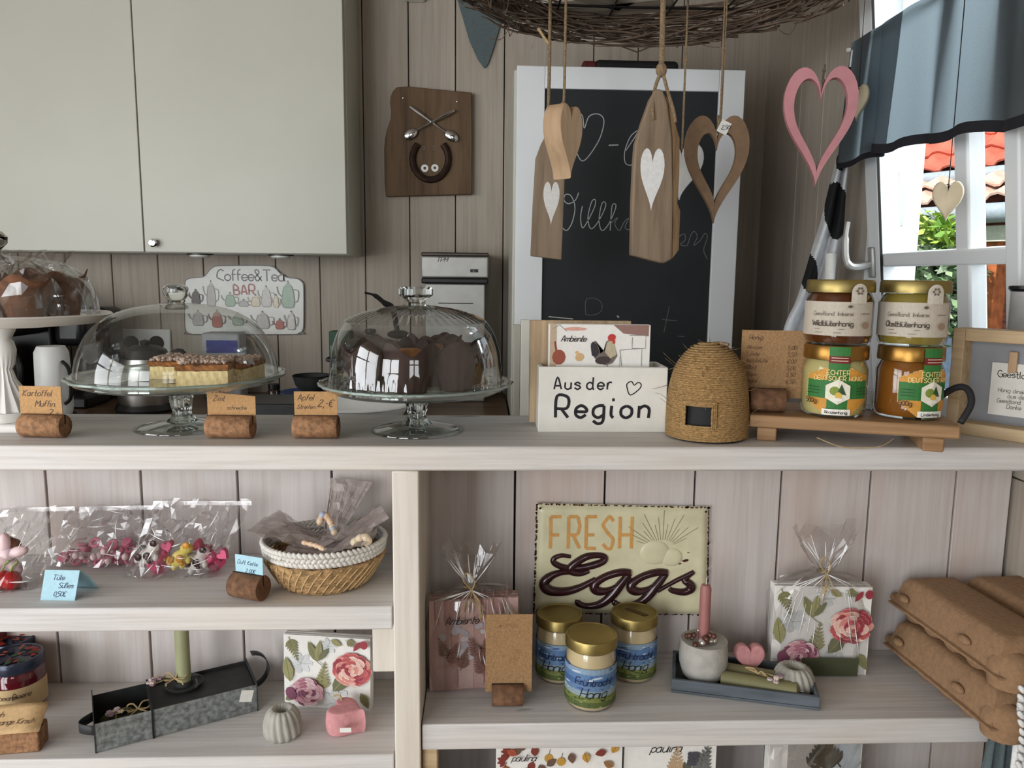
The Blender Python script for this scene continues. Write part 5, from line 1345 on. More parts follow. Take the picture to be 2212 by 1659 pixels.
# --- straw beehive
Yb_ = 1.0; hb = PZ(1525, 942, ZC); S = hb.y / FPX
bh = thing('straw_beehive', 'small rope wound straw beehive with a square dark entrance on the counter', 'beehive', (hb.x, hb.y, ZC), -.40)
HB = (951 - 742) * S
prof = catmull([(90, 0), (90, 40), (88, 80), (83, 120), (72, 155), (54, 182), (36, 198), (14, 208)], 6)
turns = 44; q = MB(); pts = []
hw_, z0e, z1e = 29 * S, 28 * S, 74 * S
for k in range(turns * 36 + 1):
    t_ = k / (turns * 36); zz = t_ * 205
    for (r0, za), (r1, zb_) in zip(prof, prof[1:]):
        if za <= zz <= zb_:
            r_ = r0 + (r1 - r0) * (zz - za) / max(1e-6, zb_ - za); break
    a = 2 * math.pi * k / 36
    pts.append(((r_ - 2.2) * S * math.cos(a) * 1.0, (r_ - 2.2) * S * math.sin(a), (zz + 3) * S))
# leave the entrance open
seg = []
ex = -8 * S
def in_door(p): return p[1] < 0 and abs(p[0] - ex - .0) < hw_ and z0e + 8 * S < p[2] < z1e + 8 * S
for p in pts:
    if in_door(p):
        if len(seg) > 2: q.tube(seg, 2.75 * S, 6)
        seg = []
    else: seg.append(p)
if len(seg) > 2: q.tube(seg, 2.75 * S, 6)
o = q.build('rope_coil', STRAWROPE, bh, smooth=180); o['kind'] = 'stuff'
def inn(a, i, r, z): return r, z
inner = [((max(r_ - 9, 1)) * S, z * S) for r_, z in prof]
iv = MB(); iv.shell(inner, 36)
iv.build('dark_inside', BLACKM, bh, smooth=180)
yf_ = -math.sqrt((87 * S) ** 2 - ex ** 2); zc_ = (z0e + z1e) / 2 + 8 * S; hh_ = (z1e - z0e) / 2
dr = MB(); fr_ = [(ex - hw_, zc_ - hh_), (ex + hw_, zc_ - hh_), (ex + hw_, zc_ + hh_), (ex - hw_, zc_ + hh_)]
def yat(x): return -math.sqrt(max(1e-9, (90 * S) ** 2 - x * x))
fp = []
for (p, r_) in zip(fr_, fr_[1:] + fr_[:1]):
    for k in range(5): fp.append((p[0] + (r_[0] - p[0]) * k / 5, yat(p[0] + (r_[0] - p[0]) * k / 5), p[1] + (r_[1] - p[1]) * k / 5))
for k in range(3): dr.tube([(p[0] + (p[0] - ex) * k * .12, p[1] + .001 * k - .001, zc_ + (p[2] - zc_) * (1 + k * .14)) for p in fp], 2.8 * S, 6, True)
dr.build('entrance_frame', STRAWROPE, bh, smooth=180)
fz = MB(); rs_ = random.Random(2)
for k in range(70):
    a = rs_.uniform(0, 6.283); zz = rs_.choice((rs_.uniform(150, 208), rs_.uniform(20, 208))); 
    for (r0, za), (r1, zb_) in zip(prof, prof[1:]):
        if za <= zz <= zb_: r_ = r0
    p = Vector((r_ * S * math.cos(a), r_ * S * math.sin(a), zz * S)); d_ = Vector((math.cos(a), math.sin(a), rs_.uniform(-.5, .9))) * rs_.uniform(.006, .022)
    fz.tube([p, p + d_ * .6 + Vector((0, 0, rs_.uniform(-.002, .003))), p + d_], [.0004, .0003, .0002], 3)
fz.tube([(0, 0, 206 * S), (.012, -.004, 209 * S), (.024, -.01, 207 * S)], .0022, 6)
o = fz.build('loose_fibres', JUTE, bh, smooth=180); o['kind'] = 'stuff'
# --- serving board with honey jars
f1_, f2_ = PZ(1655, 940, ZC), PZ(2035, 960, ZC)
brz = math.atan2(f2_.y - f1_.y, f2_.x - f1_.x)
ZTB = .0335
bl, br_ = PZ(1620, 896, ZC + ZTB), PZ(2078, 922, ZC + ZTB)
ctr = (bl + br_) / 2; Lb = (br_ - bl).length
brz = math.atan2(br_.y - bl.y, br_.x - bl.x)
sb = thing('serving_board', 'wooden footed serving board with a black leather handle under the honey jars', 'serving board', (ctr.x, ctr.y, ZC), brz)
DB = .125
MB().box(-Lb / 2, Lb / 2, 0, DB, ZTB - .016, ZTB).build('board', TRAYW, sb, bevel=.003)
for sx in (-Lb / 2 + .022, Lb / 2 - .028):
    MB().box(sx - .012, sx + .012, .003, DB - .003, 0, ZTB - .0162).build('foot', TRAYW, sb, bevel=.002)
hp0 = PZ(2035, 900, ZC + ZTB); 
lh = MB(); hx = Lb / 2
path = catmull([(hx - .03, DB * .75, ZTB + .002), (hx - .012, DB * .6, ZTB + .022), (hx + .004, DB * .45, ZTB + .040), (hx + .014, DB * .35, ZTB + .040), (hx + .016, DB * .25, ZTB + .024), (hx + .004, DB * .18, ZTB + .001)], 5)
n_ = len(path); vs = []
for i, p in enumerate(path):
    a = Vector(path[max(0, i - 1)]); b2_ = Vector(path[min(n_ - 1, i + 1)]); T = (b2_ - a).normalized(); W_ = Vector((.35, .9, 0)).normalized() * .0; 
lh.tube(path, .0042, 8)
lh.build('leather_handle', LEATHER, sb, smooth=180)
MB().tube(catmull([(-.04, -.004, .010), (-.01, -.014, .002), (.03, -.008, .004), (.05, .01, .012)], 5), .0006, 4).build('loose_fibre', RAFFIA, sb)
def honey_jar(label, x, y, z, r, h, hm, lidm, lidr, lidh, rz, kind):
    t_ = thing('honey_jar', label, 'jar', (x, y, z), rz, 'honey jars on the serving board')
    hl = h - lidh
    cyl2('honey', [(.001, .003), (r * .90, .003), (r * .965, .010), (r * .97, hl * .80), (r * .86, hl * .93), (r * .82, hl * .96), (.001, hl * .96)], hm, t_, 48)
    shell2('glass', [(.001, .0006), (r * .90, .0004), (r * .97, .004), (r, .012), (r, hl * .80), (r * .9, hl * .95), (r * .87, hl)], GLASS, t_, 48)
    cyl2('lid', [(.001, hl - .002), (lidr, hl - .002), (lidr * 1.01, hl + .001), (lidr, h - .0025), (lidr * .97, h - .0005), (lidr * .90, h - .0003), (lidr * .88, h - .0015), (.001, h - .0015)], lidm, t_, 56)
    rp = r + .0004
    mp = lambda u, v, hh2: ((rp + hh2) * math.sin(u / rp), -(rp + hh2) * math.cos(u / rp), v)
    return t_, mp, hl
Sj = 1.06 / FPX
jx = lambda px, py, Z_: PZ(px, py, Z_)
ZJ = ZC + ZTB
jb = [jx(1797, 893, ZJ), jx(1957, 897, ZJ)]
rj, hj = 62.5 * Sj * 1.0, 143 * Sj
gold_txt = rgb(240, 214, 140); grn, orn = rgb(52, 120, 56), rgb(214, 152, 60)
for k in (0, 1):
    t_, mp, hl = honey_jar(['lower left honey jar with pale honey and a green hexagon label', 'lower right honey jar with amber honey and a green hexagon label'][k], jb[k].x, jb[k].y, ZJ + .0003, rj, hj, (HONEYL, HONEYM)[k], GOLDB, rj * .98, 26 * Sj, (-.40, -.06)[k], 0)
    pr = Print(mp, .0004, .00006); c0u = (.004, .010)[k]
    u = lambda px: c0u + (px - 60) * Sj * 1.12; v = lambda py: (143 - py) * Sj
    hx_ = [(5, 60), (38, 44), (82, 44), (116, 60), (116, 108), (82, 136), (38, 136), (5, 108)]
    # label grid strips so it follows the glass
    def band(y0, y1, col, x0=4, x1=116): pr.quad(u(x0), u(x1), v(y1), v(y0), col, 14)
    def inhex(y):
        return 33 * max(0, (60 - y) / 16, (y - 108) / 28)
    for yy in range(44, 136, 4):
        ins = inhex(yy + 2); col = orn if yy < 68 or yy > 100 else grn
        pr.h = .0004; band(yy, yy + 4, col, 5 + ins, 115 - ins)
    pr.h = .0006; pr.quad(u(42), u(76), v(136), v(2), grn, 5)
    pr.h = .0009; pr.quad(u(42), u(76), v(34), v(20), rgb(120, 30, 34), 5)
    pr.h = .0010; pr.line([(u(x), v(y)) for x, y in ((5, 60), (38, 44), (82, 44), (116, 60), (116, 108), (82, 136), (38, 136), (5, 108))], .0007, rgb(226, 206, 150), True)
    pr.text('ECHTER', u(59), v(57), .0060, .0009, gold_txt, 0, .16, False, True); pr.text('DEUTSCHER HONIG', u(60), v(68), .0056, .0009, gold_txt, 0, .14, False, True)
    for yy in (22.5, 28): pr.quad(u(46), u(72), v(yy + 1.6), v(yy), rgb(226, 200, 170), 3)
    pr.h += .0002; pr.poly([(u(59 + 22 * math.sin(a)), v(90 - 25 * math.cos(a))) for a in [math.pi / 3 * i for i in range(6)]], rgb(238, 234, 214))
    pr.h += .0001; pr.oval(u(54), v(88), 9 * Sj, 9 * Sj, 0, rgb(130, 150, 60)); pr.poly([(u(64), v(74)), (u(72), v(96)), (u(58), v(92))], rgb(44, 84, 48)); pr.oval(u(60), v(97), 6 * Sj, 7 * Sj, 0, rgb(226, 184, 84)); pr.oval(u(58), v(105), 11 * Sj, 3.5 * Sj, 0, rgb(246, 244, 232))
    pr.h += .0001; pr.quad(u(36), u(80), v(136), v(124), rgb(240, 238, 228), 5); pr.h += .0001; pr.text(('Akazienhonig', 'Lindenhonig')[k], u(58), v(133), .0038, .0006, rgb(40, 34, 30), 0, .12, True, True)
    for yy in (82, 88, 94): pr.line([(u(9), v(yy)), (u(30), v(yy + .5))], .0006, rgb(30, 60, 34)); pr.line([(u(88), v(yy)), (u(112), v(yy))], .0006, rgb(30, 60, 34))
    pr.text('500g', u(8), v(114), .006, .0009, rgb(60, 40, 20), 0, .12)
    pr.build('label_print', t_)
    # green seal strip over the lid
for k in (0, 1):
    zt2 = ZJ + hj + .0006
    p = PY((1806, 1966)[k], 765, jb[k].y)
    r2, h2 = 64 * Sj, 128 * Sj
    t_, mp, hl = honey_jar(['upper left honey jar with a wide beige label reading Wildbl\u00fctenhonig', 'upper right honey jar with a wide beige label reading Obstbl\u00fctenhonig'][k], p.x, jb[k].y, zt2, r2, h2, (HONEYD, HONEYY)[k], GOLD, r2 * 1.0, 22 * Sj, (-.52, -.58)[k], 1)
    hl2 = hl
    pr = Print(mp, .0004, .00006)
    u = lambda px: (px - 66) * Sj * 1.0; v = lambda py: (128 - py) * Sj
    pr.h = .0004; pr.quad(u(-20), u(146), v(109), v(43), rgb(196, 186, 170), 24); pr.h = .0007
    ikd = rgb(66, 54, 44)
    pr.text('Geestland Imkerei', u(60), v(70), .0052, .0006, rgb(110, 98, 84), 0, .12, False, True); pr.line([(u(112), v(66)), (u(132), v(66))], .0006, ikd)
    pr.text(('Wildbl\u00fctenhonig', 'Obstbl\u00fctenhonig')[k], u(60), v(90), .0066, .0009, ikd, 0, .08, True, True)
    for (x0_, x1_, yy) in ((28, 82, 96), (30, 76, 103)): pr.line([(u(x0_), v(yy)), (u(x1_), v(yy))], .0008, rgb(130, 118, 102))
    pr.oval(u(122), v(88), 8 * Sj, 7 * Sj, 0, rgb(160, 134, 112)); pr.oval(u(90), v(52), 4 * Sj, 3 * Sj, 0, rgb(96, 84, 70))
    pr.h = .0021; pr.poly([(u(106 + 15 * math.cos(a)), v(24 - 16 * math.sin(a))) for a in [2 * math.pi * i / 16 for i in range(16)]], rgb(206, 198, 184)); pr.h += .0002
    pr.quad(u(91), u(121), v(46), v(24), rgb(206, 198, 184), 3); pr.h += .0003
    for a in range(6): pr.oval(u(106) + .0035 * math.cos(a * 1.047), v(22) + .0035 * math.sin(a * 1.047), .0016, .0016, 0, rgb(120, 104, 86), 6)
    pr.build('label_print', t_)
# small glass behind the jars
p = PZ(1874, 884, ZJ); sg_ = thing('shot_glass', 'small empty clear glass between the two honey stacks', 'glass', (p.x, p.y + .01, ZJ + .0002))
shell2('bowl', [(.001, .002), (.017, .002), (.0185, .006), (.0205, .026)], GLASSF, sg_, 28); cyl2('base', [(.001, 0), (.0165, 0), (.0165, .0018), (.001, .0018)], SOLIDG, sg_, 28)
# brown list card in a dark cork at the left end of the board
p = PZ(1655, 888, ZJ)
S = p.y / FPX
ch = cork_holder(1655, 889, ZJ, 76 * S, .0155, brz * .6, 'dark cork at the left end of the serving board holding the tall brown list', CORKD)
c2 = card(1662, 886, ZJ, 149 * S, 150 * S, .017, brz * .6, KRAFTD, 'tall brown handwritten price list behind the straw beehive', (('Honig', .10, .86, .07), ('Akazie', .08, .72, .06), ('Linde', .08, .62, .06), ('Wildbl\u00fcte', .08, .52, .06), ('Obst', .08, .42, .06), ('Raps', .08, .32, .06), ('Wald', .08, .22, .06), ('5,00', .66, .72, .06), ('5,50', .66, .62, .06), ('6,00', .66, .52, .06), ('5,00', .66, .42, .06), ('5,50', .66, .32, .06), ('6,50', .66, .22, .06)), 'price list', name='price_list', ink=rgb(84, 50, 30), xo=.004)
# --- shadow box frame at the right end
fA = PZ(2040, 932, ZC); 
fB = PZ(2212, 958, ZC); frz = math.atan2(fB.y - fA.y, fB.x - fA.x)
fb = thing('box_frame', 'wooden box frame with a pegged white card at the right end of the counter', 'frame', (fA.x, fA.y, ZC), frz)
S = fA.y / FPX
FWd, FHt, FDp = .16, PY(2040, 708, fA.y).z - ZC, .035
tr = .0165
MB().box(0, tr * .9, 0, FDp, 0, FHt).build('stile', RAWWOOD, fb, bevel=.001); MB().box(FWd - tr * .9, FWd, 0, FDp, 0, FHt).build('stile', RAWWOOD, fb, bevel=.001)
MB().box(tr * .9 + .0002, FWd - tr * .9 - .0002, 0, FDp, FHt - tr, FHt).build('rail', RAWWOOD, fb, bevel=.001); MB().box(tr * .9 + .0002, FWd - tr * .9 - .0002, 0, FDp, 0, tr).build('rail', RAWWOOD, fb, bevel=.001)
MB().box(tr * .9, FWd - tr * .9, FDp - .006, FDp - .003, tr, FHt - tr).build('backing', GREYC, fb)
MB().box(tr + .026, FWd - tr - .006, FDp - .009, FDp - .0062, tr + .012, FHt - tr - .028).build('card', WHITECARD, fb)
MB().box(tr + .046, tr + .056, FDp - .014, FDp - .0091, FHt - tr - .040, FHt - tr - .012).build('peg', SOFTWOOD, fb, bevel=.001)
pr = Print(lambda u, v, h: (u, FDp - .009 - h, v), .0003, .00002)
pr.text('Geestland Imkerei', tr + .034, FHt * .56, .0085, .0011, rgb(72, 62, 52), 0, .14)
for k, (tx, y) in enumerate((('Honig direkt vom Imker', .42), ('aus der Region', .37), ('Geestland', .32), ('Danke', .27))): pr.text(tx, tr + .036 + .012 * (k % 2) * 1.0, FHt * y, .0055, .0006, rgb(120, 104, 88), .1, .12)
pr.build('lettering', fb)
# grey tin at the right edge
p = PY(2187, 650, 1.10)
tn = thing('grey_canister', 'slim grey canister with a black rim at the right edge behind the box frame', 'canister', (p.x + .0225, 1.10, ZC))
hz_ = PY(2200, 618, 1.10).z - ZC
cyl2('body', [(.001, 0), (.021, 0), (.022, .003), (.022, hz_ - .008), (.001, hz_ - .008)], mat('grey_enamel', rgb(176, 174, 170), rough=.4), tn); cyl2('rim', [(.001, hz_ - .0078), (.0225, hz_ - .0078), (.0255, hz_ - .004), (.025, hz_), (.02, hz_ + .001), (.001, hz_ + .001)], BLACKP, tn)
# ------------------------------------------------------------------ left shelf, upper
def cello_bag(name, label, pts, z, y0, y1, bulge, seed, group=None, nu=16, nv=9, mt=None, Yp=1.0):
    """pillow bag: pts = pixel corners TL TR BR BL of the lying/standing pouch at depth Yp; front and back sheet crumpled"""
    rs_ = random.Random(seed)
    o0 = PY(sum(p[0] for p in pts) / 4, (pts[2][1] + pts[3][1]) / 2, Yp); o0 = Vector((o0.x, Yp, z))
    t_ = thing(name, label, 'bag', o0, 0, group)
    W4 = [PY(p[0], p[1], Yp) - o0 for p in pts]
    def sheet(sg):
        off = [[rs_.uniform(-1, 1) for _ in range(nu + 1)] for _ in range(nv + 1)]
        def f(u, v):
            top = W4[0].lerp(W4[1], u); bot = W4[3].lerp(W4[2], u); p = top.lerp(bot, v)
            i, j = round(u * nu), round(v * nv)
            b = bulge * (math.sin(math.pi * u) ** .7) * (math.sin(math.pi * min(1, v * .98 + .02)) ** .8 if v < 1 else 0) * (.35 + .95 * v)
            e = 0 if i in (0, nu) else 1
            lean = y0 + (y1 - y0) * v - Yp
            jit = off[j][i]
            return (p.x + .35 * jit * .006 * e, lean + sg * b + jit * .0085 * e * (.5 if j in (0, nv) else 1), max(.0006, p.z + jit * .003 + .0015 * math.sin(u * 17 + seed)))
        return f
    m_ = MB(); m_.grid(sheet(-1), nu, nv); m_.grid(sheet(.7), nu, nv)
    # triangulate so each facet catches its own light
    tri = []
    for f in m_.f:
        if rs_.random() < .5: tri += [(f[0], f[1], f[2]), (f[0], f[2], f[3])]
        else: tri += [(f[0], f[1], f[3]), (f[1], f[2], f[3])]
    m_.f = tri; m_.c = [None] * len(tri)
    m_.build('film', mt or CELLO, t_, smooth=0)
    q = MB()
    def at_(u, v, d_=0.0):
        top = W4[0].lerp(W4[1], u); bot = W4[3].lerp(W4[2], u); p = top.lerp(bot, v)
        b = bulge * (math.sin(math.pi * u) ** .7) * math.sin(math.pi * min(.98, v)) ** .8 * (.35 + .95 * v)
        return Vector((p.x, y0 + (y1 - y0) * v - Yp - b - .004 - d_, max(.002, p.z)))
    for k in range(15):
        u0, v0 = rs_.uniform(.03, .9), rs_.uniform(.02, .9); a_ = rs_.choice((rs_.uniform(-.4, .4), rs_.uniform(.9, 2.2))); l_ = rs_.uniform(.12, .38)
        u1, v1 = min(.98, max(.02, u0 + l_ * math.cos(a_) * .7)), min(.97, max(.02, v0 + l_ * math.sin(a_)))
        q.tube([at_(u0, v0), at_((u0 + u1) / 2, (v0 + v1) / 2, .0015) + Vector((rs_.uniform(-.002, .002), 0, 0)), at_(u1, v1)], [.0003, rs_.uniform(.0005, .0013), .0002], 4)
    o = q.build('fold_glints', FOLD_GLINT, t_, smooth=180); o['kind'] = 'stuff'  # thin white ridges on the bag, highlight streaks put in as colour
    q = MB(); tl, tr_ = W4[0], W4[1]
    yy0 = y0 - Yp; q.add([(tl.x, yy0 - .0008, tl.z), (tr_.x, yy0 - .0008, tr_.z), (tr_.x, yy0 - .001, tr_.z - .006), (tl.x, yy0 - .001, tl.z - .006)], [(0, 1, 2, 3)])
    q.build('sealed_edge', mt or CELLO, t_, smooth=0)
    return t_
CA = mat('pink_foam_candy', rgb(234, 134, 160), rough=.5, var=.1, sss=.2); CB = mat('pale_pink_candy', rgb(238, 206, 208), rough=.4, var=.05, sss=.2); CY = mat('yellow_gummy', rgb(236, 214, 110), rough=.3, var=.08, sss=.2)
CO = mat('orange_gummy', rgb(206, 140, 30), rough=.3, var=.1); CWh = mat('white_gummy', rgb(240, 232, 224), rough=.35, var=.04, sss=.2); CK = mat('dark_gummy', rgb(56, 22, 26), rough=.25); CR = mat('red_cherry_gummy', rgb(190, 30, 34), rough=.2, sss=.2); CH = mat('hot_pink_gummy', rgb(226, 84, 130), rough=.35, sss=.2); CG = mat('green_gummy', rgb(140, 180, 70), rough=.3)
def candy_at(px, py, Y): return PY(px, py, Y)
ncand = [0]
def put(name, label, group, px, py, Y, mb, m, parts=()):
    p = PY(px, py, Y); p.z = max(p.z, Z1 + .004)
    o = mb.build(name, m, None, smooth=60, loc=p); tag(o, label, 'candy', group)
    for (mb2, m2, nm2) in parts: mb2.build(nm2, m2, o, smooth=60)
    return o
rs_ = random.Random(9)
# bag B: rings and beads
YB0 = PZ(210, 1214, Z1 + .006).y; YC_ = PZ(390, 1236, Z1 + .006).y; YA_ = PZ(15, 1262, Z1 + .006).y
S = 1.0 / FPX
for k, (x, y) in enumerate(((138, 1204), (166, 1212), (192, 1208), (214, 1214), (236, 1206), (258, 1212), (280, 1210), (160, 1190), (186, 1186), (226, 1188), (256, 1190), (282, 1186), (206, 1172), (274, 1172), (178, 1176), (244, 1176))):
    r_ = 12.5 * S; Yk = YB0 + (1214 - y) * .0003 + (k % 3) * .004
    a = rs_.uniform(0, 3); M_ = Matrix.Rotation(rs_.uniform(-.7, .7) + (1.2 if k % 3 == 0 else .3), 3, 'X') @ Matrix.Rotation(a, 3, 'Z')
    m_ = MB()
    if k in (0, 4, 8, 13): m_.lathe([(.0001, -.004), (r_ * .9, -.004), (r_ * 1.05, 0), (r_ * .9, .004), (.0001, .004)], 18, M=M_.to_4x4())
    else: m_.tube([M_ @ Vector((r_ * .72 * math.cos(i * .3927), r_ * .72 * math.sin(i * .3927), 0)) for i in range(16)], r_ * .34, 8, True)
    put('candy_ring', 'flat pink foam candy disc among the rings in the pearl bag' if k in (0, 4, 8, 13) else 'pink foam candy ring in the left of the two bags beside the basket', 'pink candies in the ring bag', x, y, Yk, m_, CA)
for k, (x, y) in enumerate(((163, 1200), (176, 1201), (202, 1203), (224, 1192), (234, 1213), (254, 1201), (270, 1203), (214, 1160 + 40))):
    m_ = MB().ell((0, 0, 0), (7.5 * S, 7.5 * S, 8.5 * S), 12, 8); put('candy_pearl', 'pale pink round candy pearl in the bag of pink rings', 'pale candy pearls', x, y, YB0 - .012 + (k % 2) * .004, m_, CB)
cello_bag('candy_bag', 'clear cellophane bag of pink rings and white pearls on the upper left shelf', ((128, 1104), (340, 1100), (318, 1226), (110, 1222)), Z1 + .0003, YB0 + .02, YB0 - .002, .024, 21, 'cellophane candy bags', Yp=YB0)
# bag C: mixed gummies
def cow(m1, m2, label, px, py, Y, rz):
    b = MB(); b.ell((0, 0, 0), (26 * S, 12 * S, 17 * S), 14, 8, Matrix.Rotation(-.7, 3, 'Y')); b.ell((18 * S, -.002, 24 * S), (15 * S, 11 * S, 13 * S), 12, 8)
    for (x, z) in ((-22, -8), (-12, -20), (6, -16), (20, -4)): b.ell((x * S, -.002, z * S), (7 * S, 7 * S, 9 * S), 8, 6)
    sp_ = MB()
    for (x, z, r_) in ((-16, 0, 8), (4, 2, 9), (20, 32, 8), (8, -10, 5)): sp_.ell((x * S, -12.0 * S, z * S), (r_ * S, 2.5 * S, r_ * S * 1.1), 10, 6)
    put('cow_gummy', label, 'gummies in the right bag', px, py, Y, b, m1, ((sp_, m2, 'spots'),))
cow(CY, CO, 'yellow cow shaped gummy with orange spots at the front of the right candy bag', 388, 1205, YC_ - .004, 0)
cow(CWh, CK, 'white cow shaped gummy with dark spots right of the yellow one', 424, 1214, YC_ + .004, .3)
cow(CWh, CK, 'white cow shaped gummy with dark spots left of the yellow one', 318, 1200, YC_ + .008, .3)
for k, (x, y) in enumerate(((332, 1224), (344, 1238), (352, 1196), (364, 1180), (430, 1178), (446, 1190), (458, 1206), (474, 1216), (464, 1224), (484, 1198), (350, 1212), (440, 1205))):
    m_ = heart_solid(26 * S, 26 * S, .012, .35, 24, 2); M_ = Matrix.Rotation(rs_.uniform(-1, 1), 3, 'Y') @ Matrix.Rotation(rs_.uniform(-.8, .8), 3, 'Z'); m_.v = [tuple(M_ @ Vector(p)) for p in m_.v]
    put('gummy_heart', 'hot pink gummy piece in the right candy bag', 'hot pink gummies', x, y, YC_ + .006 + (k % 3) * .007, m_, CH)
cello_bag('candy_bag', 'clear cellophane bag of mixed cow gummies next to the basket', ((308, 1098), (527, 1098), (462, 1256), (266, 1248)), Z1 + .0003, YC_ + .035, YC_ - .006, .030, 5, 'cellophane candy bags', Yp=YC_)
# bag A at the left edge
b = MB()
for k in range(5):
    a = k * 1.2566 + .3; b.ell((.016 * math.cos(a), 0, .016 * math.sin(a)), (.016, .008, .0075), 10, 6, Matrix.Rotation(-a, 3, 'Y'))
b.ell((0, 0, 0), (.014, .010, .014), 10, 6)
put('star_gummy', 'pale pink starfish gummy in the bag at the left edge of the shelf', 'gummies in the left bag', 12, 1200, YA_ + .01, b, CB)
for k, (x, y) in enumerate(((6, 1252), (24, 1254))):
    b = MB().ell((0, 0, 0), (.013, .012, .0125), 14, 10); g_ = MB().tube([(0, 0, .011), (.004, 0, .02), (.010, 0, .026)], .0012, 5)
    put('cherry_gummy', ['red cherry gummy at the left edge of the upper shelf', 'second red cherry gummy nearest the blue tent card'][k], 'red cherry gummies', x, y, YA_, b, CR, ((g_, CG, 'stalk'),))
b = MB().ell((0, 0, 0), (.014, .010, .012), 12, 8); put('cola_gummy', 'brown cola gummy high in the bag at the left edge', 'gummies in the left bag', 22, 1178, YA_ + .02, b, mat('cola_gummy', rgb(136, 84, 60), rough=.3, sss=.2))
cello_bag('candy_bag', 'clear cellophane bag of starfish and cherry gummies at the left edge of the shelf', ((-110, 1124), (118, 1118), (72, 1288), (-120, 1292)), Z1 + .0003, YA_ + .05, YA_ - .004, .030, 13, 'cellophane candy bags', Yp=YA_)
# tent card
p = PZ(128, 1297, Z1); S = p.y / FPX
tc_ = thing('tent_card', 'light blue folded tent card with price standing before the candy bags', 'price card', (p.x, p.y, Z1), math.radians(-3))
w_, h_ = 84 * S, 66 * S
q = MB(); q.prism([(-w_ / 2, 0), (w_ / 2 - .004, 0), (w_ / 2 - .0005, h_), (-w_ / 2 + .003, h_)], -.0004, .0004, M=Matrix.Rotation(-.25, 4, 'X')); q.build('front_leaf', BLUECARD, tc_)
yt = h_ * math.sin(.25); zt3 = h_ * math.cos(.25)
q = MB(); q.grid(lambda u, v: (-w_ / 2 + .003 + (w_ - .0035) * u + .006 * v * u, yt + .030 * v ** 1.2, max(.0003, zt3 * (1 - v ** 1.6))), 4, 8); o = q.build('back_leaf', BLUECARD, tc_); md = o.modifiers.new('t', 'SOLIDIFY'); md.thickness = .0006
pr = Print(lambda u, v, hh: (u, v * math.sin(.25) - .0005 - hh, v * math.cos(.25)), .0002, .00001); ib = rgb(46, 58, 92)
pr.text('T\u00fcte', -w_ * .22, h_ * .68, h_ * .17, .0007, ib, .3, .12); pr.text('S\u00fc\u00dfes', -w_ * .05, h_ * .42, h_ * .17, .0007, ib, .3, .12); pr.text('0,50\u20ac', -w_ * .16, h_ * .14, h_ * .16, .0007, ib, .3, .12); pr.build('handwriting', tc_)
# cork with blue card
p = PZ(538, 1293, Z1); S = p.y / FPX
ckr = .0165
cork_holder(538, 1292, Z1, 80 * S, ckr, math.radians(-22), 'brown cork beside the basket holding a light blue card', CORKD)
card(541, 1291, Z1, 74 * S, 62 * S, ckr * 1.25, math.radians(-22), BLUECARD, 'light blue price card stuck in the cork beside the basket', (('Duft Kette', .08, .66, .15), ('2,00\u20ac', .36, .36, .15)), ink=rgb(46, 58, 92))
# --- seagrass basket
bc = PZ(706, 1262, Z1); Yk = bc.y + .012; S = Yk / FPX
bk2 = thing('seagrass_basket', 'oval seagrass basket with a white braided rim on the upper left shelf', 'basket', (PY(704, 1262, Yk).x, Yk, Z1), math.radians(6))
RB, RT, HBk = .052, .072, .066
def bfn(a, i, r, z): return r, z
q = MB(); nr = 11
for k in range(nr):
    t_ = k / (nr - 1); r_ = RB + (RT - RB) * t_ ** .85 - .003; zz = .004 + t_ * (HBk - .03)
    q.tube([(r_ * 1.12 * math.cos(i * .1309) * (1 + .012 * math.sin(i * 2.1 + k)), r_ * 1.0 * math.sin(i * .1309) * (1 + .012 * math.sin(i * 2.1 + k)), zz + .0012 * math.sin(i * 1.9 + k * 2)) for i in range(48)], .0036, 6, True)
o = q.build('woven_body', SEAGRASS, bk2, smooth=180)
q = MB()
for k in range(40):   # diagonal stitching
    a0 = k * .15708; pts = []
    for i in range(7):
        t_ = i / 6; a = a0 + .35 * t_; r_ = RB + (RT - RB) * t_ ** .85 + .0006; pts.append((r_ * 1.12 * math.cos(a), r_ * 1.0 * math.sin(a), .003 + t_ * (HBk - .028)))
    q.tube(pts, .0011, 4)
o = q.build('stitching', mat('straw_thread', rgb(206, 176, 128), rough=.8), bk2, smooth=180); o['kind'] = 'stuff'
q = MB()
for row in range(3):
    r_ = RT + .000 - .001 * (3 - row); zz = HBk - .018 + row * .0066
    for i in range(72):
        a = i * .087266 + row * .045; b_ = a + .112; sg_ = 1 if row % 2 else -1
        q.tube([(r_ * 1.12 * math.cos(a), r_ * 1.0 * math.sin(a), zz - .0022 * sg_), ((r_ + .0016) * 1.12 * math.cos((a + b_) / 2), (r_ + .0016) * 1.0 * math.sin((a + b_) / 2), zz), (r_ * 1.12 * math.cos(b_), r_ * 1.0 * math.sin(b_), zz + .0022 * sg_)], [.0026, .0036, .0026], 5)
o = q.build('braided_rim', COTTON, bk2, smooth=180); o['kind'] = 'stuff'
cyl2('base', [(.001, .001), (RB * .98, .001), (RB * .98, .006), (.001, .006)], SEAGRASS, bk2, 36)
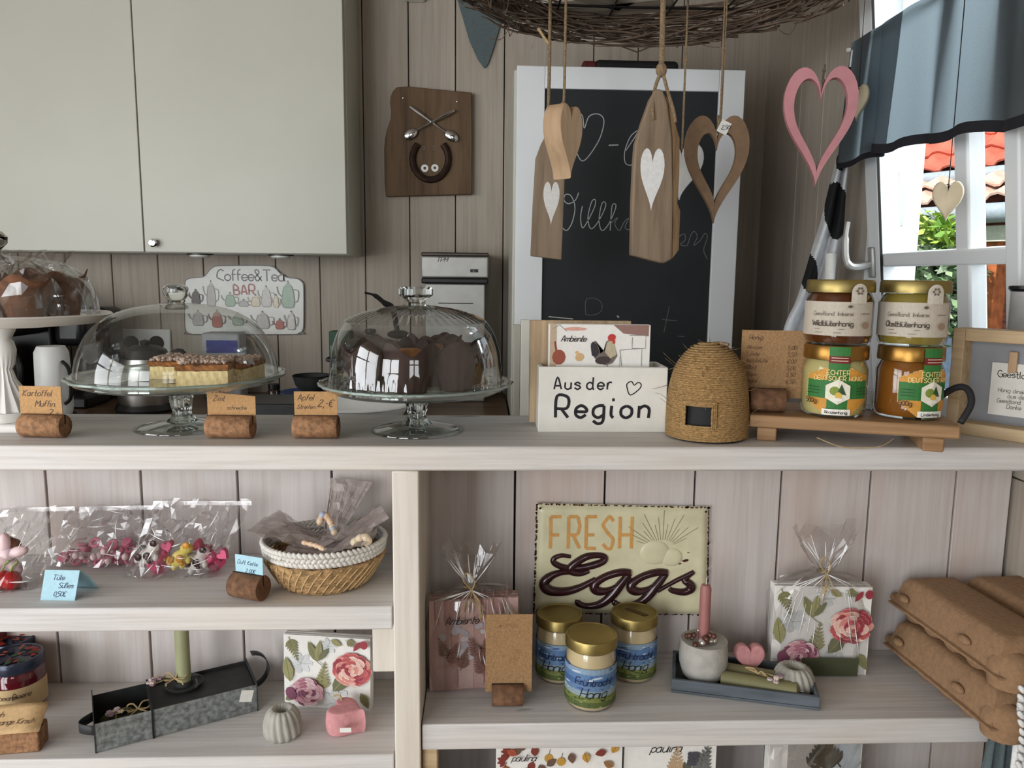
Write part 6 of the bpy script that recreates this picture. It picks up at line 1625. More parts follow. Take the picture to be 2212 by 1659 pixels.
# pouches and bead bracelets in the basket
bx0 = bk2.location
def pouch(label, dx, dy, dz, ln, wd, az_, el, seed):
    t_ = thing('soft_pouch', label, 'pouch', (bx0.x + dx, bx0.y + dy, Z1 + dz - .006), 0, 'soft pouches in the basket')
    rs2 = random.Random(seed); M_ = Matrix.Rotation(az_, 3, 'Z') @ Matrix.Rotation(-el, 3, 'Y')
    m_ = MB()
    for sg_ in (-1, 1):
        offs = [[rs2.uniform(-1, 1) for _ in range(9)] for _ in range(11)]
        def f(u, v):
            i, j = round(u * 8), round(v * 10)
            w = wd * (.25 + .75 * v) * (1 + .1 * offs[j][0]); p = Vector((ln * v, (u - .5) * w, sg_ * .010 * math.sin(math.pi * u) * (1 - v * .6) + offs[j][i] * .003))
            return M_ @ p
        m_.grid(f, 8, 10)
    m_.build('film', CELLOS, t_, smooth=0)
    q = MB()
    for k in range(26):
        w = rs2.uniform(-.42, .42); l0 = rs2.uniform(0, .3); l1 = rs2.uniform(.6, 1.02)
        q.tube([M_ @ Vector((ln * l0, w * wd * (.25 + .75 * l0), rs2.uniform(-.004, .006))), M_ @ Vector((ln * l1, w * wd * (.25 + .75 * l1) * 1.05, rs2.uniform(-.004, .008)))], [.0005, .0003], 3)
    o = q.build('creases', PETAL if False else mat('mauve_fibre', rgb(150, 132, 126), rough=.8), t_); o['kind'] = 'stuff'
pouch('soft grey mauve pouch fanning to the left in the basket', .02, -.012, .046, .115, .085, math.radians(168), .38, 1)
pouch('soft grey mauve pouch standing up at the back of the basket', .0, .02, .05, .10, .07, math.radians(70), .85, 2)
pouch('soft grey mauve pouch fanning to the right in the basket', -.005, .004, .048, .098, .075, math.radians(18), .5, 3)
pouch('soft grey mauve pouch across the front of the basket', .05, -.036, .044, .095, .06, math.radians(182), .18, 4)
pouch('soft grey mauve pouch lying low in the middle of the basket', -.03, .03, .05, .07, .08, math.radians(-30), .25, 6)
pouch('soft grey mauve pouch leaning on the right rim of the basket', .0, -.02, .05, .075, .07, math.radians(-8), .42, 7)
def bracelet(label, pts, r0, m, n):
    o0 = PY(*pts[0]); t_ = thing('bead_strand', label, 'beads', o0, 0, 'bead strands in the basket')
    pp = catmull([tuple(PY(*p) - o0) for p in pts], max(2, n // (len(pts) - 1)))
    for i, p in enumerate(pp): MB().ell(p, (r0 * (1 + .15 * math.sin(i * 2)),) * 3, 10, 7).build('bead', m[i % len(m)], t_)
BL = mat('pale_blue_bead', rgb(176, 184, 206), rough=.4); BP = mat('peach_bead', rgb(226, 186, 150), rough=.45)
bracelet('strand of peach and pale blue beads at the back of the basket', ((690, 1128, 1.0), (697, 1112, 1.0), (708, 1118, 1.0), (716, 1134, .995), (722, 1150, .985)), .0042, [BP, BEAD, BP, BEAD, BL], 16)
bracelet('small cluster of cream beads at the right of the basket', ((764, 1172, .965), (774, 1164, .965), (786, 1160, .965), (796, 1166, .965), (792, 1174, .965)), .0046, [BEAD, CREAMW], 12)
bracelet('short strand of pinkish beads at the front of the basket', ((656, 1172, .955), (672, 1176, .95), (686, 1180, .945), (698, 1186, .94)), .0030, [BEAD, BP], 12)
# ------------------------------------------------------------------ left shelf, lower
def jam(label, px, py, r, h, m, lidcols, seed, Yo=0):
    p = PZ(px, py, Z2); t_ = thing('jam_jar', label, 'jar', (p.x, p.y + Yo, Z2), 0, 'jam jars')
    cyl2('jam', [(.001, .001), (r * .9, .001), (r, .008), (r, h * .74), (r * .92, h * .80), (.001, h * .8)], m, t_, 40)
    cyl2('lid', [(.001, h * .80), (r * .98, h * .80), (r * 1.0, h * .82), (r * 1.0, h * .95), (r * .96, h), (r * .88, h + .0002), (r * .86, h - .001), (.001, h - .001)], mat('printed_blue_lid', rgb(54, 60, 78), rough=.25, metal=.3), t_, 40)
    pr = Print(lambda u, v, hh: (u, v, h - .001 + hh), .0003, .0001); rs2 = random.Random(seed)
    for k in range(26):
        a = rs2.uniform(0, 6.28); d_ = r * .78 * math.sqrt(rs2.random()); pr.oval(d_ * math.cos(a), d_ * math.sin(a), rs2.uniform(.003, .008), rs2.uniform(.002, .005), a, lidcols[k % len(lidcols)], 7)
    pr.build('lid_print', t_)
    q = MB(); q.shell([(r + .0005, h * .12), (r + .0005, h * .55)], 40); q.build('paper_label', mat('kraft_label', rgb(206, 178, 132), rough=.8), t_, smooth=180)
    pr = Print(lambda u, v, hh: ((r + .0006 + hh) * math.sin(u / r), -(r + .0006 + hh) * math.cos(u / r), v), .0002, .00002); pr.text('Erdbeere', -.02, h * .36, .008, .0008, rgb(70, 48, 34), .3, .12); pr.text('Beere', .012, h * .36, .008, .0008, rgb(70, 48, 34), .3, .12); pr.build('label_writing', t_)
lc = [rgb(170, 50, 40), rgb(40, 44, 70), rgb(190, 90, 60), rgb(60, 90, 56), rgb(30, 30, 50)]
jam('glass jar of dark red jam with a berry printed lid on the lower left shelf', 42, 1524, .036, .078, JAMR, lc, 1)
jam('second jam jar with berry lid behind the first at the left edge', 22, 1486, .034, .076, JAMR, lc, 2, .01)
p = PZ(-8, 1500, Z2)
rb = thing('jam_carton', 'slim dark red packet just entering the picture beside the jam jars', 'packet', (p.x - .024, p.y + .02, Z2))
MB().box(-.026, .026, -.02, .02, 0, .112).build('carton', mat('dark_red_card', rgb(120, 48, 50), rough=.6), rb, bevel=.001); MB().box(-.02, .02, -.0208, -.0203, .02, .06).build('label_panel', mat('olive_card', rgb(150, 150, 90), rough=.7), rb)
# block with kraft card
p = PZ(20, 1630, Z2); S = p.y / FPX
kb_ = thing('cork_block', 'square cork block carrying a kraft card at the lower left corner', 'card holder', (p.x, p.y, Z2), math.radians(7))
MB().box(-.062, .036, 0, .03, 0, .030).build('block', CORK, kb_, bevel=.002); MB().box(-.062, .036, .0138, .0162, .0295, .0302).build('slot', DARKGAP, kb_)
kc = thing('price_card', 'sandy kraft price card lying slanted on the cork block', 'price card', (p.x, p.y, Z2 + .0305), math.radians(7))
q = MB(); q.grid(lambda u, v: (-.062 + .101 * u, -.004 + .034 * v, .0005 + .022 * v ** 1.0), 4, 6); o = q.build('card', mat('sandy_kraft', rgb(214, 178, 130), rough=.8, var=.08, vs=250), kc); md = o.modifiers.new('t', 'SOLIDIFY'); md.thickness = .0008
pr = Print(lambda u, v, hh: (u, -.004 + .034 * v / .04 - hh, .0007 + .022 * v / .04 + hh), .0003, .00002); pr.text('Kirsch', -.035, .022, .008, .0007, rgb(80, 56, 36), .3, .1); pr.text('Orange Kirsch', -.02, .012, .007, .0007, rgb(80, 56, 36), .3, .1); pr.build('handwriting', kc)
# --- galvanised tray
A = PZ(208, 1627, Z2); B_ = PZ(556, 1536, Z2)
trz = math.atan2(B_.y - A.y, B_.x - A.x); Lt = (B_ - A).length
zt_ = thing('zinc_tray', 'long galvanised metal tray with strap handles on the lower left shelf', 'tray', A, trz)
Dt, Ht = .078, .040
xd = Lt * .335
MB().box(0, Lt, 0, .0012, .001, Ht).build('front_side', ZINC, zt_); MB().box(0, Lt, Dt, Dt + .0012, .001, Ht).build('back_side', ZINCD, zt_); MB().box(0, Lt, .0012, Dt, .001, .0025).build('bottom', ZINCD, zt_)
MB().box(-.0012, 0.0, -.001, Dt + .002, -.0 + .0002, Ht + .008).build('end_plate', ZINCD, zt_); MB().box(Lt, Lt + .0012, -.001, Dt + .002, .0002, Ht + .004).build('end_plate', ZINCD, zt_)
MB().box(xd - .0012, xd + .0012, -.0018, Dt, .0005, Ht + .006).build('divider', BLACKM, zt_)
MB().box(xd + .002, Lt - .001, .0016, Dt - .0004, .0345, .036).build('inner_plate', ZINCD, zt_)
def strap(pts, w, name):
    q = MB(); n_ = len(pts); q.grid(lambda u, v: (pts[round(v * (n_ - 1))][0], pts[round(v * (n_ - 1))][1] , pts[round(v * (n_ - 1))][2] + w * (u - .5)), 1, n_ - 1); o = q.build(name, ZINCD, zt_, smooth=180); md = o.modifiers.new('t', 'SOLIDIFY'); md.thickness = .0012
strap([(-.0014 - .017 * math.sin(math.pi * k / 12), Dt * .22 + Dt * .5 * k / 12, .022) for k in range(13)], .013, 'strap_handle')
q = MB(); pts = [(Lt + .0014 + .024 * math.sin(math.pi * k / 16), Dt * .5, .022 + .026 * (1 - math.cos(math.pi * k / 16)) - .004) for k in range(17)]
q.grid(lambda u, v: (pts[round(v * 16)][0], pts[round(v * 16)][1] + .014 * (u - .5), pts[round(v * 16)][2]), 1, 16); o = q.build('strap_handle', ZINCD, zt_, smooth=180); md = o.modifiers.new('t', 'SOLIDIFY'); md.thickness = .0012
st = MB(); st.box(-.0085, .0085, -.0006, -.0001, -.0085, .0085, M=Matrix.Translation((Lt - .014, 0, Ht - .013)) @ Matrix.Rotation(.25, 4, 'Y')); st.build('price_sticker', WHITECARD, zt_)
def tray_pt(x, y, z): return zt_.matrix_basis @ Vector((x, y, z))
zt_.rotation_euler = (0, 0, trz)
MT = Matrix.Translation(A) @ Matrix.Rotation(trz, 4, 'Z')
# candle plate + candle
cpl = PZ(398, 1482, Z2 + .036)
cd = thing('candle_plate', 'dark metal candle plate standing in the zinc tray', 'candle holder', (cpl.x, cpl.y, Z2 + .0362))
cyl2('dish', [(.001, 0), (.018, 0), (.024, .002), (.026, .006), (.0245, .0065), (.0225, .0035), (.001, .003)], ZINCD, cd, 40); cyl2('cup', [(.0125, .003), (.0125, .010), (.011, .010), (.011, .004), (.001, .004)], ZINCD, cd, 24)
q = MB().tube([(.020, -.012, .004), (.026, -.016, .012), (.022, -.010, .016)], .002, 6); q.build('finger_loop', ZINCD, cd)
gc_ = thing('dinner_candle', 'sage green dinner candle standing in the zinc tray', 'candle', (cpl.x, cpl.y, Z2 + .0407))
ch_ = Z1b - Z2 - .0407 - .004
cyl2('wax', [(.001, 0), (.0098, 0), (.0098, ch_ - .010), (.008, ch_ - .006), (.001, ch_ - .003)], GREENC, gc_, 24); MB().tube([(0, 0, ch_ - .004), (.0005, 0, ch_ + .001)], .0007, 5).build('wick', BLACKM, gc_)
def bouquet(label, o0, rz, sc, seed, felt=None):
    t_ = thing('dried_posy', label, 'dried flowers', o0, rz, 'dried flower posies'); rs2 = random.Random(seed)
    for k in range(9):
        a = rs2.uniform(-.5, .5); l = rs2.uniform(.6, 1.1) * sc; e = Vector((-l * math.cos(a), l * math.sin(a) * .6, rs2.uniform(0, .25) * sc))
        MB().tube([(0, 0, .002), e * .5 + Vector((0, 0, .004)), e], [.0007, .0006, .0004], 4).build('stem', MOSS if k % 2 else RAFFIA, t_)
        f = MB()
        for j in range(5): f.ell(e + Vector((.0022 * math.cos(j * 1.257), .0022 * math.sin(j * 1.257), .001)), (.0021, .0021, .0016), 6, 4)
        f.build('blossom', (PETAL, CREAMW, mat('mauve_petals', rgb(166, 136, 150), rough=.8))[k % 3], t_)
    for (sx, l) in ((1, .7), (-1, .55)):
        MB().tube(catmull([(0, 0, .003), (.006 * sx, .004, .010), (.014 * sx * l / .6, .006, .008), (.012 * sx, -.002, .003), (0, 0, .003)], 4), .0011, 5).build('raffia_loop', RAFFIA, t_)
        MB().tube([(0, 0, .003), (.010 * sx, -.008, .001), (.018 * sx * l, -.016 * l, -.002)], .0010, 5).build('raffia_end', RAFFIA, t_)
    return t_
bouquet('small dried posy with raffia bow tied to the green candle', (cpl.x - .008, cpl.y - .012, Z2 + .051), .25, .030, 3)
fp = MT @ Vector((xd * .5, Dt * .45, .0028)); ff = thing('felt_roll', 'olive felt piece lying in the left compartment of the zinc tray', 'felt', fp, trz)
q = MB(); q.grid(lambda u, v: ((u - .5) * xd * .82, (v - .5) * Dt * .7, .010 + .010 * math.sin(math.pi * v) + .004 * math.sin(u * 9)), 10, 10); o = q.build('cloth', MOSS, ff, smooth=180); md = o.modifiers.new('t', 'SOLIDIFY'); md.thickness = .006
MB().tube([(-.01, -Dt * .3, .012), (-.008, 0, .026), (-.01, Dt * .3, .012)], .0012, 5).build('tie', RAFFIA, ff)
bouquet('small dried posy with raffia lying on the felt in the zinc tray', MT @ Vector((xd * .78, Dt * .4, .027)), trz, .036, 6)
# --- floral napkins (lower left)
def floral(pr, W_, H_, seed):
    """W_,H_ size; origin bottom centre"""
    x = lambda f: (f - .5) * W_; z = lambda f: f * H_
    g1, g2_, g3 = rgb(128, 126, 84), rgb(150, 146, 100), rgb(110, 112, 80); pal = rgb(206, 208, 206)
    red = [rgb(182, 88, 88), rgb(210, 140, 128), rgb(152, 58, 68), rgb(226, 186, 172)]; pnk = [rgb(168, 108, 122), rgb(198, 150, 156), rgb(124, 70, 92), rgb(214, 178, 182)]
    for (cx, cy, r_) in ((.2, .62, .13), (.52, .88, .1), (.62, .12, .16)): 
        for k in range(7): pr.oval(x(cx) + r_ * W_ * .6 * math.cos(k * .9), z(cy) + r_ * H_ * .6 * math.sin(k * .9), r_ * W_ * .5, r_ * W_ * .3, k * .9, rgb(218 - (k % 3) * 8, 220 - (k % 3) * 8, 218 - (k % 3) * 8), 8)
        for k in range(5): pr.line([(x(cx) + r_ * W_ * .9 * math.cos(k * 1.2), z(cy) + r_ * H_ * .9 * math.sin(k * 1.2)), (x(cx), z(cy) - .1 * r_ * H_)], .0007, rgb(170, 174, 172))
    pr.fern(x(.06), z(.98), W_ * .3, -1.2, g1); pr.fern(x(.44), z(.24), W_ * .36, 1.45, g2_); pr.fern(x(.72), z(.98), W_ * .2, -.4, g1)
    pr.leaf(x(.40), z(.66), W_ * .26, W_ * .10, 2.0, g1, g3); pr.leaf(x(.40), z(.66), W_ * .26, W_ * .09, 1.45, g2_, g3); pr.leaf(x(.41), z(.68), W_ * .2, W_ * .07, .9, g3); pr.line([(x(.40), z(.66)), (x(.5), z(.58))], .001, g3)
    pr.leaf(x(.08), z(.36), W_ * .30, W_ * .13, 1.75, g2_, g3); pr.leaf(x(.58), z(.26), W_ * .30, W_ * .16, .9, g3, g2_); pr.leaf(x(.9), z(.26), W_ * .2, W_ * .1, -1.1, g1, g3); pr.leaf(x(.56), z(.98), W_ * .14, W_ * .07, -.5, g2_); pr.leaf(x(.0) + .003, z(.1), W_ * .14, W_ * .08, .6, g1); pr.leaf(x(.9), z(.97), W_ * .14, W_ * .06, -2.2, red[2])
    pr.rose(x(.80), z(.58), W_ * .225, red, seed); pr.rose(x(.28), z(.24), W_ * .19, pnk, seed + 1); pr.oval(x(.10), z(.22), W_ * .06, W_ * .08, .4, pnk[2]); pr.oval(x(.95), z(.95), W_ * .045, W_ * .05, 0, red[2])
p = PZ(706, 1530, Z2); Yn = p.y; S = Yn / FPX
Wn, Hn = 205 * S, 166 * S * 1.04
nk = napkin_pack('white napkin pack printed with red and mauve peonies on the lower left shelf', (PY(706, 1500, Yn).x, Yn, Z2), Wn, min(Hn, Z1b - Z2 - .004), .016, math.radians(-8), tilt=-.04)
pr = Print(lambda u, v, h: (u, -h, v), .0005, .00004); floral(pr, Wn * .985, min(Hn, Z1b - Z2 - .004) * .985, 3); pr.build('peony_print', nk)
# --- concrete bundt ornaments, pink hearts
def bundt(label, px, py, Zs, r, h, m, rz=0.0, tilt=0, zadd=0.0, loc=None):
    p = loc or PZ(px, py, Zs); t_ = thing('bundt_ornament', label, 'ornament', (p[0], p[1], Zs + zadd), rz, 'concrete bundt ornaments'); t_.rotation_euler = (tilt, 0, rz)
    def fn(a, i, r_, z): 
        k = min(1, i / 3) if i < 9 else 1
        tw_ = a * 8 + z / h * 1.6
        return r_ * (1 + (.13 * abs(math.sin(tw_)) - .03 if 0 < i < 9 else 0)), z
    cyl2('cast', [(.001, .0), (r * .92, 0), (r, h * .15), (r * 1.0, h * .38), (r * .95, h * .6), (r * .85, h * .8), (r * .70, h * .94), (r * .54, h), (r * .40, h * .96), (r * .33, h * .8), (r * .3, h * .5), (.001, h * .4)], m, t_, 128, fn=fn, smooth=70)
    return t_
bundt('small concrete bundt cake ornament on the lower left shelf', 611, 1585, Z2, 41 * .95 / FPX, .038, CONCRETE_D)
def stone_heart(label, loc, w, d_, rz, lift, m, tagged, zrot=0):
    t_ = thing('stone_heart', label, 'ornament', loc, rz, 'pink concrete hearts')
    o = heart_solid(w, w * 1.06, d_, .46, 48, 4).build('body', m, t_, smooth=70)
    md = o.modifiers.new('soft', 'SUBSURF'); md.levels = 1; md.render_levels = 2
    o.rotation_euler = (lift, 0, zrot); o.location = (0, 0, abs(math.sin(lift)) * d_ / 2 + abs(math.cos(lift)) * w * .5 if False else d_ / 2 * abs(math.sin(lift)) + w * .5 * abs(math.cos(lift)))
    return t_
p = PZ(753, 1576, Z2)
sh = stone_heart('pink concrete heart with a white price tag on the lower left shelf', (p.x, p.y, Z2), .050, .034, math.radians(250), math.radians(90), PINKC, True)
sh.children[0].location.z = .0171
_ri = Matrix.Rotation(math.radians(-250), 3, 'Z')
q = MB(); q.box(-.0075, .0075, -.0004, 0, -.0032, .0032); q.build('price_tag', WHITECARD, sh, rotz=math.radians(-250)).location = _ri @ Vector((.001, -.0272, .0165))
MB().tube(catmull([tuple(_ri @ Vector(p_)) for p_ in ((-.008, .010, .030), (-.016, .024, .036), (-.026, .034, .030))], 4), .0016, 5).build('raffia_tie', RAFFIA, sh)
# ------------------------------------------------------------------ right shelf
# FRESH Eggs sign
YE = YS - .004
ec = PY(1340, 1325, YE)
el_ = lambda px, py: (PY(px, py, YE).x - ec.x, PY(px, py, YE).z - ec.z)
ES = thing('eggs_sign', 'embossed cream tin sign reading FRESH Eggs on the shelf back wall', 'sign', (ec.x, YE, ec.z))
tl, tr_, br2, bl2 = el_(1158, 1086), el_(1530, 1094), el_(1526, 1326), el_(1152, 1322)
def sgn(u, v): 
    a = Vector(tl).lerp(Vector(tr_), u); b = Vector(bl2).lerp(Vector(br2), u); return a.lerp(b, v)
TIN = mat('cream_tin', rgb(226, 220, 184), rough=.35, var=.08, vs=30, coat=.2)
def sfn(u, v):
    p = sgn(u, v); e = min(u * 1.6, (1 - u) * 1.6, v, 1 - v); y = -.004 - (.003 if e > .035 else 0) + (.003 if e < .005 else 0); return (p[0], y, p[1])
MB().grid(lambda u, v: sfn(u, v), 60, 40).build('plate', TIN, ES, smooth=60)
pr = Print(lambda u, v, h: (u, -.0045 - h, v), .0002, .00003)
rust = rgb(70, 36, 32); rs2 = random.Random(8)
for side in range(4):
    for k in range(46):
        t_ = (k + rs2.random()) / 46; e = rs2.uniform(0, .006)
        u, v = ((t_, e), (t_, 1 - e), (e * .7, t_), (1 - e * .7, t_))[side]
        p = sgn(u, v); pr.h = .0004; pr.oval(p[0], p[1], rs2.uniform(.001, .0034), rs2.uniform(.0006, .0018), 0 if side < 2 else 1.57, rust, 7)
for (u, v) in ((.022, .035), (.978, .035), (.022, .965), (.978, .965)): p = sgn(u, v); pr.h = .0034; pr.oval(p[0], p[1], .0018, .0018, 0, rgb(40, 26, 22), 8)
pr.build('rust_edge', ES, INKGLOSS)
pr = Print(lambda u, v, h: (u, -.0072 - h, v), .0003, .00002)
S = YE / FPX; orf = rgb(222, 168, 100)
for k, (ch_2, x0, x1) in enumerate((('F', 1188, 1212), ('R', 1226, 1252), ('E', 1264, 1288), ('S', 1300, 1324), ('H', 1336, 1364))):
    st_, wd_ = text_strokes(ch_2, 0, 0, 1, 0, .0, ch_2 == 'S')
    for q_ in st_:
        a, b_ = el_(x0, 1181), el_(x1, 1113); pts_ = [(a[0] + (b_[0] - a[0]) * x / .59, a[1] + (b_[1] - a[1]) * y) for x, y in q_]
        for pp_ in ([pts_] if ch_2 == 'S' else list(zip(pts_, pts_[1:]))): pr.line(list(pp_), 7.5 * S, orf)
pr.build('fresh_lettering', ES, INKGLOSS)
def zp5(pts): return [el_(880 + x / 3.318, 1060 + y / 3.318) for x, y in pts]
eg = MB(); BRN = mat('embossed_brown', rgb(56, 24, 30), rough=.2, coat=.5)
def estroke(pts, w): 
    q_ = catmull(zp5(pts), 5); n_ = len(q_)
    ws_ = catmull([(a,) for a in w], max(1, (n_ // (len(w) - 1)) + 1)); 
    eg.tube([(x, -.0072, z) for x, z in q_], [ws_[min(len(ws_) - 1, int(i / n_ * len(ws_)))][0] * S * 1.85 for i in range(n_)], 8)
estroke([(1165, 460), (1100, 452), (1045, 475), (1055, 510), (1130, 538), (1230, 540), (1330, 520), (1400, 492), (1408, 462), (1360, 450), (1280, 460), (1210, 500), (1160, 545), (1180, 572), (1240, 580), (1296, 562)], (2.5, 3.2, 4, 4, 5, 4, 4, 5, 5, 4, 3))
estroke([(1240, 580), (1130, 570), (1040, 590), (980, 640), (990, 685), (1050, 708), (1140, 706), (1230, 680), (1310, 640), (1345, 618)], (3, 4, 6, 7, 6, 5, 4, 3))
for dx in (0, 262):
    estroke([(1590 + dx, 575), (1520 + dx, 572), (1420 + dx, 600), (1345 + dx, 648), (1335 + dx, 690), (1385 + dx, 708), (1460 + dx, 690), (1530 + dx, 640), (1580 + dx, 585)], (5, 5, 5, 6, 6, 4, 3, 4))
    estroke([(1585 + dx, 578), (1520 + dx, 660), (1450 + dx, 745), (1370 + dx, 800), (1280 + dx, 812), (1220 + dx, 792), (1218 + dx, 768)], (4, 6, 6, 5, 4, 4, 3))
    estroke([(1530 + dx, 640), (1600 + dx, 620)], (2.4, 2.4)) if dx == 0 else None
px6 = lambda x, y: ((1400 + x / 3.95 - 880) * 3.318, (1140 + y / 3.95 - 1060) * 3.318)
estroke([px6(70, 525), px6(200, 450), px6(300, 400), px6(378, 362)], (2.6, 3, 3, 3)); estroke([px6(372, 366), px6(330, 400), px6(300, 430), px6(345, 465), px6(352, 505), px6(290, 532), px6(200, 520), px6(170, 500)], (3, 3, 5, 6, 5, 4, 3))
eg.build('eggs_lettering', BRN, ES, smooth=180)
eo = MB()   # embossed eggs and straw
e1 = el_(1412, 1190); eo.ell((e1[0], -.0068, e1[1]), (34 * S, .004, 29 * S), 24, 8); e2 = el_(1448, 1200); eo.ell((e2[0], -.0066, e2[1]), (26 * S, .004, 22 * S), 24, 8)
eo.build('embossed_eggs', TIN, ES, smooth=180)
pr = Print(lambda u, v, h: (u, -.0074 - h, v), .0002, .00001)
for k in range(16):
    a = math.radians(165 - k * 9.5); c_ = el_(1428, 1178); r0_, r1_ = 28 * S, (28 + 26 + 16 * ((k * 7) % 3)) * S; pr.line([(c_[0] + r0_ * math.cos(a), c_[1] + r0_ * math.sin(a) * .6), (c_[0] + r1_ * math.cos(a) * 1.1, c_[1] + r1_ * math.sin(a))], .0008, rgb(156, 146, 112))
for (x, y, r_) in ((1478, 1207, 8), (1484, 1190, 3), (1466, 1214, 4)): q_ = el_(x, y); pr.oval(q_[0], q_[1], r_ * S, r_ * .4 * S, .2, rust, 7)
pr.build('straw_marks', ES, INKGLOSS)
# three creamed honey jars with landscape label
def land_jar(label, px, py, r, h, rz):
    p = PZ(px, py, Z3); t_ = thing('creamed_honey_jar', label, 'jar', (p.x, p.y, Z3), rz, 'creamed honey jars with blue labels'); lh_ = h * .16; hl = h - lh_
    cyl2('honey', [(.001, .002), (r * .9, .002), (r * .97, .009), (r * .97, hl * .86), (r * .9, hl * .97), (.001, hl * .97)], CREAMH, t_, 44)
    shell2('glass', [(.001, .0004), (r * .9, .0003), (r, .010), (r, hl * .85), (r * .93, hl)], GLASS, t_, 44)
    cyl2('lid', [(.001, hl), (r * .99, hl), (r * 1.03, hl + .001), (r * 1.03, h - .004), (r * .99, h - .0005), (r * .93, h), (r * .9, h - .0012), (.001, h - .001)], GOLD, t_, 56)
    mp = lambda u, v, hh: ((r + .0004 + hh) * math.sin(u / r), -(r + .0004 + hh) * math.cos(u / r), v)
    pr = Print(mp, .0003, .00003); n_ = 6
    cols = [rgb(84, 96, 50), rgb(116, 124, 62), rgb(140, 158, 168), rgb(98, 128, 164), rgb(70, 102, 150), rgb(92, 126, 168), rgb(136, 160, 182)]
    z0_, z1_ = hl * .10, hl * .76
    for k, c_ in enumerate(cols): pr.h = .0003; pr.quad(-r * 2.4, r * 2.4, z0_ + (z1_ - z0_) * k / 7, z0_ + (z1_ - z0_) * (k + 1) / 7, c_, 26)
    r3 = random.Random(int(px))
    for k in range(60):
        c_ = (rgb(60, 84, 44), rgb(150, 156, 84), rgb(90, 106, 50))[k % 3]; pr.h = .0005; pr.oval(r3.uniform(-2.2, 2.2) * r, z0_ + (z1_ - z0_) * r3.uniform(.02, .3), r3.uniform(.001, .004), r3.uniform(.0006, .0016), 0, c_, 6)
    for k in range(26): pr.h = .0005; pr.oval(r3.uniform(-2.2, 2.2) * r, z0_ + (z1_ - z0_) * r3.uniform(.4, 1), r3.uniform(.002, .008), r3.uniform(.0006, .0016), .1, (rgb(190, 206, 220), rgb(64, 100, 160))[k % 2], 7)
    pr.h = .0008; pr.text('Fr\u00fchtracht', -r * .95, hl * .48, .010, .0010, rgb(20, 26, 50), .2, .08); pr.text('Honig', -r * .75, hl * .27, .014, .0012, rgb(30, 30, 30), .3, .1)
    pr.build('landscape_label', t_)
    return t_
S = 1.0 / FPX
land_jar('gold lidded honey jar with blue landscape label standing in front of the other two', 1274, 1512, .0345, .098, .2)
land_jar('gold lidded honey jar with blue label at the back left beside the brown card', 1206, 1456, .033, .095, -.1)
lj = land_jar('gold lidded honey jar with a dark stroke on its lid at the back right', 1366, 1454, .0335, .096, .1)
pr = Print(lambda u, v, h: (u, v, .0951 + h), .0003, .0001); pr.poly([(-.012, .012), (-.004, .014), (.018, -.012), (.010, -.016)], rgb(84, 62, 26)); pr.build('lid_mark', lj)
# brown card in cork
cork_holder(1096, 1522, Z3, 74 * .95 / FPX, .0150, 0, 'dark cork on the right shelf holding the plain tall brown card', CORKD)
card(1098, 1520, Z3, 110 * .95 / FPX, 184 * .95 / FPX * 1.05, .018, 0.0, KRAFTD, 'plain tall brown card with faint writing in front of the pink napkins', (('Landhonig', .2, .84, .05), ('250g', .55, .50, .05), ('3,50', .5, .40, .05)), name='brown_card', ink=rgb(150, 112, 72))
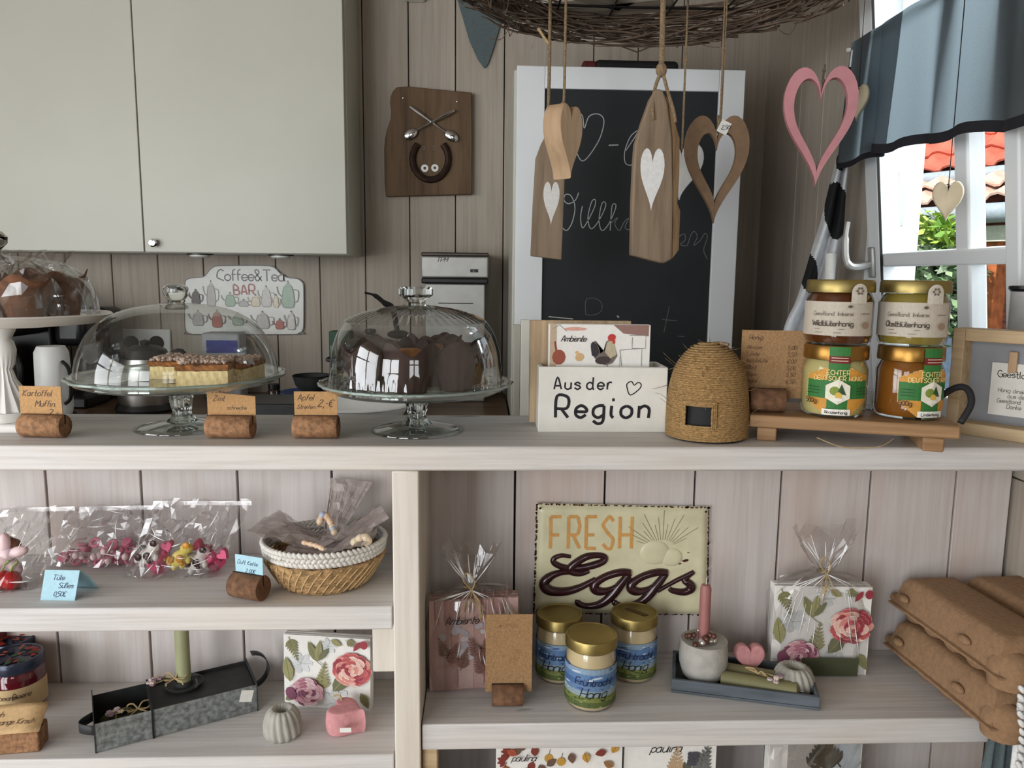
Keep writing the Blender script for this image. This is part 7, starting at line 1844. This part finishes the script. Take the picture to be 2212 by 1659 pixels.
# wrapped packs with tied tops
def wrap_bag(t_, w, h, d, ytie, topx, toph, seed, tie_m, mt=None):
    rs2 = random.Random(seed); m_ = MB()
    nu = 22
    secs = [(.0006, 1.0, 1.0, 0), (h * .3, 1.02, 1.03, 0), (h * .6, 1.02, 1.0, 0), (h * .86, 1.0, .95, 0), (h * 1.0, .88, .9, .1), (h * 1.0 + (ytie - h) * .5, .5, .8, .5), (ytie, .10, .35, 1.0), (ytie + toph * .3, .28, .6, 1.0), (ytie + toph * .7, .5, .8, 1.0), (ytie + toph, .62, .6, 1.0)]
    vs = []
    for j, (z, sx, sy, k) in enumerate(secs):
        for i in range(nu):
            a = 2 * math.pi * i / nu; c_, s_ = math.cos(a), math.sin(a)
            ex_ = abs(c_) ** .5 * (1 if c_ > 0 else -1); ey = abs(s_) ** .5 * (1 if s_ > 0 else -1)
            jt = .0035 if 0 < j else .001
            vs.append((topx * k + (w / 2 + .003) * sx * ex_ + rs2.uniform(-jt, jt), d / 2 + (d / 2 + .004) * sy * ey + rs2.uniform(-jt, jt) , z + (rs2.uniform(-.006, .006) if j > 3 else 0) + (rs2.uniform(-.012, .012) if j == len(secs) - 1 else 0)))
    tri = []
    for j in range(len(secs) - 1):
        for i in range(nu):
            a_, b2, c2_, d2 = j * nu + i, j * nu + (i + 1) % nu, (j + 1) * nu + (i + 1) % nu, (j + 1) * nu + i
            tri += [(a_, b2, c2_), (a_, c2_, d2)] if rs2.random() < .5 else [(a_, b2, d2), (b2, c2_, d2)]
    m_.add(vs, tri); m_.build('cellophane_wrap', mt or CELLO, t_, smooth=0)
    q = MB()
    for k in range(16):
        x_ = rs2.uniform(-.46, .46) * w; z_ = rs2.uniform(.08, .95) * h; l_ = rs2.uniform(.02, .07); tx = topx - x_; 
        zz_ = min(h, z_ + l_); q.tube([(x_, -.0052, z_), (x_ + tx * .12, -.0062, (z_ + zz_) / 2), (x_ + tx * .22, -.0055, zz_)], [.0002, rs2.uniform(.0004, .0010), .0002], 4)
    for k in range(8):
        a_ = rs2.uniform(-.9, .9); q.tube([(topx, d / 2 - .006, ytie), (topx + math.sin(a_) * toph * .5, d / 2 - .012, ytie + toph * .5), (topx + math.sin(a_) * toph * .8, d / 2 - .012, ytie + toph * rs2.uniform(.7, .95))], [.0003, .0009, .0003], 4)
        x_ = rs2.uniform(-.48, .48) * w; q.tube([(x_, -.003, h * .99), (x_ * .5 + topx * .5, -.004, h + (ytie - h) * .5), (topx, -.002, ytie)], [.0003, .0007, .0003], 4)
    o = q.build('fold_glints', FOLD_GLINT, t_, smooth=180); o['kind'] = 'stuff'  # white lines over the wrap and its tied top paint the film's glints
    q = MB(); q.tube([(topx + .009 * math.cos(k * .6283), d / 2 + .007 * math.sin(k * .6283), ytie) for k in range(10)], .0014, 5, True); q.tube(catmull([(topx, -.002, ytie), (topx - .012, -.004, ytie + .016), (topx - .006, -.004, ytie + .026), (topx + .004, -.003, ytie + .012), (topx, -.002, ytie)], 4), .0009, 5)
    for k in range(7): q.tube([(topx, -.002, ytie), (topx + rs2.uniform(-.012, .014), -.008, ytie - rs2.uniform(.01, .022)), (topx + rs2.uniform(-.02, .024), -.006, ytie - rs2.uniform(.02, .045))], .0006, 4)
    o = q.build('raffia_tie', tie_m, t_); 
# pink pack
p = PZ(1030, 1492, Z3); S = p.y / FPX
Wp, Hp = 205 * S, 222 * S
pk = napkin_pack('pink wood print napkins wrapped in cellophane with a tied top on the right shelf', (PY(1024, 1450, p.y).x, p.y + .005, Z3), Wp, Hp, .022, math.radians(6), NAPKPINK)
pr = Print(lambda u, v, h: (u, -h, v), .0005, .00004); rs2 = random.Random(3)
for k in range(6):
    x0_ = -Wp / 2 + Wp * k / 6; pr.h = .0004; pr.quad(x0_, x0_ + Wp / 6 - .001, .002, Hp - .003, (rgb(196, 158, 150), rgb(182, 142, 134), rgb(206, 172, 164))[k % 3])
pr.h = .0006
for k in range(26): x0_ = rs2.uniform(-.48, .48) * Wp; z0_ = rs2.uniform(.02, .9) * Hp; pr.line([(x0_, z0_), (x0_ + rs2.uniform(-.001, .001), z0_ + rs2.uniform(.01, .04))], .0008, rgb(150, 108, 104))
for k in range(16): pr.oval(rs2.uniform(-.4, .3) * Wp, rs2.uniform(.3, .75) * Hp, rs2.uniform(.004, .010), rs2.uniform(.003, .007), rs2.uniform(0, 3), (rgb(214, 206, 206), rgb(190, 182, 190))[k % 2], 8)
for k in range(8): x0_ = rs2.uniform(-.3, .2) * Wp; pr.fern(x0_, .02 + rs2.uniform(0, .03), .035, 1.57 + rs2.uniform(-.5, .5), rgb(120, 84, 74))
pr.text('Ambiente', -Wp * .33, Hp * .74, .011, .0011, rgb(40, 34, 34), .4, .08); pr.build('wood_print', pk)
wrap_bag(pk, Wp, Hp, .024, Hp * 1.09, -.004, .058, 4, RAFFIA)
# floral pack on the right
p = PZ(1770, 1460, Z3); S = p.y / FPX; Wf, Hf = 226 * S, 218 * S
fk = napkin_pack('white peony napkins wrapped in cellophane with a raffia tied top on the right shelf', (PY(1770, 1450, p.y).x, p.y + .004, Z3), Wf, Hf, .022, math.radians(-3))
pr = Print(lambda u, v, h: (u, -h, v), .0005, .00004); floral(pr, Wf * .985, Hf * .985, 9)
pr.quad(-Wf * .2, Wf * .38, Hf * .02, Hf * .22, rgb(70, 74, 50)); pr.build('peony_print', fk)
wrap_bag(fk, Wf, Hf, .024, Hf * 1.14, .002, .062, 7, RAFFIA)
# slate tray
A = PZ(1450, 1496, Z3); B_ = PZ(1770, 1536, Z3); srz = math.atan2(B_.y - A.y, B_.x - A.x); Ls = (B_ - A).length
MSl = Matrix.Translation(A) @ Matrix.Rotation(srz, 4, 'Z')
sl_ = thing('slate_tray', 'slate blue painted wooden tray with low sides on the right shelf', 'tray', A, srz); Ds, Hs = .088, .020
MB().box(0, Ls, 0, Ds, .0005, .004).build('bottom', SLATE, sl_); MB().box(0, Ls, 0, .005, .0042, Hs).build('side', SLATE, sl_, bevel=.001); MB().box(0, Ls, Ds - .005, Ds, .0042, Hs).build('side', SLATE, sl_, bevel=.001)
MB().box(0, .005, .0052, Ds - .0052, .0042, Hs).build('side', SLATE, sl_, bevel=.001); MB().box(Ls - .005, Ls, .0052, Ds - .0052, .0042, Hs).build('side', SLATE, sl_, bevel=.001)
ZSl = Z3 + .0043
p = MSl @ Vector((.043, Ds * .5, .0043)); r_ = .0345
pt_ = thing('concrete_pot', 'round pale concrete pot candle holder in the slate tray', 'pot', p)
cyl2('bowl', [(.001, 0), (r_ * .62, 0), (r_ * .85, .008), (r_ * .99, .026), (r_ * 1.0, .040), (r_ * .95, .056), (r_ * .93, .058), (r_ * .88, .0585), (.012, .0545), (.001, .0545)], CONCRETE, pt_, 48); MB().tube([(r_ * .93 * math.cos(k * .1963), r_ * .93 * math.sin(k * .1963), .0578) for k in range(32)], .0014, 6, True).build('rim', CONCRETE, pt_)
ctop = p.z + .0548
pc_ = PY(1521, 1350, p.y)
pcd = thing('dinner_candle', 'old rose dinner candle standing in the concrete pot', 'candle', (pc_.x, p.y, ctop)); hh_ = PY(1521, 1262, p.y).z - ctop
cyl2('wax', [(.001, 0), (.0078, 0), (.0078, hh_ - .006), (.006, hh_ - .001), (.001, hh_)], PINKW, pcd, 22); MB().tube([(0, 0, hh_ - .001), (.001, 0, hh_ + .010)], .0007, 5).build('wick', WHITECARD, pcd)
gm_ = thing('bead_garland', 'little garland of sparkling beads around the rose candle', 'garland', (pc_.x - .006, p.y - .004, ctop)); rs2 = random.Random(5)
SPK = mat('silver_beads', rgb(220, 210, 200), rough=.15, metal=.6); BRB = mat('brown_beads', rgb(96, 60, 48), rough=.35)
for k in range(26):
    a = k * .52; rr2 = .0118 + .004 * math.sin(k * 1.7); MB().ell((rr2 * math.cos(a) * 1.3, rr2 * math.sin(a), .004 + .0075 * (k % 4) * .5), (.0042,) * 3, 8, 6).build('bead', SPK if k % 3 == 0 else BRB, gm_)
# pink heart, candles, bundt in the slate tray
p = MSl @ Vector((Ls * .555, Ds * .80, .0043)); h2_ = stone_heart('pink concrete heart leaning upright in the slate tray', p, .044, .020, srz + math.radians(12), math.radians(-12), PINKC, False)
def lying_candle(label, x, y, z, ln, r, a):
    t_ = thing('tea_candle', label, 'candle', MSl @ Vector((x, y, z)), srz + a); cyl_m = MB(); cyl_m.lathe([(.0001, -ln / 2), (r, -ln / 2), (r, ln / 2), (r * .5, ln / 2 + .004), (.0001, ln / 2 + .005)], 20, M=Matrix.Translation((0, 0, r)) @ Matrix.Rotation(math.pi / 2, 4, 'Y')); cyl_m.build('wax', OLIVEC, t_); MB().tube([(ln / 2 + .004, 0, r), (ln / 2 + .010, 0, r + .001)], .0006, 4).build('wick', WHITECARD, t_)
lying_candle('olive green candle lying at the front of the slate tray', Ls * .60, .022, .0043, .100, .0115, -.10)
lying_candle('olive green candle lying behind the front one in the slate tray', Ls * .59, .047, .0043, .085, .0115, -.12)
bouquet('small dried posy tied with raffia on the olive candles', MSl @ Vector((Ls * .60, .024, .0280)), srz + 2.6, .030, 11)
pb = MSl @ Vector((Ls * .855, Ds * .52, .0043)); bundt('grey green bundt cake ornament tilted in the slate tray', 0, 0, ZSl, .0265, .034, CONCRETE_D, .3, .0, 0, loc=pb)
# --- egg cartons
def carton(label, A_, axis, ln, wd, z, sc=1.0):
    rz = math.atan2(axis.y, axis.x)
    t_ = thing('egg_carton', label, 'egg carton', (A_.x, A_.y, z), rz, 'brown egg cartons')
    # local x along the length (far to near), y across
    hl, hb = .046 * sc, .020 * sc
    m_ = MB(); n_ = 24
    def ring_(z_, ins, bul=0):
        out = []
        pts = [(0 + ins, 0 + ins), (ln - ins, 0 + ins), (ln - ins, wd - ins), (0 + ins, wd - ins)]
        for (p0, p1) in zip(pts, pts[1:] + pts[:1]):
            for k in range(8):
                f = k / 8; x = p0[0] + (p1[0] - p0[0]) * f; y = p0[1] + (p1[1] - p0[1]) * f; out.append((x, y, z_))
        return out
    rings = [ring_(hb, -.004), ring_(hb + .003, -.004), ring_(hb + .004, .001), ring_(hb + hl * .8, .009), ring_(hb + hl * .97, .015), ring_(hb + hl, .021)]
    vs = [p for r_ in rings for p in r_]; k_ = len(rings[0])
    fs = [(i * k_ + j, i * k_ + (j + 1) % k_, (i + 1) * k_ + (j + 1) % k_, (i + 1) * k_ + j) for i in range(len(rings) - 1) for j in range(k_)] + [tuple((len(rings) - 1) * k_ + j for j in range(k_))]
    m_.add(vs, fs); m_.build('lid', PULP, t_, smooth=60)
    # the near end and far end flare
    b = MB(); nx = 5
    for i in range(nx):
        for j in range(2):
            cx = ln * (i + .5) / nx; cy = wd * (j + .5) / 2; rx_, ry_ = ln / nx * .5, wd / 4 * .84; cy = wd * (.27 + .46 * j)
            b.lathe([(.001, .0005), (.55, .0005), (.72, hb * .25), (.86, hb * .6), (.99, hb), (.001, hb)], 16, M=Matrix.Translation((cx, cy, 0)) @ Matrix.Diagonal((rx_, ry_, 1, 1)))
    b.build('egg_cups', PULP, t_, smooth=50)
    for j in range(2):
        e = MB(); cy = wd * (j + .5) / 2
        e.lathe([(.0235, hb * .2), (.0255, hb * .9), (.0265, hb + .002), (.0255, hb + .014), (.020, hb + .024), (.010, hb + .029), (.001, hb + .030)], 20, M=Matrix.Translation((ln - .014, cy, 0)) @ Matrix.Diagonal((1.0, .98, 1, 1)))
        e.build('end_bulge', PULP, t_, smooth=60)
    MB().ell((ln * .12, -.0005, hb + hl * .40), (.010, .0065, .006), 12, 8).build('latch_tab', PULP, t_)
    MB().ell((ln * .70, .001, hb + hl * .40), (.012, .006, .006), 12, 8).build('latch_tab', PULP, t_)
    q = MB(); q.prism([(-.003, hb), (-.003, hb + .006), (-.010, hb + .011), (-.011, hb + .004)], wd * .02, wd * .3); q.build('lip', PULP, t_, bevel=.001)
    return t_
fA = PZ(1914, 1420, Z3); fB = PZ(2070, 1552, Z3); ax = (fB - fA).normalized()
lnC = .225
WC = .1
carton('lower of the two stacked brown egg cartons on the right shelf', Vector((fA.x, fA.y, 0)), ax, lnC, WC, Z3 + .0005)
carton('upper of the two stacked brown egg cartons on the right shelf', Vector((fA.x + .004, fA.y + .002, 0)), ax, lnC, WC, Z3 + .0675)
perp = Vector((-ax.y, ax.x, 0))
bkc = Vector((fA.x, fA.y, 0)) + perp * (WC + .01)
carton('egg carton at the bottom of the right hand stack by the wall', bkc, ax, lnC, WC, Z3 + .0005)
carton('top egg carton of the right hand stack by the wall', bkc, ax, lnC, WC, Z3 + .0675)
# ------------------------------------------------------------------ bottom right compartment
def low_pack(label, p0, p1, y, d):
    a = PY(p0, 1640, y); b = PY(p1, 1640, y)
    return napkin_pack(label, ((a.x + b.x) / 2, y, Z4 + .0003), b.x - a.x, Z3b - Z4 - .004, d, 0), b.x - a.x, Z3b - Z4 - .004
nl, W_, H_ = low_pack('cream napkin pack printed with autumn leaves under the right shelf', 1072, 1345, .962, .018)
pr = Print(lambda u, v, h: (u, -h, v), .0005, .00003); rs2 = random.Random(12)
lcols = [rgb(176, 84, 58), rgb(196, 150, 66), rgb(130, 56, 48), rgb(150, 110, 70), rgb(110, 84, 70), rgb(200, 172, 90)]
for k in range(64):
    u, v = rs2.uniform(-.46, .46) * W_, H_ * rs2.uniform(.05, .95); c_ = lcols[k % 6]; a = rs2.uniform(0, 6.28)
    if k % 4 == 0:
        for j in range(5): pr.leaf(u, v, .011, .006, a + (j - 2) * .7, c_)
    elif k % 4 == 3: pr.oval(u, v, .006, .0065, 0, c_, 9); pr.line([(u, v + .005), (u + .002, v + .013)], .0008, rgb(90, 70, 60))
    else: pr.leaf(u, v, .016, .011, a, c_, rgb(120, 80, 60))
pr.text('paulina', -W_ * .38, H_ * .80, .010, .0011, rgb(60, 50, 60), .4, .08); pr.build('leaf_print', nl)
nw, W_, H_ = low_pack('white napkin pack with dark berry twigs under the right shelf', 1348, 1548, .968, .018)
pr = Print(lambda u, v, h: (u, -h, v), .0005, .00003)
pr.text('paulina', -W_ * .22, H_ * .82, .013, .0013, rgb(50, 46, 46), .4, .08)
for (u, v, l, a, c_) in ((.05, .6, .05, 1.5, rgb(190, 160, 124)), (.14, .58, .06, .9, rgb(90, 92, 80)), (.3, .6, .055, 1.3, rgb(110, 112, 110))): pr.fern(u * W_, v * H_, l, a, c_)
for k in range(16): pr.oval((.2 + .02 * (k % 5)) * W_, H_ * (.72 + .03 * (k // 4)), .003, .003, 0, rgb(76, 76, 82), 7)
pr.build('twig_print', nw)
ns, W_, H_ = low_pack('silver grey napkin pack in shiny cellophane under the right shelf', 1660, 1862, .985, .018)
pr = Print(lambda u, v, h: (u, -h, v), .0005, .00003); pr.quad(-W_ * .3, W_ * .2, .003, H_ * .98, rgb(176, 172, 166)); pr.quad(W_ * .2, W_ * .48, .003, H_ * .98, rgb(190, 200, 206))
for k in range(5): pr.fern((-.05 + .08 * k) * W_, H_ * (.55 + .05 * (k % 3)), .06, 1.2 + .25 * k, rgb(74, 70, 58))
pr.text('paulina', -W_ * .36, H_ * .84, .010, .0011, rgb(50, 46, 46), .4, .08); pr.build('fern_print', ns)
m_ = MB(); rs2 = random.Random(31)
jt = [[(rs2.uniform(-.003, .003), rs2.uniform(-.004, .002)) for _ in range(15)] for _ in range(11)]
m_.grid(lambda u, v: ((u - .5) * (W_ + .008) + jt[round(v * 10)][round(u * 14)][0], -.006 + jt[round(v * 10)][round(u * 14)][1], .001 + v * (H_ - .001)), 14, 10)
tri = []
for f in m_.f: tri += [(f[0], f[1], f[2]), (f[0], f[2], f[3])]
m_.f = tri; m_.c = [None] * len(tri); m_.build('cellophane_wrap', CELLO, ns, smooth=0)
# white knitted throw at the right edge, in front of the shelf
kx = PY(2200, 1600, .86).x
kt = thing('knitted_throw', 'white chunky knitted throw hanging at the lower right corner', 'throw', (kx + .03, .86, Z4))
q = MB(); ztk = PY(2205, 1480, .86).z - Z4
rows = 26
for i in range(rows):
    for j in range(5):
        zz = ztk * (i + .5) / rows; wv = .004 * math.sin(i * .45)
        for sg_ in (-1, 1): q.ell((-.026 + j * .013 + sg_ * .003 + wv, .006 * math.sin(j * 1.3), zz), (.0036, .005, .0062), 7, 5, Matrix.Rotation(sg_ * .6, 3, 'Y'))
o = q.build('stitches', KNIT, kt, smooth=180); o['kind'] = 'stuff'
MB().box(-.03, .034, .004, .012, 0, ztk).build('lining', KNIT, kt, bevel=.004)
q = MB(); 
for j in range(9): q.tube([(-.028 + j * .0075, .004, .002), (-.028 + j * .0075, .006, -.05)], .0018, 5)
q.build('fringe', KNIT, kt)
sc_ = thing('blue_scarf', 'dusty blue cloth hanging behind the white throw', 'cloth', (kx + .0, .90, Z4 - .02))
q = MB(); hsc = PY(2180, 1585, .9).z - Z4 + .02; q.grid(lambda u, v: ((u - .5) * .05 * (1 - .35 * v) + .008 * v, .006 * math.sin(u * 14 + v * 3), hsc * v), 14, 12); o = q.build('cloth', FELT, sc_, smooth=180); md = o.modifiers.new('t', 'SOLIDIFY'); md.thickness = .002
MB().tube([(-.012, 0, hsc), (.02, 0, hsc)], .002, 6).build('seam', FELT, sc_)
